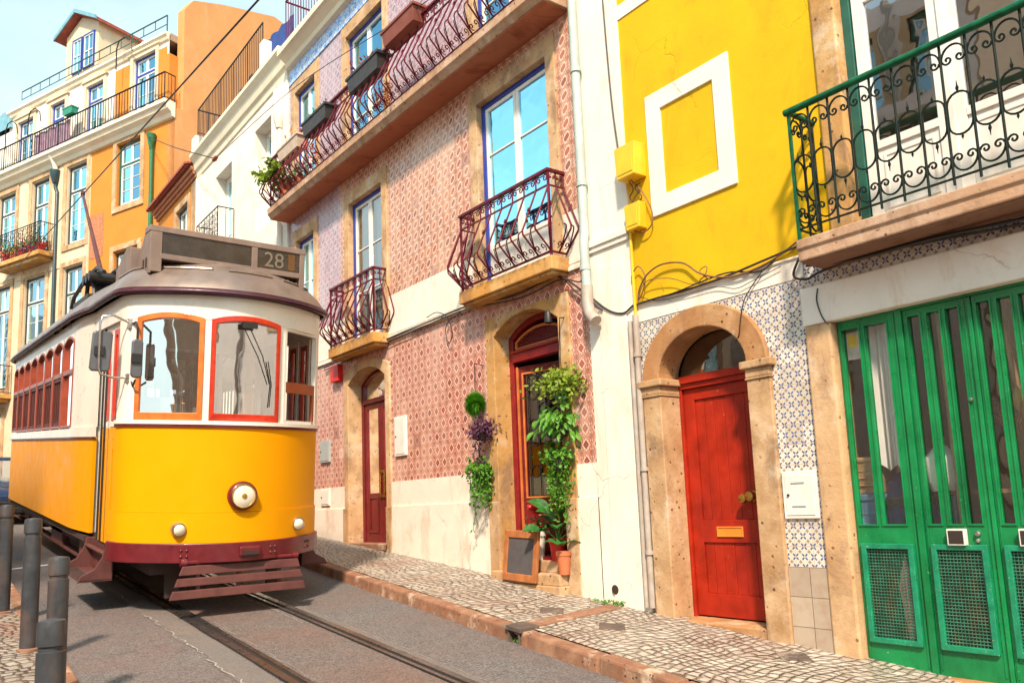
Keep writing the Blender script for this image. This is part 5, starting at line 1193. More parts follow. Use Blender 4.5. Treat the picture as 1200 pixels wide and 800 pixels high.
for k,(a,b,c,d) in enumerate(r1):
    mb=MB(); rframe(mb,a-.22,b+.22,c-.6,d+.22,.21,.05,-.12,B); mb.build('door_surround',M['peach'],th,bevel=.01)
    mb=MB(); rframe(mb,a,b,c,d,.1,-.10,-.18,B); ubox(mb,a+.1,b-.1,c+.1,c+1.0,-.13,-.16,B); dd=mb.build('door',M['wine'],th)
    mb=MB(); mb.add([B(a+.1,c+1.0,-.15),B(b-.1,c+1.0,-.15),B(b-.1,d-.1,-.15),B(a+.1,d-.1,-.15)],[(0,1,2,3)]); mb.build('pane',M['glass_far'],dd)
mb=MB(); ubox(mb,3.48,3.66,-1,12.8,.03,-.05,B); ubox(mb,5.15,5.85,9.0,12.8,.025,-.05,B); ubox(mb,7.55,7.95,9.0,12.8,.025,-.05,B); mb.build('pilaster',M['far_white'],th)
mb=MB(); ubox(mb,2.65,3.44,8.95,10.5,.008,-.02,B); mb.build('bare_brick_patch',M['brick'],th)
def bbalcony(s0,s1,zt,H,name='balcony'):
    mb=MB(); ubox(mb,s0,s1,zt-.16,zt,.60,0,B); ubox(mb,s0+.15,s1-.15,zt-.28,zt-.16,.5,0,B); b_=mb.build(name,M['slab'],th,bevel=.012)
    mb=MB(); straight_rail(mb,B,s0+.03,s1-.03,zt,zt+H,.14,.012,.018,.06,d=.56)
    for e in(s0+.03,s1-.03): straight_rail(mb,lambda u,z,d,e=e:B(e,z,u),0,.56,zt,zt+H,.14,.012,.018,.06)
    n=int((s1-s0-.06)/.28)
    for i in range(n):
        for zz in(.25,.55,.85):
            mb.tube([B(s0+.03+(i+.5)*.28+a,zt+zz+b,.56) for a,b in [(.13*cos(q),.13*sin(q)) for q in np.linspace(0,2*pi,9)[:-1]]],.009,4,closed=True)
    mb.build('railing',M['black_iron'],b_); return b_
bbalcony(5.5,8.6,9.62,1.05); bbalcony(8.0,12.0,4.75,1.05)
mb=MB(); mb.tube([B(5.52,13.2,.30),B(5.52,12.9,.12),B(5.50,12.55,.10)],.09,8); hop=mb.build('rain_pipe',M['white_clean'],th,smooth=50)
mb=MB(); mb.lathe([(.08,-.3),(.16,-.05),(.19,.12),(.19,.18)],B(5.50,12.5,.12),10); mb.tube([B(5.50,12.3,.12),B(5.52,12.05,.08),B(5.40,11.85,.08),B(5.38,4.0,.08)],.065,8); mb.build('rain_pipe',M['dark_pipe'],th,smooth=50)
mb=MB(); mb.lathe([(.06,-.35),(.11,-.1),(.15,.1),(.16,.16)],B(-.05,12.35,.14),10); mb.tube([B(-.05,12.1,.12),B(-.03,9.2,.10),B(-.05,9.02,.12),B(-.45,8.85,.14),B(-.62,8.75,.14),B(-.66,8.5,.12),B(-.66,2,.12)],.065,8); mb.build('rain_pipe',M['green_pipe'],th,smooth=50)
# gable wall towards us
nS=Vector((-sin(TA),cos(TA),0)); 
def gp(x,y,s=S0):
    d=Vector(ray(x,y)); p0=Vector(B(s,0,0)); t=p0.dot(nS)/d.dot(nS); q=d*t; r=-(q-p0).dot(Vector((-cos(TA),-sin(TA),0))); return r,q.z
top=[gp(x,y) for x,y in((211,8),(227,1),(262,6),(322,20))]
top=[(max(.30,top[0][0]),top[0][1])]+top[1:]; top.append((top[-1][0]+6,top[-1][1]-.6))
poly=[(0,-1),(0,13.2),(top[0][0],13.25)]+top+[(top[-1][0],-1)]
mb=MB(); n=len(poly); mb.add([B(S0,z,-r) for r,z in poly]+[B(S0+.34,z,-r) for r,z in poly],[tuple(range(n)),tuple(range(n,2*n))[::-1]]+[(i,(i+1)%n,n+(i+1)%n,n+i) for i in range(n)]); mb.build('gable_wall',M['party_wall'],th)
mb=MB(); ubox(mb,S0+.30,-.10,13.36,15.2,.02,-.3,B); mb.build('parapet_pier',M['orange_wall'],th)
mb=MB(); ubox(mb,S0+.34,S1,15.7,15.95,-.05,-9,B); ubox(mb,S0+.34,S1,-1,15.7,-8.8,-9,B); ubox(mb,S1-.2,S1,-1,15.7,-.26,-8.8,B)
for z in(4.9,9.2,13.0): ubox(mb,S0+.34,S1-.2,z,z+.2,-.26,-8.8,B)
mb.build('roof',M['room'],th)
# dormer
mb=MB(); 
fr_=[(3.55,15.95),(3.55,18.0),(4.6,18.5),(5.55,18.0),(5.55,15.95)]
mb.add([B(s,z,-.15) for s,z in fr_]+[B(s,z,-3.2) for s,z in fr_],[tuple(range(5)),tuple(range(5,10))[::-1]]+[(i,(i+1)%5,5+(i+1)%5,5+i) for i in range(5)]); dm=mb.build('dormer',M['far_white'],th)
mb=MB()
for sg in(-1,1):
    a=[B(4.62,18.66,.12),B(4.62+sg*1.28,17.98,.12),B(4.62+sg*1.28,17.98,-3.4),B(4.62,18.66,-3.4)]; b=[(p[0],p[1],p[2]-.12) for p in a]
    mb.add(a+b,[(0,1,2,3),(7,6,5,4),(0,1,5,4),(1,2,6,5),(2,3,7,6)])
mb.build('dormer_roof',M['roof_tile'],dm)
mb=MB()
for sg in(-1,1):
    a=[B(4.62,18.70,.16),B(4.62+sg*1.30,18.0,.16),B(4.62+sg*1.30,17.86,.16),B(4.62,18.55,.16)]; b=[(p[0]+cos(TA)*.08,p[1]+sin(TA)*.08,p[2]) for p in a]; mb.hexa(a+b)
mb.build('barge_board',M['zinc'],dm)
for a,b in((3.74,4.42),(4.50,5.10)):
    mb=MB(); rframe(mb,a,b,16.35,17.7,.055,-.10,-.19,B); mb.build('window',M['blue_frame'],dm)
    mb=MB(); rframe(mb,a+.055,b-.055,16.405,17.645,.035,-.11,-.17,B); ubox(mb,a+.07,b-.07,17.0,17.03,-.115,-.16,B); ubox(mb,(a+b)/2-.012,(a+b)/2+.012,16.42,17.63,-.118,-.165,B); mb.build('sash',M['white_paint'],dm)
    mb=MB(); mb.add([B(a+.07,16.42,-.145),B(b-.07,16.42,-.145),B(b-.07,17.63,-.145),B(a+.07,17.63,-.145)],[(0,1,2,3)]); mb.build('pane',M['glass_sky'],dm)
mb=MB(); pts=[(8.75+.55*(1-cos(pi*j/8)),15.3+.75*sin(pi*j/8)) for j in range(9)]
mb.add([B(s,z,.1) for s,z in pts]+[B(s,z,-3) for s,z in pts],[tuple(range(9)),tuple(range(9,18))[::-1]]+[(i,i+1,10+i,9+i) for i in range(8)]); mb.build('zinc_vault',M['zinc'],th,smooth=40)
for s,z in((6.95,14.25),(1.6,15.2),(8.5,14.2)):
    mb=MB(); mb.tube([B(s,z,.38),B(s,z+.75,.38),B(s-.15,z+.98,.40),B(s-.5,z+1.0,.42),B(s-.85,z+.75,.44),B(s-.95,z+.35,.44)],.022,5); mb.build('bracket',M['black_iron'],th)
# things on those balconies
def boxplanter(c,L,W_,H,along,m,lab,plant=None,pm='leaf',grp=None,n=90,size=.05,nm='planter'):
    """window box: along is the horizontal unit direction of its long side"""
    t=thing(nm,lab,'planter',c,grp); ax=Vector((along[0],along[1],0)); pr=Vector((-ax.y,ax.x,0)); c0=Vector(c)
    def q(a,b,z): v=c0+ax*a+pr*b; return (v.x,v.y,v.z+z)
    mb=MB(); 
    mb.hexa([q(-L*.46,-W_*.4,0),q(L*.46,-W_*.4,0),q(L*.46,W_*.4,0),q(-L*.46,W_*.4,0),q(-L*.5,-W_*.5,H*.82),q(L*.5,-W_*.5,H*.82),q(L*.5,W_*.5,H*.82),q(-L*.5,W_*.5,H*.82)])
    mb.hexa([q(-L*.53,-W_*.56,H*.82),q(L*.53,-W_*.56,H*.82),q(L*.53,W_*.56,H*.82),q(-L*.53,W_*.56,H*.82),q(-L*.53,-W_*.56,H),q(L*.53,-W_*.56,H),q(L*.53,W_*.56,H),q(-L*.53,W_*.56,H)])
    mb.build('box',M[m],t,bevel=.006)
    if plant:
        g=random.Random(int(L*1000)+n); mb=MB(); leaves(mb,[q(g.uniform(-L*.42,L*.42),g.gauss(0,W_*.3),H+abs(g.gauss(0,plant*.5))) for _ in range(n)],size,g); mb.build('foliage',M[pm],t)
    return t
dB=(-sin(TA),cos(TA))
boxplanter(B(4.15,14.30,.42),1.0*.55,.26,.26,dB,'teal_pot','small green planter hooked on the top balcony of the far house')
mb=MB(); 
for i in range(12):
    a,b=4.3+i*.19,4.3+(i+1)*.19; da,db=.31+.03*sin(i*2.1),.31+.03*sin((i+1)*2.1)
    mb.add([B(a,13.45,da+.01),B(b,13.45,db+.01),B(b,14.25,db+.01),B(a,14.25,da+.01)],[(0,1,2,3)])
solo(mb,'rug',M['purple_cloth'],'faded purple cloth hung along the top railing of the far house','cloth',B(5.4,13.45,.4),thickness=.01)
for k,(s,mt,lab) in enumerate(((8.1,'flower','red flower pot at the left end of the far middle balcony'),(7.6,'leaf_lime','yellow green potted plant on the far middle balcony'),(7.0,'flower','red flower pot in the middle of the far middle balcony'),(6.4,'flower','red flower pot right of the middle on the far balcony'),(5.9,'flower','red flower pot at the right end of the far middle balcony'))):
    c=B(s,9.62,.32); t=thing('potted_plant',lab,'plant',c,'pots on the far balcony'); mb=MB(); mb.lathe([(.13,0),(.17,.26),(.19,.26),(.19,.32),(.15,.32)],c,12); mb.build('pot',M['red_pot' if mt=='flower' else 'terracotta'],t)
    g=random.Random(k); mb=MB(); leaves(mb,[(c[0]+g.gauss(0,.16),c[1]+g.gauss(0,.16),c[2]+.35+abs(g.gauss(0,.2 if mt=='flower' else .35))) for _ in range(90)],.10,g); mb.build('foliage',M['leaf_dark' if mt=='flower' else mt],t)
    if mt=='flower':
        mb=MB(); leaves(mb,[(c[0]+g.gauss(0,.17),c[1]+g.gauss(0,.17),c[2]+.30+abs(g.gauss(0,.14))) for _ in range(60)],.08,g,wide=.9); mb.build('blossom',M['flower'],t)

# ------------------------------------------------------------------ houses outside the frame (seen in the panes)
def backhouse(name,label,X,y0,y1,z0,z1,dirx,m,wins,pipe=None):
    t=thing(name,label,'house',(X,(y0+y1)/2,z0))
    G_=lambda u,z,d:(X-dirx*d,u,z)
    mb=MB(xf=lambda x,y,z:(X+dirx*x,y,z)); wall_cells(mb,y0,y1,z0,z1,wins,0,.2); mb.build('wall',M[m],t)
    for a,b,c,d in wins:
        mb=MB(); rframe(mb,a-.18,b+.18,c-.15,d+.18,.18,.04,-.1,G_); mb.build('window_surround',M['peach'],t)
        window(t,a,b,c,d,.12,'green_frame',.07,3,True,'glass_far',None,fn=G_)
    mb=MB(); mb.box(X+dirx*.21,X+dirx*6,y0,y1,z1-.3,z1); mb.box(X+dirx*5.8,X+dirx*6,y0,y1,z0,z1-.3); mb.box(X+dirx*.21,X+dirx*5.8,y0,y0+.1,z0,z1-.3); mb.box(X+dirx*.21,X+dirx*5.8,y1-.1,y1,z0,z1-.3); mb.build('roof',M['room'],t)
    if pipe:
        mb=MB(); mb.tube([(X-dirx*.08,pipe,z1),(X-dirx*.08,pipe,2.0),(X-dirx*.08,pipe-.12,1.7),(X-dirx*.08,pipe-.14,z0)],.065,8); mb.build('rain_pipe',M['pipe_old'],t)
    return t
backhouse('beige_house','plain beige house next to the yellow one, outside the picture',XF,-16,-3.05,-4,7.5,1,'beige_wall',[(-5.2,-4.1,2.9,5.4),(-15,-13.8,2.9,5.4)],-8.6)
backhouse('pink_house','pale pink house on the opposite side of the street, outside the picture',-3.6,6.4,11.5,-4,8.1,-1,'pink_wall',[(6.8,7.8,5.4,7.5),(8.6,9.6,5.4,7.5),(9.4,10.5,2.2,4.8)],8.2)
t=thing('utility_pole','grey utility pole on the opposite pavement, reflected in the tram windscreen','pole',(-3.2,5.15,-2)); mb=MB(); mb.tube([(-3.2,5.15,-2),(-3.2,5.15,1.6),(-3.2,5.28,1.95),(-3.2,5.30,7)],.085,10); mb.build('post',M['pipe_old'],t,smooth=50); mb=MB(); mb.box(-3.32,-3.1,5.05,5.25,.6,1.2); mb.build('switch_box',M['meter_grey'],t,bevel=.01)
backhouse('peach_house','peach coloured house on the opposite side of the street, behind the camera',-3.6,-16,.95,-4,4.6,-1,'party_wall',[(-3.0,-1.9,1.2,3.6),(-7,-5.9,1.2,3.6),(-11,-9.9,1.2,3.6)],-4.5)
backhouse('cream_house','tall cream house on the opposite side of the street, outside the picture',-3.6,11.6,22,-4,8.2,-1,'cream',[(13,14.2,2.2,4.6),(16,17.2,2.2,4.6),(19,20.2,2.2,4.6),(13,14.2,5.6,7.6),(16,17.2,5.6,7.6)],12.2)
backhouse('pale_house','long pale house farther up the opposite side of the street, outside the picture',-4.6,22.2,42,-2,10,-1,'beige_wall',[(24,25.2,3.2,5.8),(28,29.2,3.2,5.8),(32,33.2,3.2,5.8),(24,25.2,6.8,9.2),(28,29.2,6.8,9.2),(32,33.2,6.8,9.2)],26.5)
backhouse('rose_house','tall rose coloured house behind the pale pink one across the street, outside the picture',-4.9,6.5,11,-4,11.2,-1,'pink_wall',[(7.0,7.9,8.4,10.4),(8.6,9.5,8.4,10.4),(10,10.7,8.4,10.4)],8.25)
# ------------------------------------------------------------------ tram (local frame: x across, y rearwards from the nose, z up from the rails)
tram=thing('tram','yellow and cream vintage tram with route board 28 on the tracks','tram',(2.985,8.75,roadz(8.75)),rot=(SLOPE,0,0))
def mkpath(pts):
    P=np.array(pts,float); L=np.concatenate([[0],np.cumsum(np.linalg.norm(np.diff(P,axis=0),axis=1))]); return P,L
_half=[(x,.5*x*x) for x in np.linspace(0,1.0,21)]+[(1.045,.56),(1.08,.63),(1.103,.71),(1.115,.80),(1.12,.95),(1.125,1.2),(1.13,1.6),(1.13,2.02)]
_P,_L=mkpath(_half)
def FN(t,z,d):
    s=1 if t>=0 else -1; a=min(abs(t),_L[-1]); x=np.interp(a,_L,_P[:,0]); y=np.interp(a,_L,_P[:,1])
    e=.02; x0,y0=np.interp(max(a-e,0),_L,_P[:,0]),np.interp(max(a-e,0),_L,_P[:,1]); x1,y1=np.interp(min(a+e,_L[-1]),_L,_P[:,0]),np.interp(min(a+e,_L[-1]),_L,_P[:,1])
    if a<e: tx,ty=1,0
    else:
        tx,ty=x1-x0,y1-y0; l=sqrt(tx*tx+ty*ty); tx/=l;ty/=l
    return (s*(x+ty*d), y-tx*d, z)
def t_of_x(x): return float(np.interp(abs(x),_P[:21,0],_L[:21]))*(1 if x>=0 else -1)
def t_of_y(y): return float(np.interp(y,_P[20:,1],_L[20:]))
def band(mb,t0,t1,z0,z1,d0,d1,n=None,zf=None):
    n=n or max(1,int(abs(t1-t0)/.06))
    vs_=[];
    for i in range(n+1):
        t=t0+(t1-t0)*i/n
        for z,d in((z0,d0),(z1,d0),(z1,d1),(z0,d1)): vs_.append(FN(t,z,d))
    fs=[]
    for i in range(n):
        a=4*i;b=a+4
        for j in range(4): fs.append((a+j,a+(j+1)%4,b+(j+1)%4,b+j))
    fs+=[(3,2,1,0),(4*n,4*n+1,4*n+2,4*n+3)]
    mb.add(vs_,fs); return mb
TD=t_of_y(.80); TE=_L[-1]                # front of the doorways, rear of the cab side
mb=MB(); band(mb,-TD,TD,1.08,1.965,0,-.04); band(mb,-TD,TD,.76,1.078,.012,-.04); mb.build('dash_panel',M['t_yellow'],tram,smooth=30)
mb=MB(); band(mb,-TD-.02,TD+.02,.565,.765,.045,-.05); mb.build('bumper',M['t_maroon'],tram,smooth=30,bevel=.008)
for tx in(-.56,.34,.92):
    for a in(-.028,.028):
        for b in(-.03,.03):
            q=FN(tx+a,.665+b,.045); mb=MB(); mb.lathe([(.017,.004),(.015,-.008),(.006,-.013),(0,-.013)],q,8,'y'); mb.build('bolt',M['t_maroon'],tram,smooth=60)
mb=MB(); q=FN(.07,.66,.045); mb.box(q[0]-.115,q[0]+.115,q[1]-.03,q[1]+.02,.615,.725); c_=mb.build('coupling_socket',M['t_maroon'],tram,bevel=.02)
mb=MB(); mb.box(q[0]-.085,q[0]+.085,q[1]-.033,q[1]-.031,.635,.675); mb.build('socket_mouth',M['dark'],c_)
mb=MB(); band(mb,-TD,TD,1.965,1.995,.018,-.04); mb.build('belt_moulding',M['t_maroon'],tram,smooth=30)
wins=[(-1.045,-.435,-1),(-.372,.372,0),(.44,1.04,1)]
tw=[(t_of_x(a),t_of_x(b),k) for a,b,k in wins]
mb=MB(); band(mb,-TD,TD,1.995,2.035,.024,-.06)
ed=[-TD]+[v for a,b,k in tw for v in(a,b)]+[TD]
for i in range(0,len(ed),2): band(mb,ed[i],ed[i+1],2.035,3.11,0,-.06,4)
mb.build('front_frame',M['t_cream'],tram,smooth=30)
mb=MB(); band(mb,-TE,TE,3.105,3.36,.004,-.05); mb.build('fascia',M['t_cream'],tram,smooth=30)
for (a,b,k) in tw:
    if k==1:      # open right-hand light: only a low guard bar
        mb=MB(); rframe(mb,a,b,2.035,3.11,.035,.006,-.05,FN); w=mb.build('windscreen',M['t_cream'],tram)
        mb=MB(); band(mb,a+.03,b-.03,2.38,2.50,.0,-.03); band(mb,b-.09,b-.035,2.04,2.40,.0,-.03,2); mb.build('guard_rail',M['chip_wood'],w)
        continue
    A=segpts(a,b,3.115,.055); n=.05
    outer=[(a,2.035),(a,3.115)]+A+[(b,3.115),(b,2.035)]
    Ai=segpts(a+n,b-n,3.065,.045); inner=[(a+n,2.115),(a+n,3.065)]+Ai+[(b-n,3.065),(b-n,2.115)]
    mb=MB(); mb.ring(outer,inner,FN,.022,-.03,closed=True); w=mb.build('windscreen',M['t_orange' if k<0 else 't_red'],tram,bevel=.006)
    mb=MB(); n_=.0
    pl=[FN(u,z,-.004) for u,z in (inner[0],inner[-1])]; (xa_,ya_,_z),(xb_,yb_,_z2)=pl; sk=-.022 if k==0 else 0
    pane=[(FN(u,z,0)[0],) for u,z in inner]
    mb.add([(p_[0],ya_+(yb_-ya_)*(p_[0]-xa_)/(xb_-xa_)+sk*(2*(p_[0]-xa_)/(xb_-xa_)-1),z) for p_,(u,z) in zip(pane,inner)],[tuple(range(len(inner)))[::-1]]); mb.build('pane',M['glass_tram' if k<0 else 'glass_tram_clear'],w)
    if k==0:
        mb=MB(); mb.tube([FN(-.02,3.08,.04),FN(.14,2.75,.045),FN(.24,2.45,.03)],.006,5); mb.tube([FN(.22,2.70,.022),FN(.27,2.45,.02),FN(.25,2.2,.02)],.006,5); mb.box(-.08,.08,-.05,-.01,3.04,3.10); mb.build('wiper',M['black'],w)
# lamps
def lamp(tx,z,r,ringm,name):
    q=FN(tx,z,.012); mb=MB(); mb.lathe([(r*1.17,.03),(r*1.20,-.02),(r*1.15,-.05),(r*1.02,-.062),(r,-.05),(r,-.03)],q,28,'y'); l=mb.build(name,M[ringm],tram,smooth=50)
    if r>.1:
        mb=MB(); mb.lathe([(r*1.0,-.05),(r*.99,-.064),(r*.93,-.066),(r*.92,-.05)],q,28,'y'); mb.build('lens_ring',M['brass'],l,smooth=40)
    mb=MB(); mb.lathe([(r,-.045),(r*.8,-.062),(r*.45,-.074),(0,-.078)],q,24,'y'); mb.build('lens',M['lens'],l,smooth=60)
    if r>.1:
        mb=MB(); mb.lathe([(r*.22,-.0775),(r*.2,-.083),(0,-.085)],q,12,'y'); mb.build('lens_boss',M['brass'],l,smooth=60)
lamp(-.015,1.25,.130,'t_maroon','headlight'); lamp(t_of_x(-.60),.91,.062,'chrome','side_lamp'); lamp(t_of_x(.70),.91,.062,'chrome','side_lamp')
# lifeguard
mb=MB()
def lg(x,z):   # sloped plane of the slats
    return (x,.02+(.57-z)*-.12,z)
for z0,z1 in((.455,.545),(.345,.425),(.22,.305)):
    k=lambda z:(.57-z)/.35
    l0,l1=-.575-.14*k(z0),-.575-.14*k(z1); r0,r1=.635+.09*k(z0),.635+.09*k(z1)
    mb.hexa([lg(l0,z0),lg(r0,z0),(r0,lg(r0,z0)[1]+.03,z0),(l0,lg(l0,z0)[1]+.03,z0),lg(l1,z1),lg(r1,z1),(r1,lg(r1,z1)[1]+.03,z1),(l1,lg(l1,z1)[1]+.03,z1)])
lgd=mb.build('lifeguard',M['t_wood'],tram,bevel=.006)
mb=MB()
for x in(-.42,.0,.44): mb.hexa([(x-.02,.03,.24),(x+.02,.03,.24),(x+.02,.06,.24),(x-.02,.06,.24),(x-.02,.06,.58),(x+.02,.06,.58),(x+.02,.09,.58),(x-.02,.09,.58)])
mb.tube([(-.57,.06,.575),(.64,.06,.575)],.022,8); mb.lathe([(.04,-.03),(.045,.03)],(-.57,.06,.575),10,'x'); mb.lathe([(.035,-.03),(.035,.03)],(.62,.06,.575),10,'x'); mb.build('lifeguard_bracket',M['t_maroon'],lgd,smooth=40)
# platform doors and sides
for sd in(-1,1):
    def DN(y,z,d,sd=sd):
        t=t_of_y(y); q=FN(t,z,d); return (sd*q[0],q[1],q[2])
    for y0,y1 in((.86,1.20),(1.22,1.56)):
        mb=MB(); rframe(mb,y0,y1,.70,1.96,.13,-.03,-.06,DN); ubox(mb,y0+.13,y1-.13,.83,1.05,-.035,-.055,DN); ubox(mb,y0+.13,y1-.13,1.72,1.83,-.035,-.055,DN); d_=mb.build('platform_door',M['t_yellow'],tram,bevel=.004)
        mb=MB(); ubox(mb,y0+.15,y1-.15,1.05,1.73,-.045,-.055,DN); mb.build('door_slot',M['t_slot'],d_)
        mb=MB(); rframe(mb,y0,y1,1.97,3.10,.06,-.03,-.06,DN); mb.build('upper_frame',M['t_cream'],d_)
        mb=MB(); rframe(mb,y0+.06,y1-.06,2.04,3.04,.06,-.025,-.06,DN); mb.build('door_window',M['t_red'],d_)
        mb=MB(); mb.add([DN(y0+.12,2.1,-.045),DN(y1-.12,2.1,-.045),DN(y1-.12,2.98,-.045),DN(y0+.12,2.98,-.045)],[(0,1,2,3)]); mb.build('pane',M['glass_tram'],d_)
    mb=MB(); ubox(mb,1.57,2.02,.66,3.10,-.20,-.24,DN); mb.build('door_gap',M['dark'],tram)
    mb=MB(); mb.tube([(sd*1.10,1.60,.70),(sd*1.10,1.60,3.1)],.016,6); mb.build('door_post',M['black'],tram)
    mb=MB(); mb.tube([(sd*1.15,.84,.74),(sd*1.15,.84,2.1)] if sd>0 else [(sd*1.145,1.21,.72),(sd*1.145,1.21,2.75)],.012,6); mb.build('grab_rail',M['black'] if sd<0 else M['t_maroon'],tram)
    # hanging step
    mb=MB(); x0,x1=sd*1.06,sd*1.38
    mb.box(x0,x1,.90,1.95,.335,.36); 
    for y in(.90,1.95):
        pr=[(1.06,.70),(1.14,.70),(1.17,.58),(1.24,.46),(1.36,.40),(1.40,.33),(1.06,.33)]
        mb.prism([(sd*a,y,b) for a,b in pr],(0,.02,0))
    mb.box(sd*1.06,sd*1.08,.92,1.95,.36,.70); mb.box(sd*1.10,sd*1.16,.95,1.95,.60,.625); st_=mb.build('step',M['t_wood'],tram,bevel=.006)
    mb=MB()
    for i in range(9): mb.box(sd*(1.24+i*.016),sd*(1.248+i*.016),.93,1.93,.36,.366)
    mb.build('tread',M['t_under'],st_)
# body sides
_by=[2.0,2.15,2.4,2.65,2.9,9.1,9.6,10.05]; _bx=[1.115,1.135,1.165,1.19,1.20,1.20,1.19,1.13]
bx=lambda y: float(np.interp(y,_by,_bx))
N8=8; WP=.825; WY=3.02
for sd in(-1,1):
    def S(y,z,d,sd=sd): return (sd*(bx(y)+d),y,z)
    def sband(mb,y0,y1,z0,z1,d0,d1,dx=.25):
        n=max(1,int((y1-y0)/dx)); 
        for i in range(n): ubox(mb,y0+(y1-y0)*i/n,y0+(y1-y0)*(i+1)/n,z0,z1,d0,d1,S)
    def strip_(mb,y0,y1,z0,z1,d):
        yy=[y for y in _by if y0<y<y1]; yy=[y0]+yy+[y1]
        for a,b in zip(yy[:-1],yy[1:]):
            mb.add([S(a,z0,d),S(b,z0,d),S(b,z1,d),S(a,z1,d),S(a,z0,d-.04),S(b,z0,d-.04),S(b,z1,d-.04),S(a,z1,d-.04)],[(0,1,2,3),(7,6,5,4),(3,2,6,7),(0,1,5,4)]+([(0,3,7,4)] if a==y0 else [])+([(1,2,6,5)] if b==y1 else []))
    mb=MB(); strip_(mb,2.0,10.05,.74,1.86,0); mb.build('side_panel',M['t_yellow'],tram,smooth=40)
    mb=MB(); strip_(mb,2.0,10.05,1.862,1.985,.012); strip_(mb,2.0,WY,1.985,3.36,0); strip_(mb,WY,10.05,3.20,3.36,0); strip_(mb,WY+N8*WP,10.05,1.985,3.2,0)
    for k in range(1,N8): strip_(mb,WY+k*WP-.03,WY+k*WP+.03,1.985,3.2,-.002)
    mb.build('window_frame',M['t_cream'],tram,smooth=40)
    mb=MB(); strip_(mb,1.98,10.05,1.850,1.866,.02); mb.build('side_moulding',M['t_maroon'],tram)
    for k in range(N8):
        a,b=WY+k*WP+(.03 if k else 0),WY+(k+1)*WP-.03
        A=segpts(a,b,3.11,.085,8); Ai=segpts(a+.035,b-.035,3.09,.075,8)
        outer=[(a,1.965),(a,3.11)]+A+[(b,3.11),(b,1.965)]; inner=[(a+.035,2.02),(a+.035,3.09)]+Ai+[(b-.035,3.09),(b-.035,2.02)]
        mb=MB(); mb.ring(outer,inner,S,.012,-.04,closed=True); ubox(mb,a+.035,b-.035,2.69,2.75,.010,-.04,S); w=mb.build('side_window',M['t_sidewood'],tram,bevel=.005)
        mb=MB(); tp=[(a,3.11)]+A+[(b,3.11)]; mb.add([S(a,3.2,.002)]+[S(u,z,.002) for u,z in tp]+[S(b,3.2,.002)],[tuple(range(len(tp)+2))]); mb.build('arch_spandrel',M['t_cream'],w)
        mb=MB(); mb.add([S(a+.035,2.75,-.03),S(b-.035,2.75,-.03),S(b-.035,3.09,-.03)]+[S(u,z,-.03) for u,z in Ai[::-1]]+[S(a+.035,3.09,-.03)],[tuple(range(4+len(Ai)))]); mb.add([S(a+.035,2.02,-.03),S(b-.035,2.02,-.03),S(b-.035,2.69,-.03),S(a+.035,2.69,-.03)],[(0,1,2,3)]) if k==0 else None
        mb.build('pane',M['glass_tram'],w)
        if k: 
            mb=MB(); rframe(mb,a+.035,b-.035,2.02,2.69,.05,.0,-.03,S)
            for q in range(1,4): ubox(mb,a+.085+(b-a-.17)*q/4-.015,a+.085+(b-a-.17)*q/4+.015,2.07,2.64,-.01,-.03,S)
            mb.build('lower_sash',M['t_red'] if k in(0,) else M['t_dark'],w)
# bulkheads, floor, ceiling, seats
mb=MB()
for y in(2.03,9.98):
    mb.box(-1.1,-.38,y,y+.05,.74,2.0); mb.box(.38,1.1,y,y+.05,.74,2.0); mb.box(-1.1,1.1,y,y+.05,3.0,3.34)
    for x in(-1.06,-.38,.32,1.0): mb.box(x,x+.06,y,y+.05,2.0,3.0)
mb.build('bulkhead',M['t_cream'],tram,bevel=.006)
mb=MB(); 
for x0,x1 in((-.32,-.02),(.02,.32)): mb.ring(rect(x0,x1,.76,2.96),rect(x0+.06,x1-.06,1.7,2.86),lambda u,z,d:(u,2.04-d,z),.0,-.04,closed=True); mb.box(x0+.06,x1-.06,2.05,2.07,.8,1.69)
mb.build('saloon_door',M['chip_wood'],tram,bevel=.004)
mb=MB(); mb.box(-1.05,1.05,.62,10.0,.68,.74); mb.box(-1.15,1.15,2.1,9.95,.64,.70); mb.build('floor',M['t_under'],tram)
mb=MB(); mb.box(-1.05,1.05,.55,2.0,3.28,3.31); mb.box(-1.15,1.15,2.0,10.0,3.28,3.32); mb.build('ceiling',M['t_cream'],tram)
for k in range(7):
    y=3.3+k*.9
    for x in(-.72,.72):
        mb=MB(); mb.box(x-.38,x+.38,y,y+.42,1.1,1.18); mb.box(x-.38,x+.38,y+.38,y+.45,1.18,1.95); mb.box(x-.05,x+.05,y+.1,y+.3,.74,1.1); mb.build('seat',M['t_dark'],tram,bevel=.015)
mb=MB(); mb.lathe([(.17,0),(.17,.9),(.20,.92),(.20,.96),(0,.98)],(-.45,.72,.74),16); mb.tube([(-.45,.72,1.75),(-.30,.66,1.76)],.02,6); mb.build('controller',M['black'],tram,smooth=40)
mb=MB(); mb.tube([(.35,.75,.74),(.35,.75,1.85)],.03,8); mb.tube([(.35+.2*cos(a),.75+.2*sin(a),1.85) for a in np.linspace(0,2*pi,17)[:-1]],.016,6,closed=True); mb.tube([(.15,.75,1.85),(.55,.75,1.85)],.012,5); mb.build('hand_brake',M['brass'],tram,smooth=50)
mb=MB(); mb.box(-.85,-.55,.75,.78,2.10,2.30); mb.box(-.35,-.2,.7,.73,2.08,2.2); mb.build('notice_card',M['white_paint'],tram)
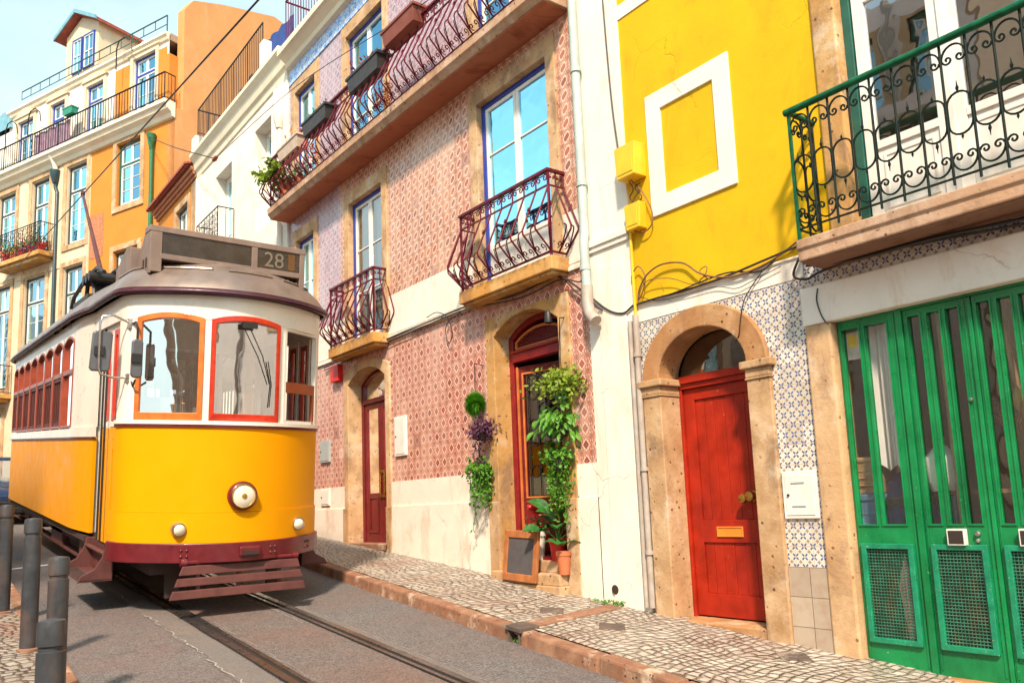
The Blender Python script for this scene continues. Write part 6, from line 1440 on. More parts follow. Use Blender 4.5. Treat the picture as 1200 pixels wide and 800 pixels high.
# roof
ol=[FN(t,0,.055)[:2] for t in np.linspace(-t_of_y(1.6),t_of_y(1.6),49)]
front=[(x,y) for x,y in ol]
outline=front+[(bx(y)+.05,y) for y in(2.1,2.5,2.9)]+[(1.25,y) for y in np.linspace(3.5,9.2,10)]
rear=[(1.22,9.8)]+[(1.13*cos(a),10.05+.55*sin(a)) for a in np.linspace(.1,pi-.1,15)]+[(-1.22,9.8)]
outline+=rear+[(-x,y) for x,y in ([(bx(y)+.05,y) for y in(2.1,2.5,2.9)]+[(1.25,y) for y in np.linspace(3.5,9.2,10)])[::-1]]
n=len(outline)
def ringpts(a,z,o=0):
    r=[]
    for x,y in outline:
        yc=min(max(y,1.7),9.2); dy=y-yc
        r.append((x*(1-a)+ (o if x>0 else -o),yc+dy*(1-a),z))
    return r
prof=[(0,3.425),(.015,3.47),(.05,3.55),(.11,3.64),(.20,3.74),(.32,3.82),(.48,3.89),(.66,3.935),(.85,3.96),(1.0,3.965)]
mb=MB(); vs_=[];fs=[]
for a,z in prof: vs_+=ringpts(a,z)
for i in range(len(prof)-1):
    for j in range(n): fs.append((i*n+j,i*n+(j+1)%n,(i+1)*n+(j+1)%n,(i+1)*n+j))
mb.add(vs_,fs); roof=mb.build('roof',M['t_roof'],tram,smooth=50)
mb=MB(); A0,A1,B0,B1=ringpts(0,3.36),ringpts(0,3.43),ringpts(-.022,3.355),ringpts(-.022,3.425)
mb.add(A0+A1+B0+B1,[(i,(i+1)%n,2*n+(i+1)%n,2*n+i) for i in range(n)]+[(n+i,n+(i+1)%n,3*n+(i+1)%n,3*n+i) for i in range(n)]+[(2*n+i,2*n+(i+1)%n,3*n+(i+1)%n,3*n+i) for i in range(n)]); 
R_=ringpts(-.03,3.385); mb.tube([R_[i] for i in range(n)],.016,6,closed=True); mb.build('gutter',M['gutter'],roof,smooth=60)
mb=MB()
def onroof(a,i0,i1):
    zz=float(np.interp(a,[p[0] for p in prof],[p[1] for p in prof])); rp=ringpts(a,zz+.012); return [rp[i] for i in range(i0,i1)]
for i0,i1 in((2,12),(13,21),(22,29),(30,38),(39,47)):
    L=onroof(.14,i0,i1); mb.tube(L,.014,5)
    for p in L[1::2]: mb.lathe([(.014,0),(.01,.012),(0,.014)],(p[0],p[1],p[2]+.008),6)
mb.build('rain_strip',M['t_roof'],roof,smooth=50)
# walkway boards along the left edge of the roof
mb=MB()
for x,z in((-.62,3.92),(-.50,3.94)): mb.box(x-.045,x+.045,2.2,9.0,z,z+.03)
for y in np.arange(2.4,9,.9): mb.box(-.68,-.44,y,y+.05,3.84,3.92)
mb.build('roof_walkway',M['black'],roof)
# destination board
yS=.47
mb=MB(); x0,x1=-.925,.80
mb.box(x0,x1,yS+.012,yS+.20,3.80,4.10); mb.box(x0-.01,x1+.01,yS-.01,yS+.22,4.055,4.12); mb.box(x0+.10,x1-.06,yS-.008,yS+.19,3.765,3.825)
for a,b in((x0,x0+.12),(.165,.235),(x1-.06,x1)): mb.box(a,b,yS-.006,yS+.19,3.62 if a!=.165 else 3.77,4.09)
mb.prism([(x0-.004,yS-.002,3.60),(x0-.004,yS-.002,4.11),(x0-.004,yS+.2,4.11),(x0-.004,yS+.62,3.72),(x0-.004,yS+.62,3.60)],(.02,0,0))
mb.prism([(x1-.016,yS-.002,3.60),(x1-.016,yS-.002,4.11),(x1-.016,yS+.2,4.11),(x1-.016,yS+.5,3.72),(x1-.016,yS+.5,3.60)],(.02,0,0))
board=mb.build('destination_board',M['t_sign'],tram,bevel=.006)
mb=MB(); mb.box(x0-.009,x0-.003,yS+.10,yS+.16,3.68,3.78); mb.box(x0-.009,x0-.003,yS+.22,yS+.28,3.68,3.78); mb.box(x0+.1,x1-.06,yS+.16,yS+.18,3.62,3.76); mb.build('air_slot',M['dark'],board)
mb=MB(); mb.box(-.80,.165,yS+.004,yS+.011,3.825,4.055); mb.build('destination_blind',M['t_brownglass'],board)
mb=MB(); mb.box(.235,.74,yS+.004,yS+.011,3.825,4.055); mb.build('route_blind',M['t_brownglass'],board)
mb=MB(); mb.box(.60,.68,yS+.0005,yS+.0035,3.845,4.035); mb.build('route_blind_edge',M['t_edge'],board)
cu=bpy.data.curves.new('route_number','FONT'); cu.body='28'; cu.size=.245; cu.extrude=.0015; cu.align_x='CENTER'
tmp=bpy.data.objects.new('tmp',cu); C.objects.link(tmp); bpy.context.view_layer.update()
dg=bpy.context.evaluated_depsgraph_get(); me=bpy.data.meshes.new_from_object(tmp.evaluated_get(dg)); bpy.data.objects.remove(tmp)
for v in me.vertices: x,y,z=v.co; v.co=(x+.43,yS+.0005-z,y+3.855)
me.materials.clear(); me.materials.append(M['digits']); me.name='route_number'
o=bpy.data.objects.new('route_number',me); C.objects.link(o); o.parent=board; ORG[o]=ORG[board]
mb=MB(); mb.prism([(-1.0,1.05,3.5),(-1.0,1.05,3.98),(-1.0,1.25,4.0),(-1.0,1.75,3.82),(-1.0,1.75,3.5)],(.34,0,0)); mb.build('ventilator_box',M['t_sign'],roof,bevel=.01)
# trolley gear
mb=MB(); tb=(-.80,3.6,3.75)
mb.box(tb[0]-.22,tb[0]+.3,tb[1]-.2,tb[1]+.9,3.74,3.80)
for dx in(-.12,.12):
    mb.tube([(tb[0]+dx,tb[1]-.7,4.02),(tb[0]+dx,tb[1]-.2,4.16),(tb[0]+dx,tb[1]+.6,4.14),(tb[0]+dx,tb[1]+1.5,4.0),(tb[0]+dx,tb[1]+1.7,3.86)],.03,6); mb.tube([(tb[0]+dx,tb[1]-.1,3.8),(tb[0]+dx,tb[1]+.05,4.15)],.03,6); mb.tube([(tb[0]+dx,tb[1]+.5,3.8),(tb[0]+dx,tb[1]+.4,4.14)],.03,6)
for y in(-.1,.12,.34): mb.lathe([(.07,-.2),(.07,.2)],(tb[0],tb[1]+y,4.06),10,'x')
mb.lathe([(.09,0),(.09,.25),(.05,.3)],(tb[0],tb[1]+.2,3.8),12); mb.build('trolley_base',M['black'],roof,smooth=40)
Rm=Matrix.Rotation(SLOPE,4,'X'); Tw=Matrix.Translation((2.985,8.75,roadz(8.75)))@Rm; Ti=Tw.inverted()
WX=2.45
head=Vector(FP(97,228,WX)); hl=Ti@head
mb=MB(); mb.tube([(tb[0]+.0,tb[1]+.1,4.10),tuple(hl)],[.035,.02],8); mb.lathe([(.05,-.03),(.05,.03)],tuple(hl+Vector((0,0,.02))),10,'x'); mb.build('trolley_pole',M['t_wood'],roof,smooth=50)
# underframe and wheels
mb=MB(); mb.box(-.80,.80,.45,9.6,.42,.66); mb.box(-.72,.72,3.0,7.3,.22,.45); mb.box(-1.0,-.8,2.6,9.2,.50,.74); mb.box(.8,1.0,2.6,9.2,.50,.74)
for y in(2.9,8.6): mb.box(-.95,.95,y,y+.12,.25,.5)
mb.box(-.62,-.48,.50,.56,.16,.56); mb.box(.48,.62,.50,.56,.16,.56); mb.build('underframe',M['t_under'],tram)
mb=MB(); mb.box(-1.06,-.92,2.1,2.9,.30,.62); mb.box(-.98,-.86,3.0,9.0,.28,.34); mb.box(-1.0,-.9,4.6,5.6,.3,.62); mb.build('side_gear',M['t_wood'],tram,bevel=.02)
for y in(3.9,6.5):
    for x in(-.51,.51):
        mb=MB(); mb.lathe([(0,-.06),(.34,-.06),(.40,-.05),(.40,-.02),(.365,-.01),(.36,.06),(0,.06)] if x>0 else [(0,.06),(.34,.06),(.40,.05),(.40,.02),(.365,.01),(.36,-.06),(0,-.06)],(x,y,.375),28,'x'); mb.build('wheel',M['rail'],tram,smooth=40)
# mirrors on a tubular bracket
mb=MB(); pts=[(-1.06,.60,3.06),(-1.22,.58,3.12),(-1.33,.58,3.10),(-1.35,.58,3.02),(-1.35,.58,2.56),(-1.33,.58,2.50),(-1.2,.59,2.47),(-1.06,.62,2.48)]
mb.tube(pts,.012,8); mb.box(-1.08,-1.03,.56,.64,3.0,3.1); mb.box(-1.08,-1.03,.57,.65,2.43,2.52); br=mb.build('mirror_bracket',M['chrome'],tram,smooth=50)
def mirror(x0,x1,z0,z1,y,tilt):
    mb=MB(); mb.prism([(x0+.02,y,z0),(x1-.02,y,z0),(x1,y,z0+.03),(x1-tilt,y,z1-.03),(x1-tilt-.02,y,z1),(x0+.02-tilt,y,z1),(x0-tilt,y,z1-.03),(x0,y,z0+.03)],(0,.05,0)); m_=mb.build('mirror',M['mirror_back'],tram,bevel=.014,smooth=40)
    mb=MB(); mb.box(x0+.03,x1-.03,y+.051,y+.054,z0+.04,z1-.04); mb.build('mirror_glass',M['chrome'],m_)
    mb=MB(); mb.box((x0+x1)/2-.06,(x0+x1)/2+.04,y-.02,y-.001,(z0+z1)/2-.05,(z0+z1)/2+.05); mb.build('mirror_clamp',M['black'],m_,bevel=.006)
mirror(-1.43,-1.235,2.53,2.95,.60,-.02); mirror(-1.095,-.985,2.46,2.86,.30,.0)
mb=MB(); mb.tube([(-1.04,.60,3.05),(-1.04,.42,3.05),(-1.04,.33,2.98),(-1.04,.33,2.86)],.013,6); mb.tube([(-1.03,.58,2.45),(-1.04,.45,2.38),(-1.04,.36,2.44)],.011,6); mb.build('mirror_bracket',M['black'],tram,smooth=50)
# overhead wires
def wire(pts,r,lab,mm='cable'): return cable(pts,r,mm,lab,name='overhead_wire')
wa=[FP(330,-30,WX),FP(240,78,WX),head,FP(60,262,WX+.15)]
d_=Vector(wa[0])-head; far=head-d_.normalized()*14
wire([tuple(head+d_*1.6),tuple(wa[0]),tuple(head),tuple(far)],.010,'thick black trolley wire running up over the tram')
ins=Vector(FP(252,186,5.7))
q0=Vector(B(.25,12.55,.1)); t=wire([tuple(q0),tuple((q0+ins)/2+Vector((0,0,-.06))),tuple(ins)],.014,'twisted span wire from the orange wall to an insulator by the white cornice')
wire([tuple(ins),tuple(Vector(FP(345,103,5.7))),tuple(Vector(FP(470,22,5.72))),tuple(Vector(FP(560,-40,5.74)))],.007,'thin wire rising from the insulator past the long maroon balcony')
wire([tuple(ins),tuple(Vector(FP(190,262,5.9))),],.006,'thin wire dropping from the insulator behind the route board') if 0 else None
mb=MB(); mb.lathe([(.0,-.16),(.03,-.14),(.05,-.08),(.03,-.04),(.06,.02),(.03,.06),(.045,.11),(0,.16)],(0,0,0),10,'y'); mb.v=[(ins.x+a,ins.y+b,ins.z+c) for a,b,c in mb.v]; solo(mb,'insulator',M['brick_pot'],'small brown insulator on the span wire beside the white house','insulator',tuple(ins),smooth=50)
# ------------------------------------------------------------------ bollards on the left pavement
def bollard(x,y,lab,first=None,sink=0):
    z=roadz(y)+.115-sink
    if first:
        c=copy_tree(first); c.location=(x,y,z); c['label']=lab; return c
    t=thing('bollard',lab,'bollard',(x,y,z),'grey bollards along the left kerb')
    mb=MB(); mb.lathe([(.064,-.1),(.064,.90),(.056,.905),(.056,.925),(.066,.93),(.066,1.02),(.060,1.045),(.0,1.055)],(x,y,z),24); mb.build('post',M['bollard'],t,smooth=40)
    mb=MB(); mb.lathe([(.085,-.02),(.085,.012),(.066,.02)],(x,y,z),24); mb.build('foot_ring',M['kerb'],t,smooth=40)
    return t
b0_=bollard(.945,7.75,'dark grey bollard, second from the left, in front of the tram side')
bollard(.93,9.55,'farthest grey bollard, at the left edge of the picture',b0_)
bollard(.93,6.3,'scuffed pale topped bollard standing just behind the nearest one',b0_,.15)
bollard(.65,4.55,'nearest and largest dark bollard at the bottom left',b0_,.235)

# ------------------------------------------------------------------ parked car behind the tram
car=thing('parked_car','dark blue car parked at the left edge behind the tram','car',(1.98,20.9,roadz(20.9)),rot=(SLOPE,0,0))
CW=.85
secs=[(0,.30,.62,.70),(.12,.24,.72,.80),(.5,.2,.82,.84),(1.0,.2,.90,.85),(1.15,.2,.92,.85),(2.9,.2,.95,.85),(3.7,.22,.92,.83),(4.0,.3,.80,.75)]
mb=MB(); vs_=[];fs=[]
for y,zb_,zt,w in secs: vs_+=[(-w,y,zb_),(-w*1.0,y,zb_+(zt-zb_)*.55),(-w*.93,y,zt-.04),(-w*.80,y,zt),(w*.80,y,zt),(w*.93,y,zt-.04),(w,y,zb_+(zt-zb_)*.55),(w,y,zb_)]
for i in range(len(secs)-1):
    for j in range(7): fs.append((i*8+j,i*8+j+1,(i+1)*8+j+1,(i+1)*8+j))
    fs.append((i*8+7,i*8,(i+1)*8,(i+1)*8+7))
fs+= [tuple(range(8))[::-1],tuple(range(len(secs)*8-8,len(secs)*8))]
mb.add(vs_,fs); mb.build('body',M['car_paint'],car,smooth=45,bevel=.02)
cab=[(.95,.90,.74),(1.65,1.40,.60),(2.9,1.42,.60),(3.75,.93,.72)]
mb=MB(); vs_=[];fs=[]
for y,z,w in cab[1:3]: vs_+=[(-w,y,z),(w,y,z)]
mb.hexa([(-.60,1.62,1.38),(.60,1.62,1.38),(.60,2.95,1.40),(-.60,2.95,1.40),(-.55,1.7,1.45),(.55,1.7,1.45),(.55,2.85,1.46),(-.55,2.85,1.46)])
for sx in(-1,1):
    mb.tube([(sx*.72,.98,.90),(sx*.60,1.64,1.40)],.035,6); mb.tube([(sx*.70,3.72,.92),(sx*.60,2.93,1.40)],.05,6); mb.tube([(sx*.75,2.3,.92),(sx*.60,2.3,1.42)],.04,6)
mb.build('roof',M['car_paint'],car,smooth=50)
mb=MB(); mb.add([(-.70,1.0,.90),(.70,1.0,.90),(.585,1.64,1.385),(-.585,1.64,1.385)],[(0,1,2,3)]); mb.build('windscreen',M['glass'],car)
for sx in(-1,1):
    mb=MB(); mb.add([(sx*.735,1.05,.90),(sx*.715,3.6,.92),(sx*.60,2.9,1.39),(sx*.605,1.66,1.39)],[(0,1,2,3)]); mb.build('side_window',M['glass'],car)
    mb=MB(); mb.lathe([(.0,-.03),(.10,-.02),(.12,.01),(.10,.03)],(sx*.56,.08,.60),16,'y'); mb.build('headlight',M['lens'],car,smooth=50)
    for y in(.75,3.2):
        mb=MB(); mb.lathe([(0,-.09),(.22,-.09),(.30,-.07),(.30,.07),(.22,.09),(0,.09)],(sx*.76,y,.30),22,'x'); w=mb.build('wheel',M['tyre'],car,smooth=40)
        mb=MB(); mb.lathe([(0,sx*.095),(.19,sx*.095),(.20,sx*.08)],(sx*.76,y,.30),16,'x'); mb.build('rim',M['chrome'],w,smooth=40)
mb=MB(); mb.box(-.45,.45,-.02,.05,.42,.52); mb.build('grille',M['black'],car,bevel=.02)
mb=MB(); mb.box(-.75,.75,-.05,.06,.26,.40); mb.build('bumper',M['black'],car,bevel=.03)
# ------------------------------------------------------------------ chalkboard, pots and hanging plants by the shop
X0=5.93
A=FP(588,673,X0); Bq=FP(630,669,X0); Hh=.56
a=Vector((6.05,8.20,pvz(8.2,6.05)+.03)); b=Vector((6.03,7.52,pvz(7.52,6.05)+.075))
t=thing('chalkboard','blank slate board in a reddish wooden frame leaning by the shop door','chalkboard',tuple((a+b)/2))
tilt=.13
def cb(u,z,d): 
    p=a+(b-a)*u; return (p.x+tilt*z-d,p.y,p.z+z*.985-d*tilt)
mb=MB(); mb.ring(rect(0,1,0,.60),rect(.115,.885,.085,.515),cb,.02,-.02,closed=True); mb.build('frame',M['wood'],t,bevel=.005)
mb=MB(); mb.add([cb(.10,.07,.004),cb(.90,.07,.004),cb(.90,.53,.004),cb(.10,.53,.004),cb(.10,.07,-.012),cb(.90,.07,-.012),cb(.90,.53,-.012),cb(.10,.53,-.012)],[(0,1,2,3),(7,6,5,4),(0,1,5,4),(1,2,6,5),(2,3,7,6),(3,0,4,7)]); mb.build('slate',M['slate'],t)
def pot(c,r,h,m,lab,fol,leafargs,name='potted_plant',flowers=None,grp=None):
    t=thing(name,lab,'plant',c,grp); mb=MB(); mb.lathe([(r*.72,0),(r*.95,h*.82),(r*1.05,h*.82),(r*1.06,h),(r*.92,h),(r*.90,h*.9),(0,h*.9)],c,20); mb.build('pot',M[m],t,smooth=40)
    mb=MB(); fol(mb,c,h); mb.build('foliage',M[leafargs],t)
    if flowers:
        mb=MB(); flowers(mb,c,h); mb.build('blossom',M['flower'],t)
    return t
def bigleaf(mb,base,tip,w,nrm=(0,-.5,.8),droop=.1,n=6):
    base=np.array(base,float); tip=np.array(tip,float); d=tip-base; L=np.linalg.norm(d); nn=np.array(nrm,float); s=np.cross(d,nn); s/=np.linalg.norm(s)+1e-9; up=np.cross(s,d); up/=np.linalg.norm(up)+1e-9
    vs_=[];fs=[]
    for i in range(n+1):
        f=i/n; c=base+d*f+up*(droop*L*sin(pi*f)); ww=w*sin(pi*min(1,.08+f*.95))**.8*(1-.25*f)
        vs_+=[c-s*ww+up*ww*.25,c,c+s*ww+up*ww*.25]
    for i in range(n):
        q=3*i; fs+=[(q,q+1,q+4,q+3),(q+1,q+2,q+5,q+4)]
    mb.add(vs_,fs)
g=random.Random(77)
SX=XF-.06
c=(XF-.02,7.84,-.80)
def f1(mb,c,h): leaves(mb,[(c[0]+g.gauss(0,.06),c[1]+g.gauss(0,.06),c[2]+h+abs(g.gauss(0,.09))) for _ in range(140)],.06,g)
def fl1(mb,c,h):
    for k in range(2):
        q=(c[0]-.02,c[1]+.05-.06*k,c[2]+h+.30-.03*k); mb.tube([(c[0],c[1],c[2]+h),(q[0],q[1],q[2])],.006,4)
        leaves(mb,[(q[0]+g.gauss(0,.022),q[1]+g.gauss(0,.03),q[2]+g.gauss(0,.018)) for _ in range(40)],.055,g,wide=.9)
    leaves(mb,[(c[0]+g.gauss(0,.06),c[1]+g.gauss(0,.06),c[2]+h+.05+abs(g.gauss(0,.04))) for _ in range(40)],.03,g,wide=.9)
pot((XF+.02,7.74,-.66),.088,.34,'white_pot','white pot of red flowers on the top shop step',f1,'leaf_dark',flowers=fl1)
def f2(mb,c,h):
    b=np.array([c[0],c[1],c[2]+h*.9])
    for az,el,L,w in((2.6,.55,.42,.085),(1.2,.9,.50,.10),(4.0,.65,.42,.10),(5.2,.35,.36,.095),(3.3,1.15,.48,.09),(.2,.6,.36,.08),(4.6,1.25,.55,.10),(1.9,1.3,.60,.09),(5.9,1.0,.46,.085)):
        st=b+np.array([cos(az)*cos(el),sin(az)*cos(el),sin(el)])*L*.55; tp=st+np.array([cos(az)*.9,sin(az)*.9,sin(el)-.55])*L*.62
        mb.tube([tuple(b),tuple(b+(st-b)*.6+np.array([0,0,.03])),tuple(st)],.007,4); bigleaf(mb,st,tp,w,nrm=(-.4,-.4,.8),droop=.16)
pot((XF+.02,7.38,-.66),.11,.26,'red_pot','glossy red pot with large dark leaves on the top shop step',f2,'leaf_dark')
def f3(mb,c,h):
    b=np.array([c[0],c[1],c[2]+h*.9])
    for az,L,w in((2.2,.26,.06),(3.6,.24,.06),(5.0,.22,.05),(1.0,.24,.06)):
        st=b+np.array([cos(az)*.05,sin(az)*.05,.10]); bigleaf(mb,st,st+np.array([cos(az)*.18,sin(az)*.2,.02]),w,droop=.2)
pot((XF-.10,7.15,-.80),.085,.26,'terracotta','orange clay pot with dark leaves on the lower shop step',f3,'leaf_dark')
def vine(mb,p0,L,g,size,spread=.05,den=60,drift=(0,0)):
    p=np.array(p0,float); pts=[p.copy()]; n=max(4,int(L/.05))
    for i in range(n):
        p=p+np.array([g.gauss(drift[0],spread*.3),g.gauss(drift[1],spread*.3),-.05]); pts.append(p.copy())
    mb.tube([tuple(q) for q in pts],.004,4)
    leaves(mb,[tuple(pts[g.randrange(len(pts))]+np.array([g.gauss(0,spread*.5),g.gauss(0,spread*.5),g.gauss(0,.01)])) for _ in range(int(den*L))],size,g)
# three planters on one hook left of the door
HX=XF-.13
def fy(px,py,X=HX): return FP(px,py,X)
def hang(name,lab,grp,c): return thing(name,lab,'plant',tuple(c),grp)
G1_='plants hanging left of the shop door'
q=fy(557,472); t=hang('hanging_plant','round tufty bright green plant, topmost of three left of the shop door',G1_,q)
mb=MB(); g=random.Random(5)
for _ in range(3200):
    d=np.array([g.gauss(0,1),g.gauss(0,1),g.gauss(.25,1)]); d/=np.linalg.norm(d); r=.155*g.uniform(.8,1.08)
    b=np.array(q)+d*r*.35; e=np.array(q)+d*r+np.array([g.gauss(0,.012),g.gauss(0,.012),-.03*(1-d[2])+g.gauss(0,.015)]); s=np.cross(d,[.3,.5,.7]); s/=np.linalg.norm(s); s*=.006
    mb.add([b-s,b+s,e],[(0,1,2)])
mb.build('foliage',M['grass'],t)
mb=MB(); mb.lathe([(0,-.125),(.04,-.09),(.07,-.05),(.08,.0),(.06,.05),(.03,.075),(0,.08)],tuple(q),16); mb.build('moss_ball',M['grass'],t,smooth=60)
mb=MB(); k=fy(557,430); mb.tube([(XF,k[1],k[2]+.03),(k[0]-.02,k[1],k[2]+.05),(k[0]-.01,k[1],k[2]),(q[0],q[1],q[2]+.05)],.006,5); mb.build('hook',M['black_iron'],t)
q=fy(566,505); t=hang('hanging_plant','dark purple leaved plant, middle of three left of the shop door',G1_,q)
mb=MB(); g=random.Random(6); leaves(mb,[(q[0]+g.gauss(0,.09),q[1]+g.gauss(0,.085),q[2]+g.gauss(.02,.075)) for _ in range(620)],.055,g,wide=.42)
for _ in range(3): vine(mb,(q[0]-.02,q[1]+.08+g.gauss(0,.02),q[2]-.05),.40,g,.045,.03,70)
mb.build('foliage',M['leaf_purple'],t)
mb=MB(); mb.lathe([(.05,-.12),(.085,-.03),(.085,0),(0,0)],tuple(q),12); mb.tube([(q[0],q[1],q[2]),(q[0],q[1]+.02,q[2]+.3)],.004,4); mb.build('pot',M['black_pot'],t,smooth=50)
q=fy(563,562); t=hang('hanging_plant','trailing green ivy, lowest of three left of the shop door',G1_,q)
mb=MB(); g=random.Random(7); leaves(mb,[(q[0]+g.gauss(0,.08),q[1]+g.gauss(0,.085),q[2]+.13+g.gauss(0,.06)) for _ in range(380)],.058,g,wide=.85)
for _ in range(15): vine(mb,(q[0]+g.gauss(0,.06),q[1]+g.gauss(0,.09),q[2]+.15),g.uniform(.25,.55),g,.055,.05,80)
vine(mb,(q[0],q[1]+.06,q[2]-.1),.55,g,.05,.025,28,(0,.008)); mb.build('foliage',M['leaf'],t)
mb=MB(); mb.lathe([(.06,-.0),(.10,.10),(.10,.14),(0,.14)],tuple(q),12); mb.tube([(q[0],q[1],q[2]+.14),(q[0],q[1]+.02,q[2]+.42)],.004,4); mb.build('pot',M['black_pot'],t,smooth=50)
# three baskets one below the other in the doorway
G2_='plants hanging in the shop doorway'
HX2=XF-.10
q=fy(657,452,HX2); t=hang('hanging_plant','yellow green leafy plant in a teal pot, topmost in the shop doorway',G2_,q)
mb=MB(); g=random.Random(8); leaves(mb,[(q[0]+g.gauss(0,.14),q[1]+g.gauss(-.03,.16),q[2]+.03+g.gauss(0,.075)) for _ in range(700)],.055,g,wide=.8)
for _ in range(9): vine(mb,(q[0]+g.gauss(-.03,.08),q[1]-abs(g.gauss(.08,.10)),q[2]),g.uniform(.15,.42),g,.07,.06,48)
mb.build('foliage',M['leaf_lime'],t)
mb=MB(); mb.lathe([(.03,-.20),(.07,-.17),(.095,-.04),(.10,.0),(0,0)],tuple(q),16); mb.build('pot',M['teal_pot'],t,smooth=50)
mb=MB(); k=fy(656,378,HX2)
for dy in(-.05,.05): mb.tube([(q[0],q[1]+dy,q[2]),(q[0],q[1]+dy*.3,q[2]+.3),(k[0],k[1],k[2]+.05)],.004,4)
mb.tube([(XF+.05,k[1],k[2]+.08),(k[0],k[1],k[2]+.06)],.008,5); mb.build('cord',M['black_iron'],t)
q=fy(656,500,HX2); t=hang('hanging_plant','broad leaved green plant, middle one hanging in the shop doorway',G2_,q)
mb=MB(); g=random.Random(9)
for i in range(105):
    az=g.uniform(0,2*pi); el=g.uniform(-.7,.9); L=g.uniform(.10,.27); st=np.array(q)+np.array([g.gauss(0,.04),g.gauss(0,.05),.06+g.gauss(0,.05)])
    m_=st+np.array([cos(az)*cos(el),sin(az)*cos(el),sin(el)])*L; tp=m_+np.array([cos(az)*.6,sin(az)*.6,-.75])*g.uniform(.07,.17)
    mb.tube([tuple(st),tuple(m_)],.004,4); bigleaf(mb,m_,tp,g.uniform(.020,.046),nrm=(-.6,-.3,.6),droop=.12,n=4)
for _ in range(4): vine(mb,(q[0]+g.gauss(0,.05),q[1]+g.choice([.20,.22,-.12]),q[2]+.02),g.uniform(.25,.4),g,.075,.04,26)
mb.build('foliage',M['leaf'],t)
mb=MB(); mb.lathe([(.07,-.12),(.11,-.0),(.115,.03),(0,.03)],tuple(q),14); mb.tube([(q[0],q[1]-.03,q[2]),(q[0],q[1]-.02,q[2]+.4)],.004,4); mb.build('pot',M['black_pot'],t,smooth=50)
q=fy(656,556,HX2); t=hang('hanging_plant','dense cascading ivy, lowest one hanging in the shop doorway',G2_,q)
mb=MB(); g=random.Random(10); leaves(mb,[(q[0]+g.gauss(0,.09),q[1]+g.gauss(0,.10),q[2]+.22+g.gauss(0,.06)) for _ in range(300)],.05,g,wide=.85)
for _ in range(30): vine(mb,(q[0]+g.gauss(0,.06),q[1]+g.gauss(0,.085),q[2]+.26),g.uniform(.25,.85),g,.046,.04,62)
mb.build('foliage',M['leaf'],t)
mb=MB(); mb.lathe([(.07,.05),(.11,.18),(.11,.21),(0,.21)],tuple(q),14); mb.tube([(q[0],q[1],q[2]+.2),(q[0],q[1],q[2]+.5)],.004,4); mb.build('pot',M['black_pot'],t,smooth=50)
# planters on the long balcony
BX=XF-.47
def onb(px,py,X=BX): return FP(px,py,X)
G3_='window boxes on the long maroon balcony'
for (px,py,L,H,m,pl,pm,lab) in ((343,175,.95,.26,'beige_pot',.16,'flower_o','pale beige window box with an orange flower at the far end of the long balcony'),(374,143,1.0,.27,'black_pot',.10,'leaf_dark','black window box with a small green plant on the long balcony'),(431,88,1.05,.28,'black_pot',.12,'dry','black window box with drooping reddish leaves on the long balcony'),(473,33,.95,.26,'brick_pot',None,None,'brick red empty window box on the long balcony')):
    q=onb(px,py); boxplanter((q[0],q[1],q[2]-H*.5),L,.24,H,(0,1),m,lab,pl,pm or 'leaf',G3_,n=70 if pm!='dry' else 150,size=.07,nm='window_box')
q=onb(322,205,XF-.5); t=thing('balcony_plant','lime green succulent reaching out of the far end of the long balcony','plant',(XF-.36,q[1],6.16)); mb=MB(); mb.lathe([(.10,0),(.14,.3),(.15,.33),(0,.33)],(XF-.30,q[1]-.1,6.16),14); mb.build('pot',M['terracotta'],t,smooth=40)
mb=MB(); g=random.Random(21)
for _ in range(14):
    e=(XF-.5+g.gauss(-.05,.12),q[1]+g.uniform(-.55,.5),q[2]+g.gauss(0,.10)); mb.tube([(XF-.30,q[1]-.1,6.45),((XF-.30+e[0])/2,(q[1]-.1+e[1])/2,6.6),e],.010,5)
    leaves(mb,[(e[0]+g.gauss(0,.05),e[1]+g.gauss(0,.06),e[2]+g.gauss(0,.05)) for _ in range(26)],.10,g,wide=.75)
mb.build('foliage',M['leaf_lime'],t)
for k,(px,py,m,lab) in enumerate(((337,235,'flower','red flowering pot plant behind the far end of the long balcony railing'),(352,222,'flower_w','small pot plant with pale blossoms behind the long balcony railing'))):
    q=onb(px,py,XF-.26); c=(XF-.24,q[1],6.16); t=thing('balcony_plant',lab,'plant',c); mb=MB(); mb.lathe([(.10,0),(.14,.24),(.15,.26),(0,.26)],c,14); mb.build('pot',M['red_pot' if k==0 else 'terracotta'],t,smooth=40)
    g=random.Random(31+k); mb=MB(); leaves(mb,[(c[0]+g.gauss(0,.10),c[1]+g.gauss(0,.16),c[2]+.30+abs(g.gauss(0,.12))) for _ in range(120)],.075,g); mb.build('foliage',M['leaf_dark'],t)
    mb=MB(); leaves(mb,[(c[0]+g.gauss(-.03,.09),c[1]+g.gauss(0,.15),c[2]+.34+abs(g.gauss(0,.10))) for _ in range(90)],.055,g,wide=.95); mb.build('blossom',M[m],t)
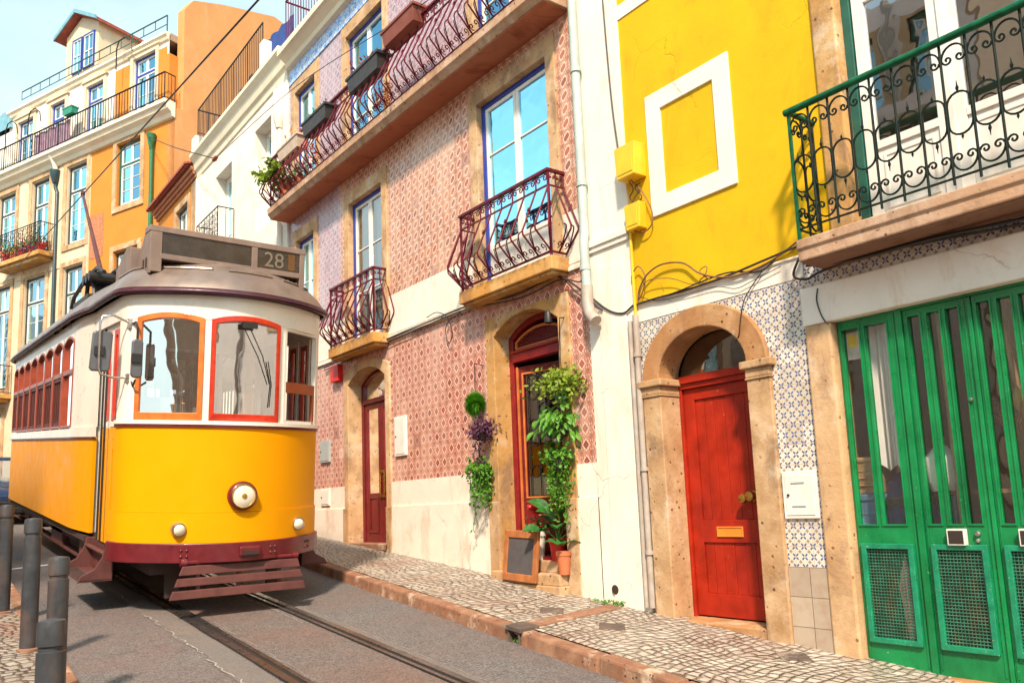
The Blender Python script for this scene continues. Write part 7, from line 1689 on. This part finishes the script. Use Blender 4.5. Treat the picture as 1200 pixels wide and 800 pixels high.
q=onb(384,196,XF-.40); t=thing('balcony_plant','red blossoms climbing the railing beside the beige window box','plant',(XF-.45,FP(362,170,BX)[1],6.5)); mb=MB(); g=random.Random(44); q=onb(362,172)
for _ in range(6): vine(mb,(q[0]+.03+g.gauss(0,.04),q[1]+g.gauss(0,.16),q[2]+.05),g.uniform(.2,.45),g,.055,.05,50)
mb.build('foliage',M['flower'],t)
q=onb(452,100,XF-.42); t=thing('balcony_plant','dry reddish creeper hanging on the railing right of the black window box','plant',(q[0],q[1],6.5)); mb=MB(); g=random.Random(45)
for _ in range(9): vine(mb,(q[0]-.05+g.gauss(0,.05),q[1]+g.gauss(0,.18),q[2]),g.uniform(.3,.65),g,.06,.05,42)
mb.build('foliage',M['dry'],t)
# washing and furniture on the roof terraces
mb=MB(); 
for i in range(10):
    a,b=15.3+i*.16,15.3+(i+1)*.16; da,db=-.06+.03*sin(i*1.9),-.06+.03*sin((i+1)*1.9)
    mb.add([F(a,9.9+.02*i,da),F(b,9.9+.02*(i+1),db),F(b,10.55+.02*(i+1),db),F(a,10.55+.02*i,da)],[(0,1,2,3)])
solo(mb,'awning_cloth',M['blue_cloth'],'blue cloth hung between the two roof terraces','cloth',F(16.1,9.9,0))
t=thing('terrace_bench','dark folded bench with bags on the white house terrace','bench',(XF+.12,18.3,9.84)); mb=MB(); mb.box(XF+.05,XF+.35,17.6,19.0,10.12,10.20); 
for y in(17.65,18.3,18.92): mb.box(XF+.06,XF+.10,y,y+.05,9.84,10.12)
mb.build('seat',M['black'],t,bevel=.01)
mb=MB(); mb.lathe([(.14,0),(.17,.12),(.12,.24),(0,.27)],(XF+.2,18.0,10.2),12); mb.lathe([(.15,0),(.18,.1),(.1,.2),(0,.22)],(XF+.2,18.6,10.2),12); mb.build('bag',M['dark_frame'],t,smooth=50)
mb=MB(); g=random.Random(60); leaves(mb,[B(12.2+g.gauss(0,.25),1.8+abs(g.gauss(1.2,.9)),.15+g.gauss(0,.06)) for _ in range(900)],.16,g)
solo(mb,'climbing_plant',M['leaf_dark'],'green climber growing up the far house wall beside the tram','plant',B(12.2,1.4,.1))
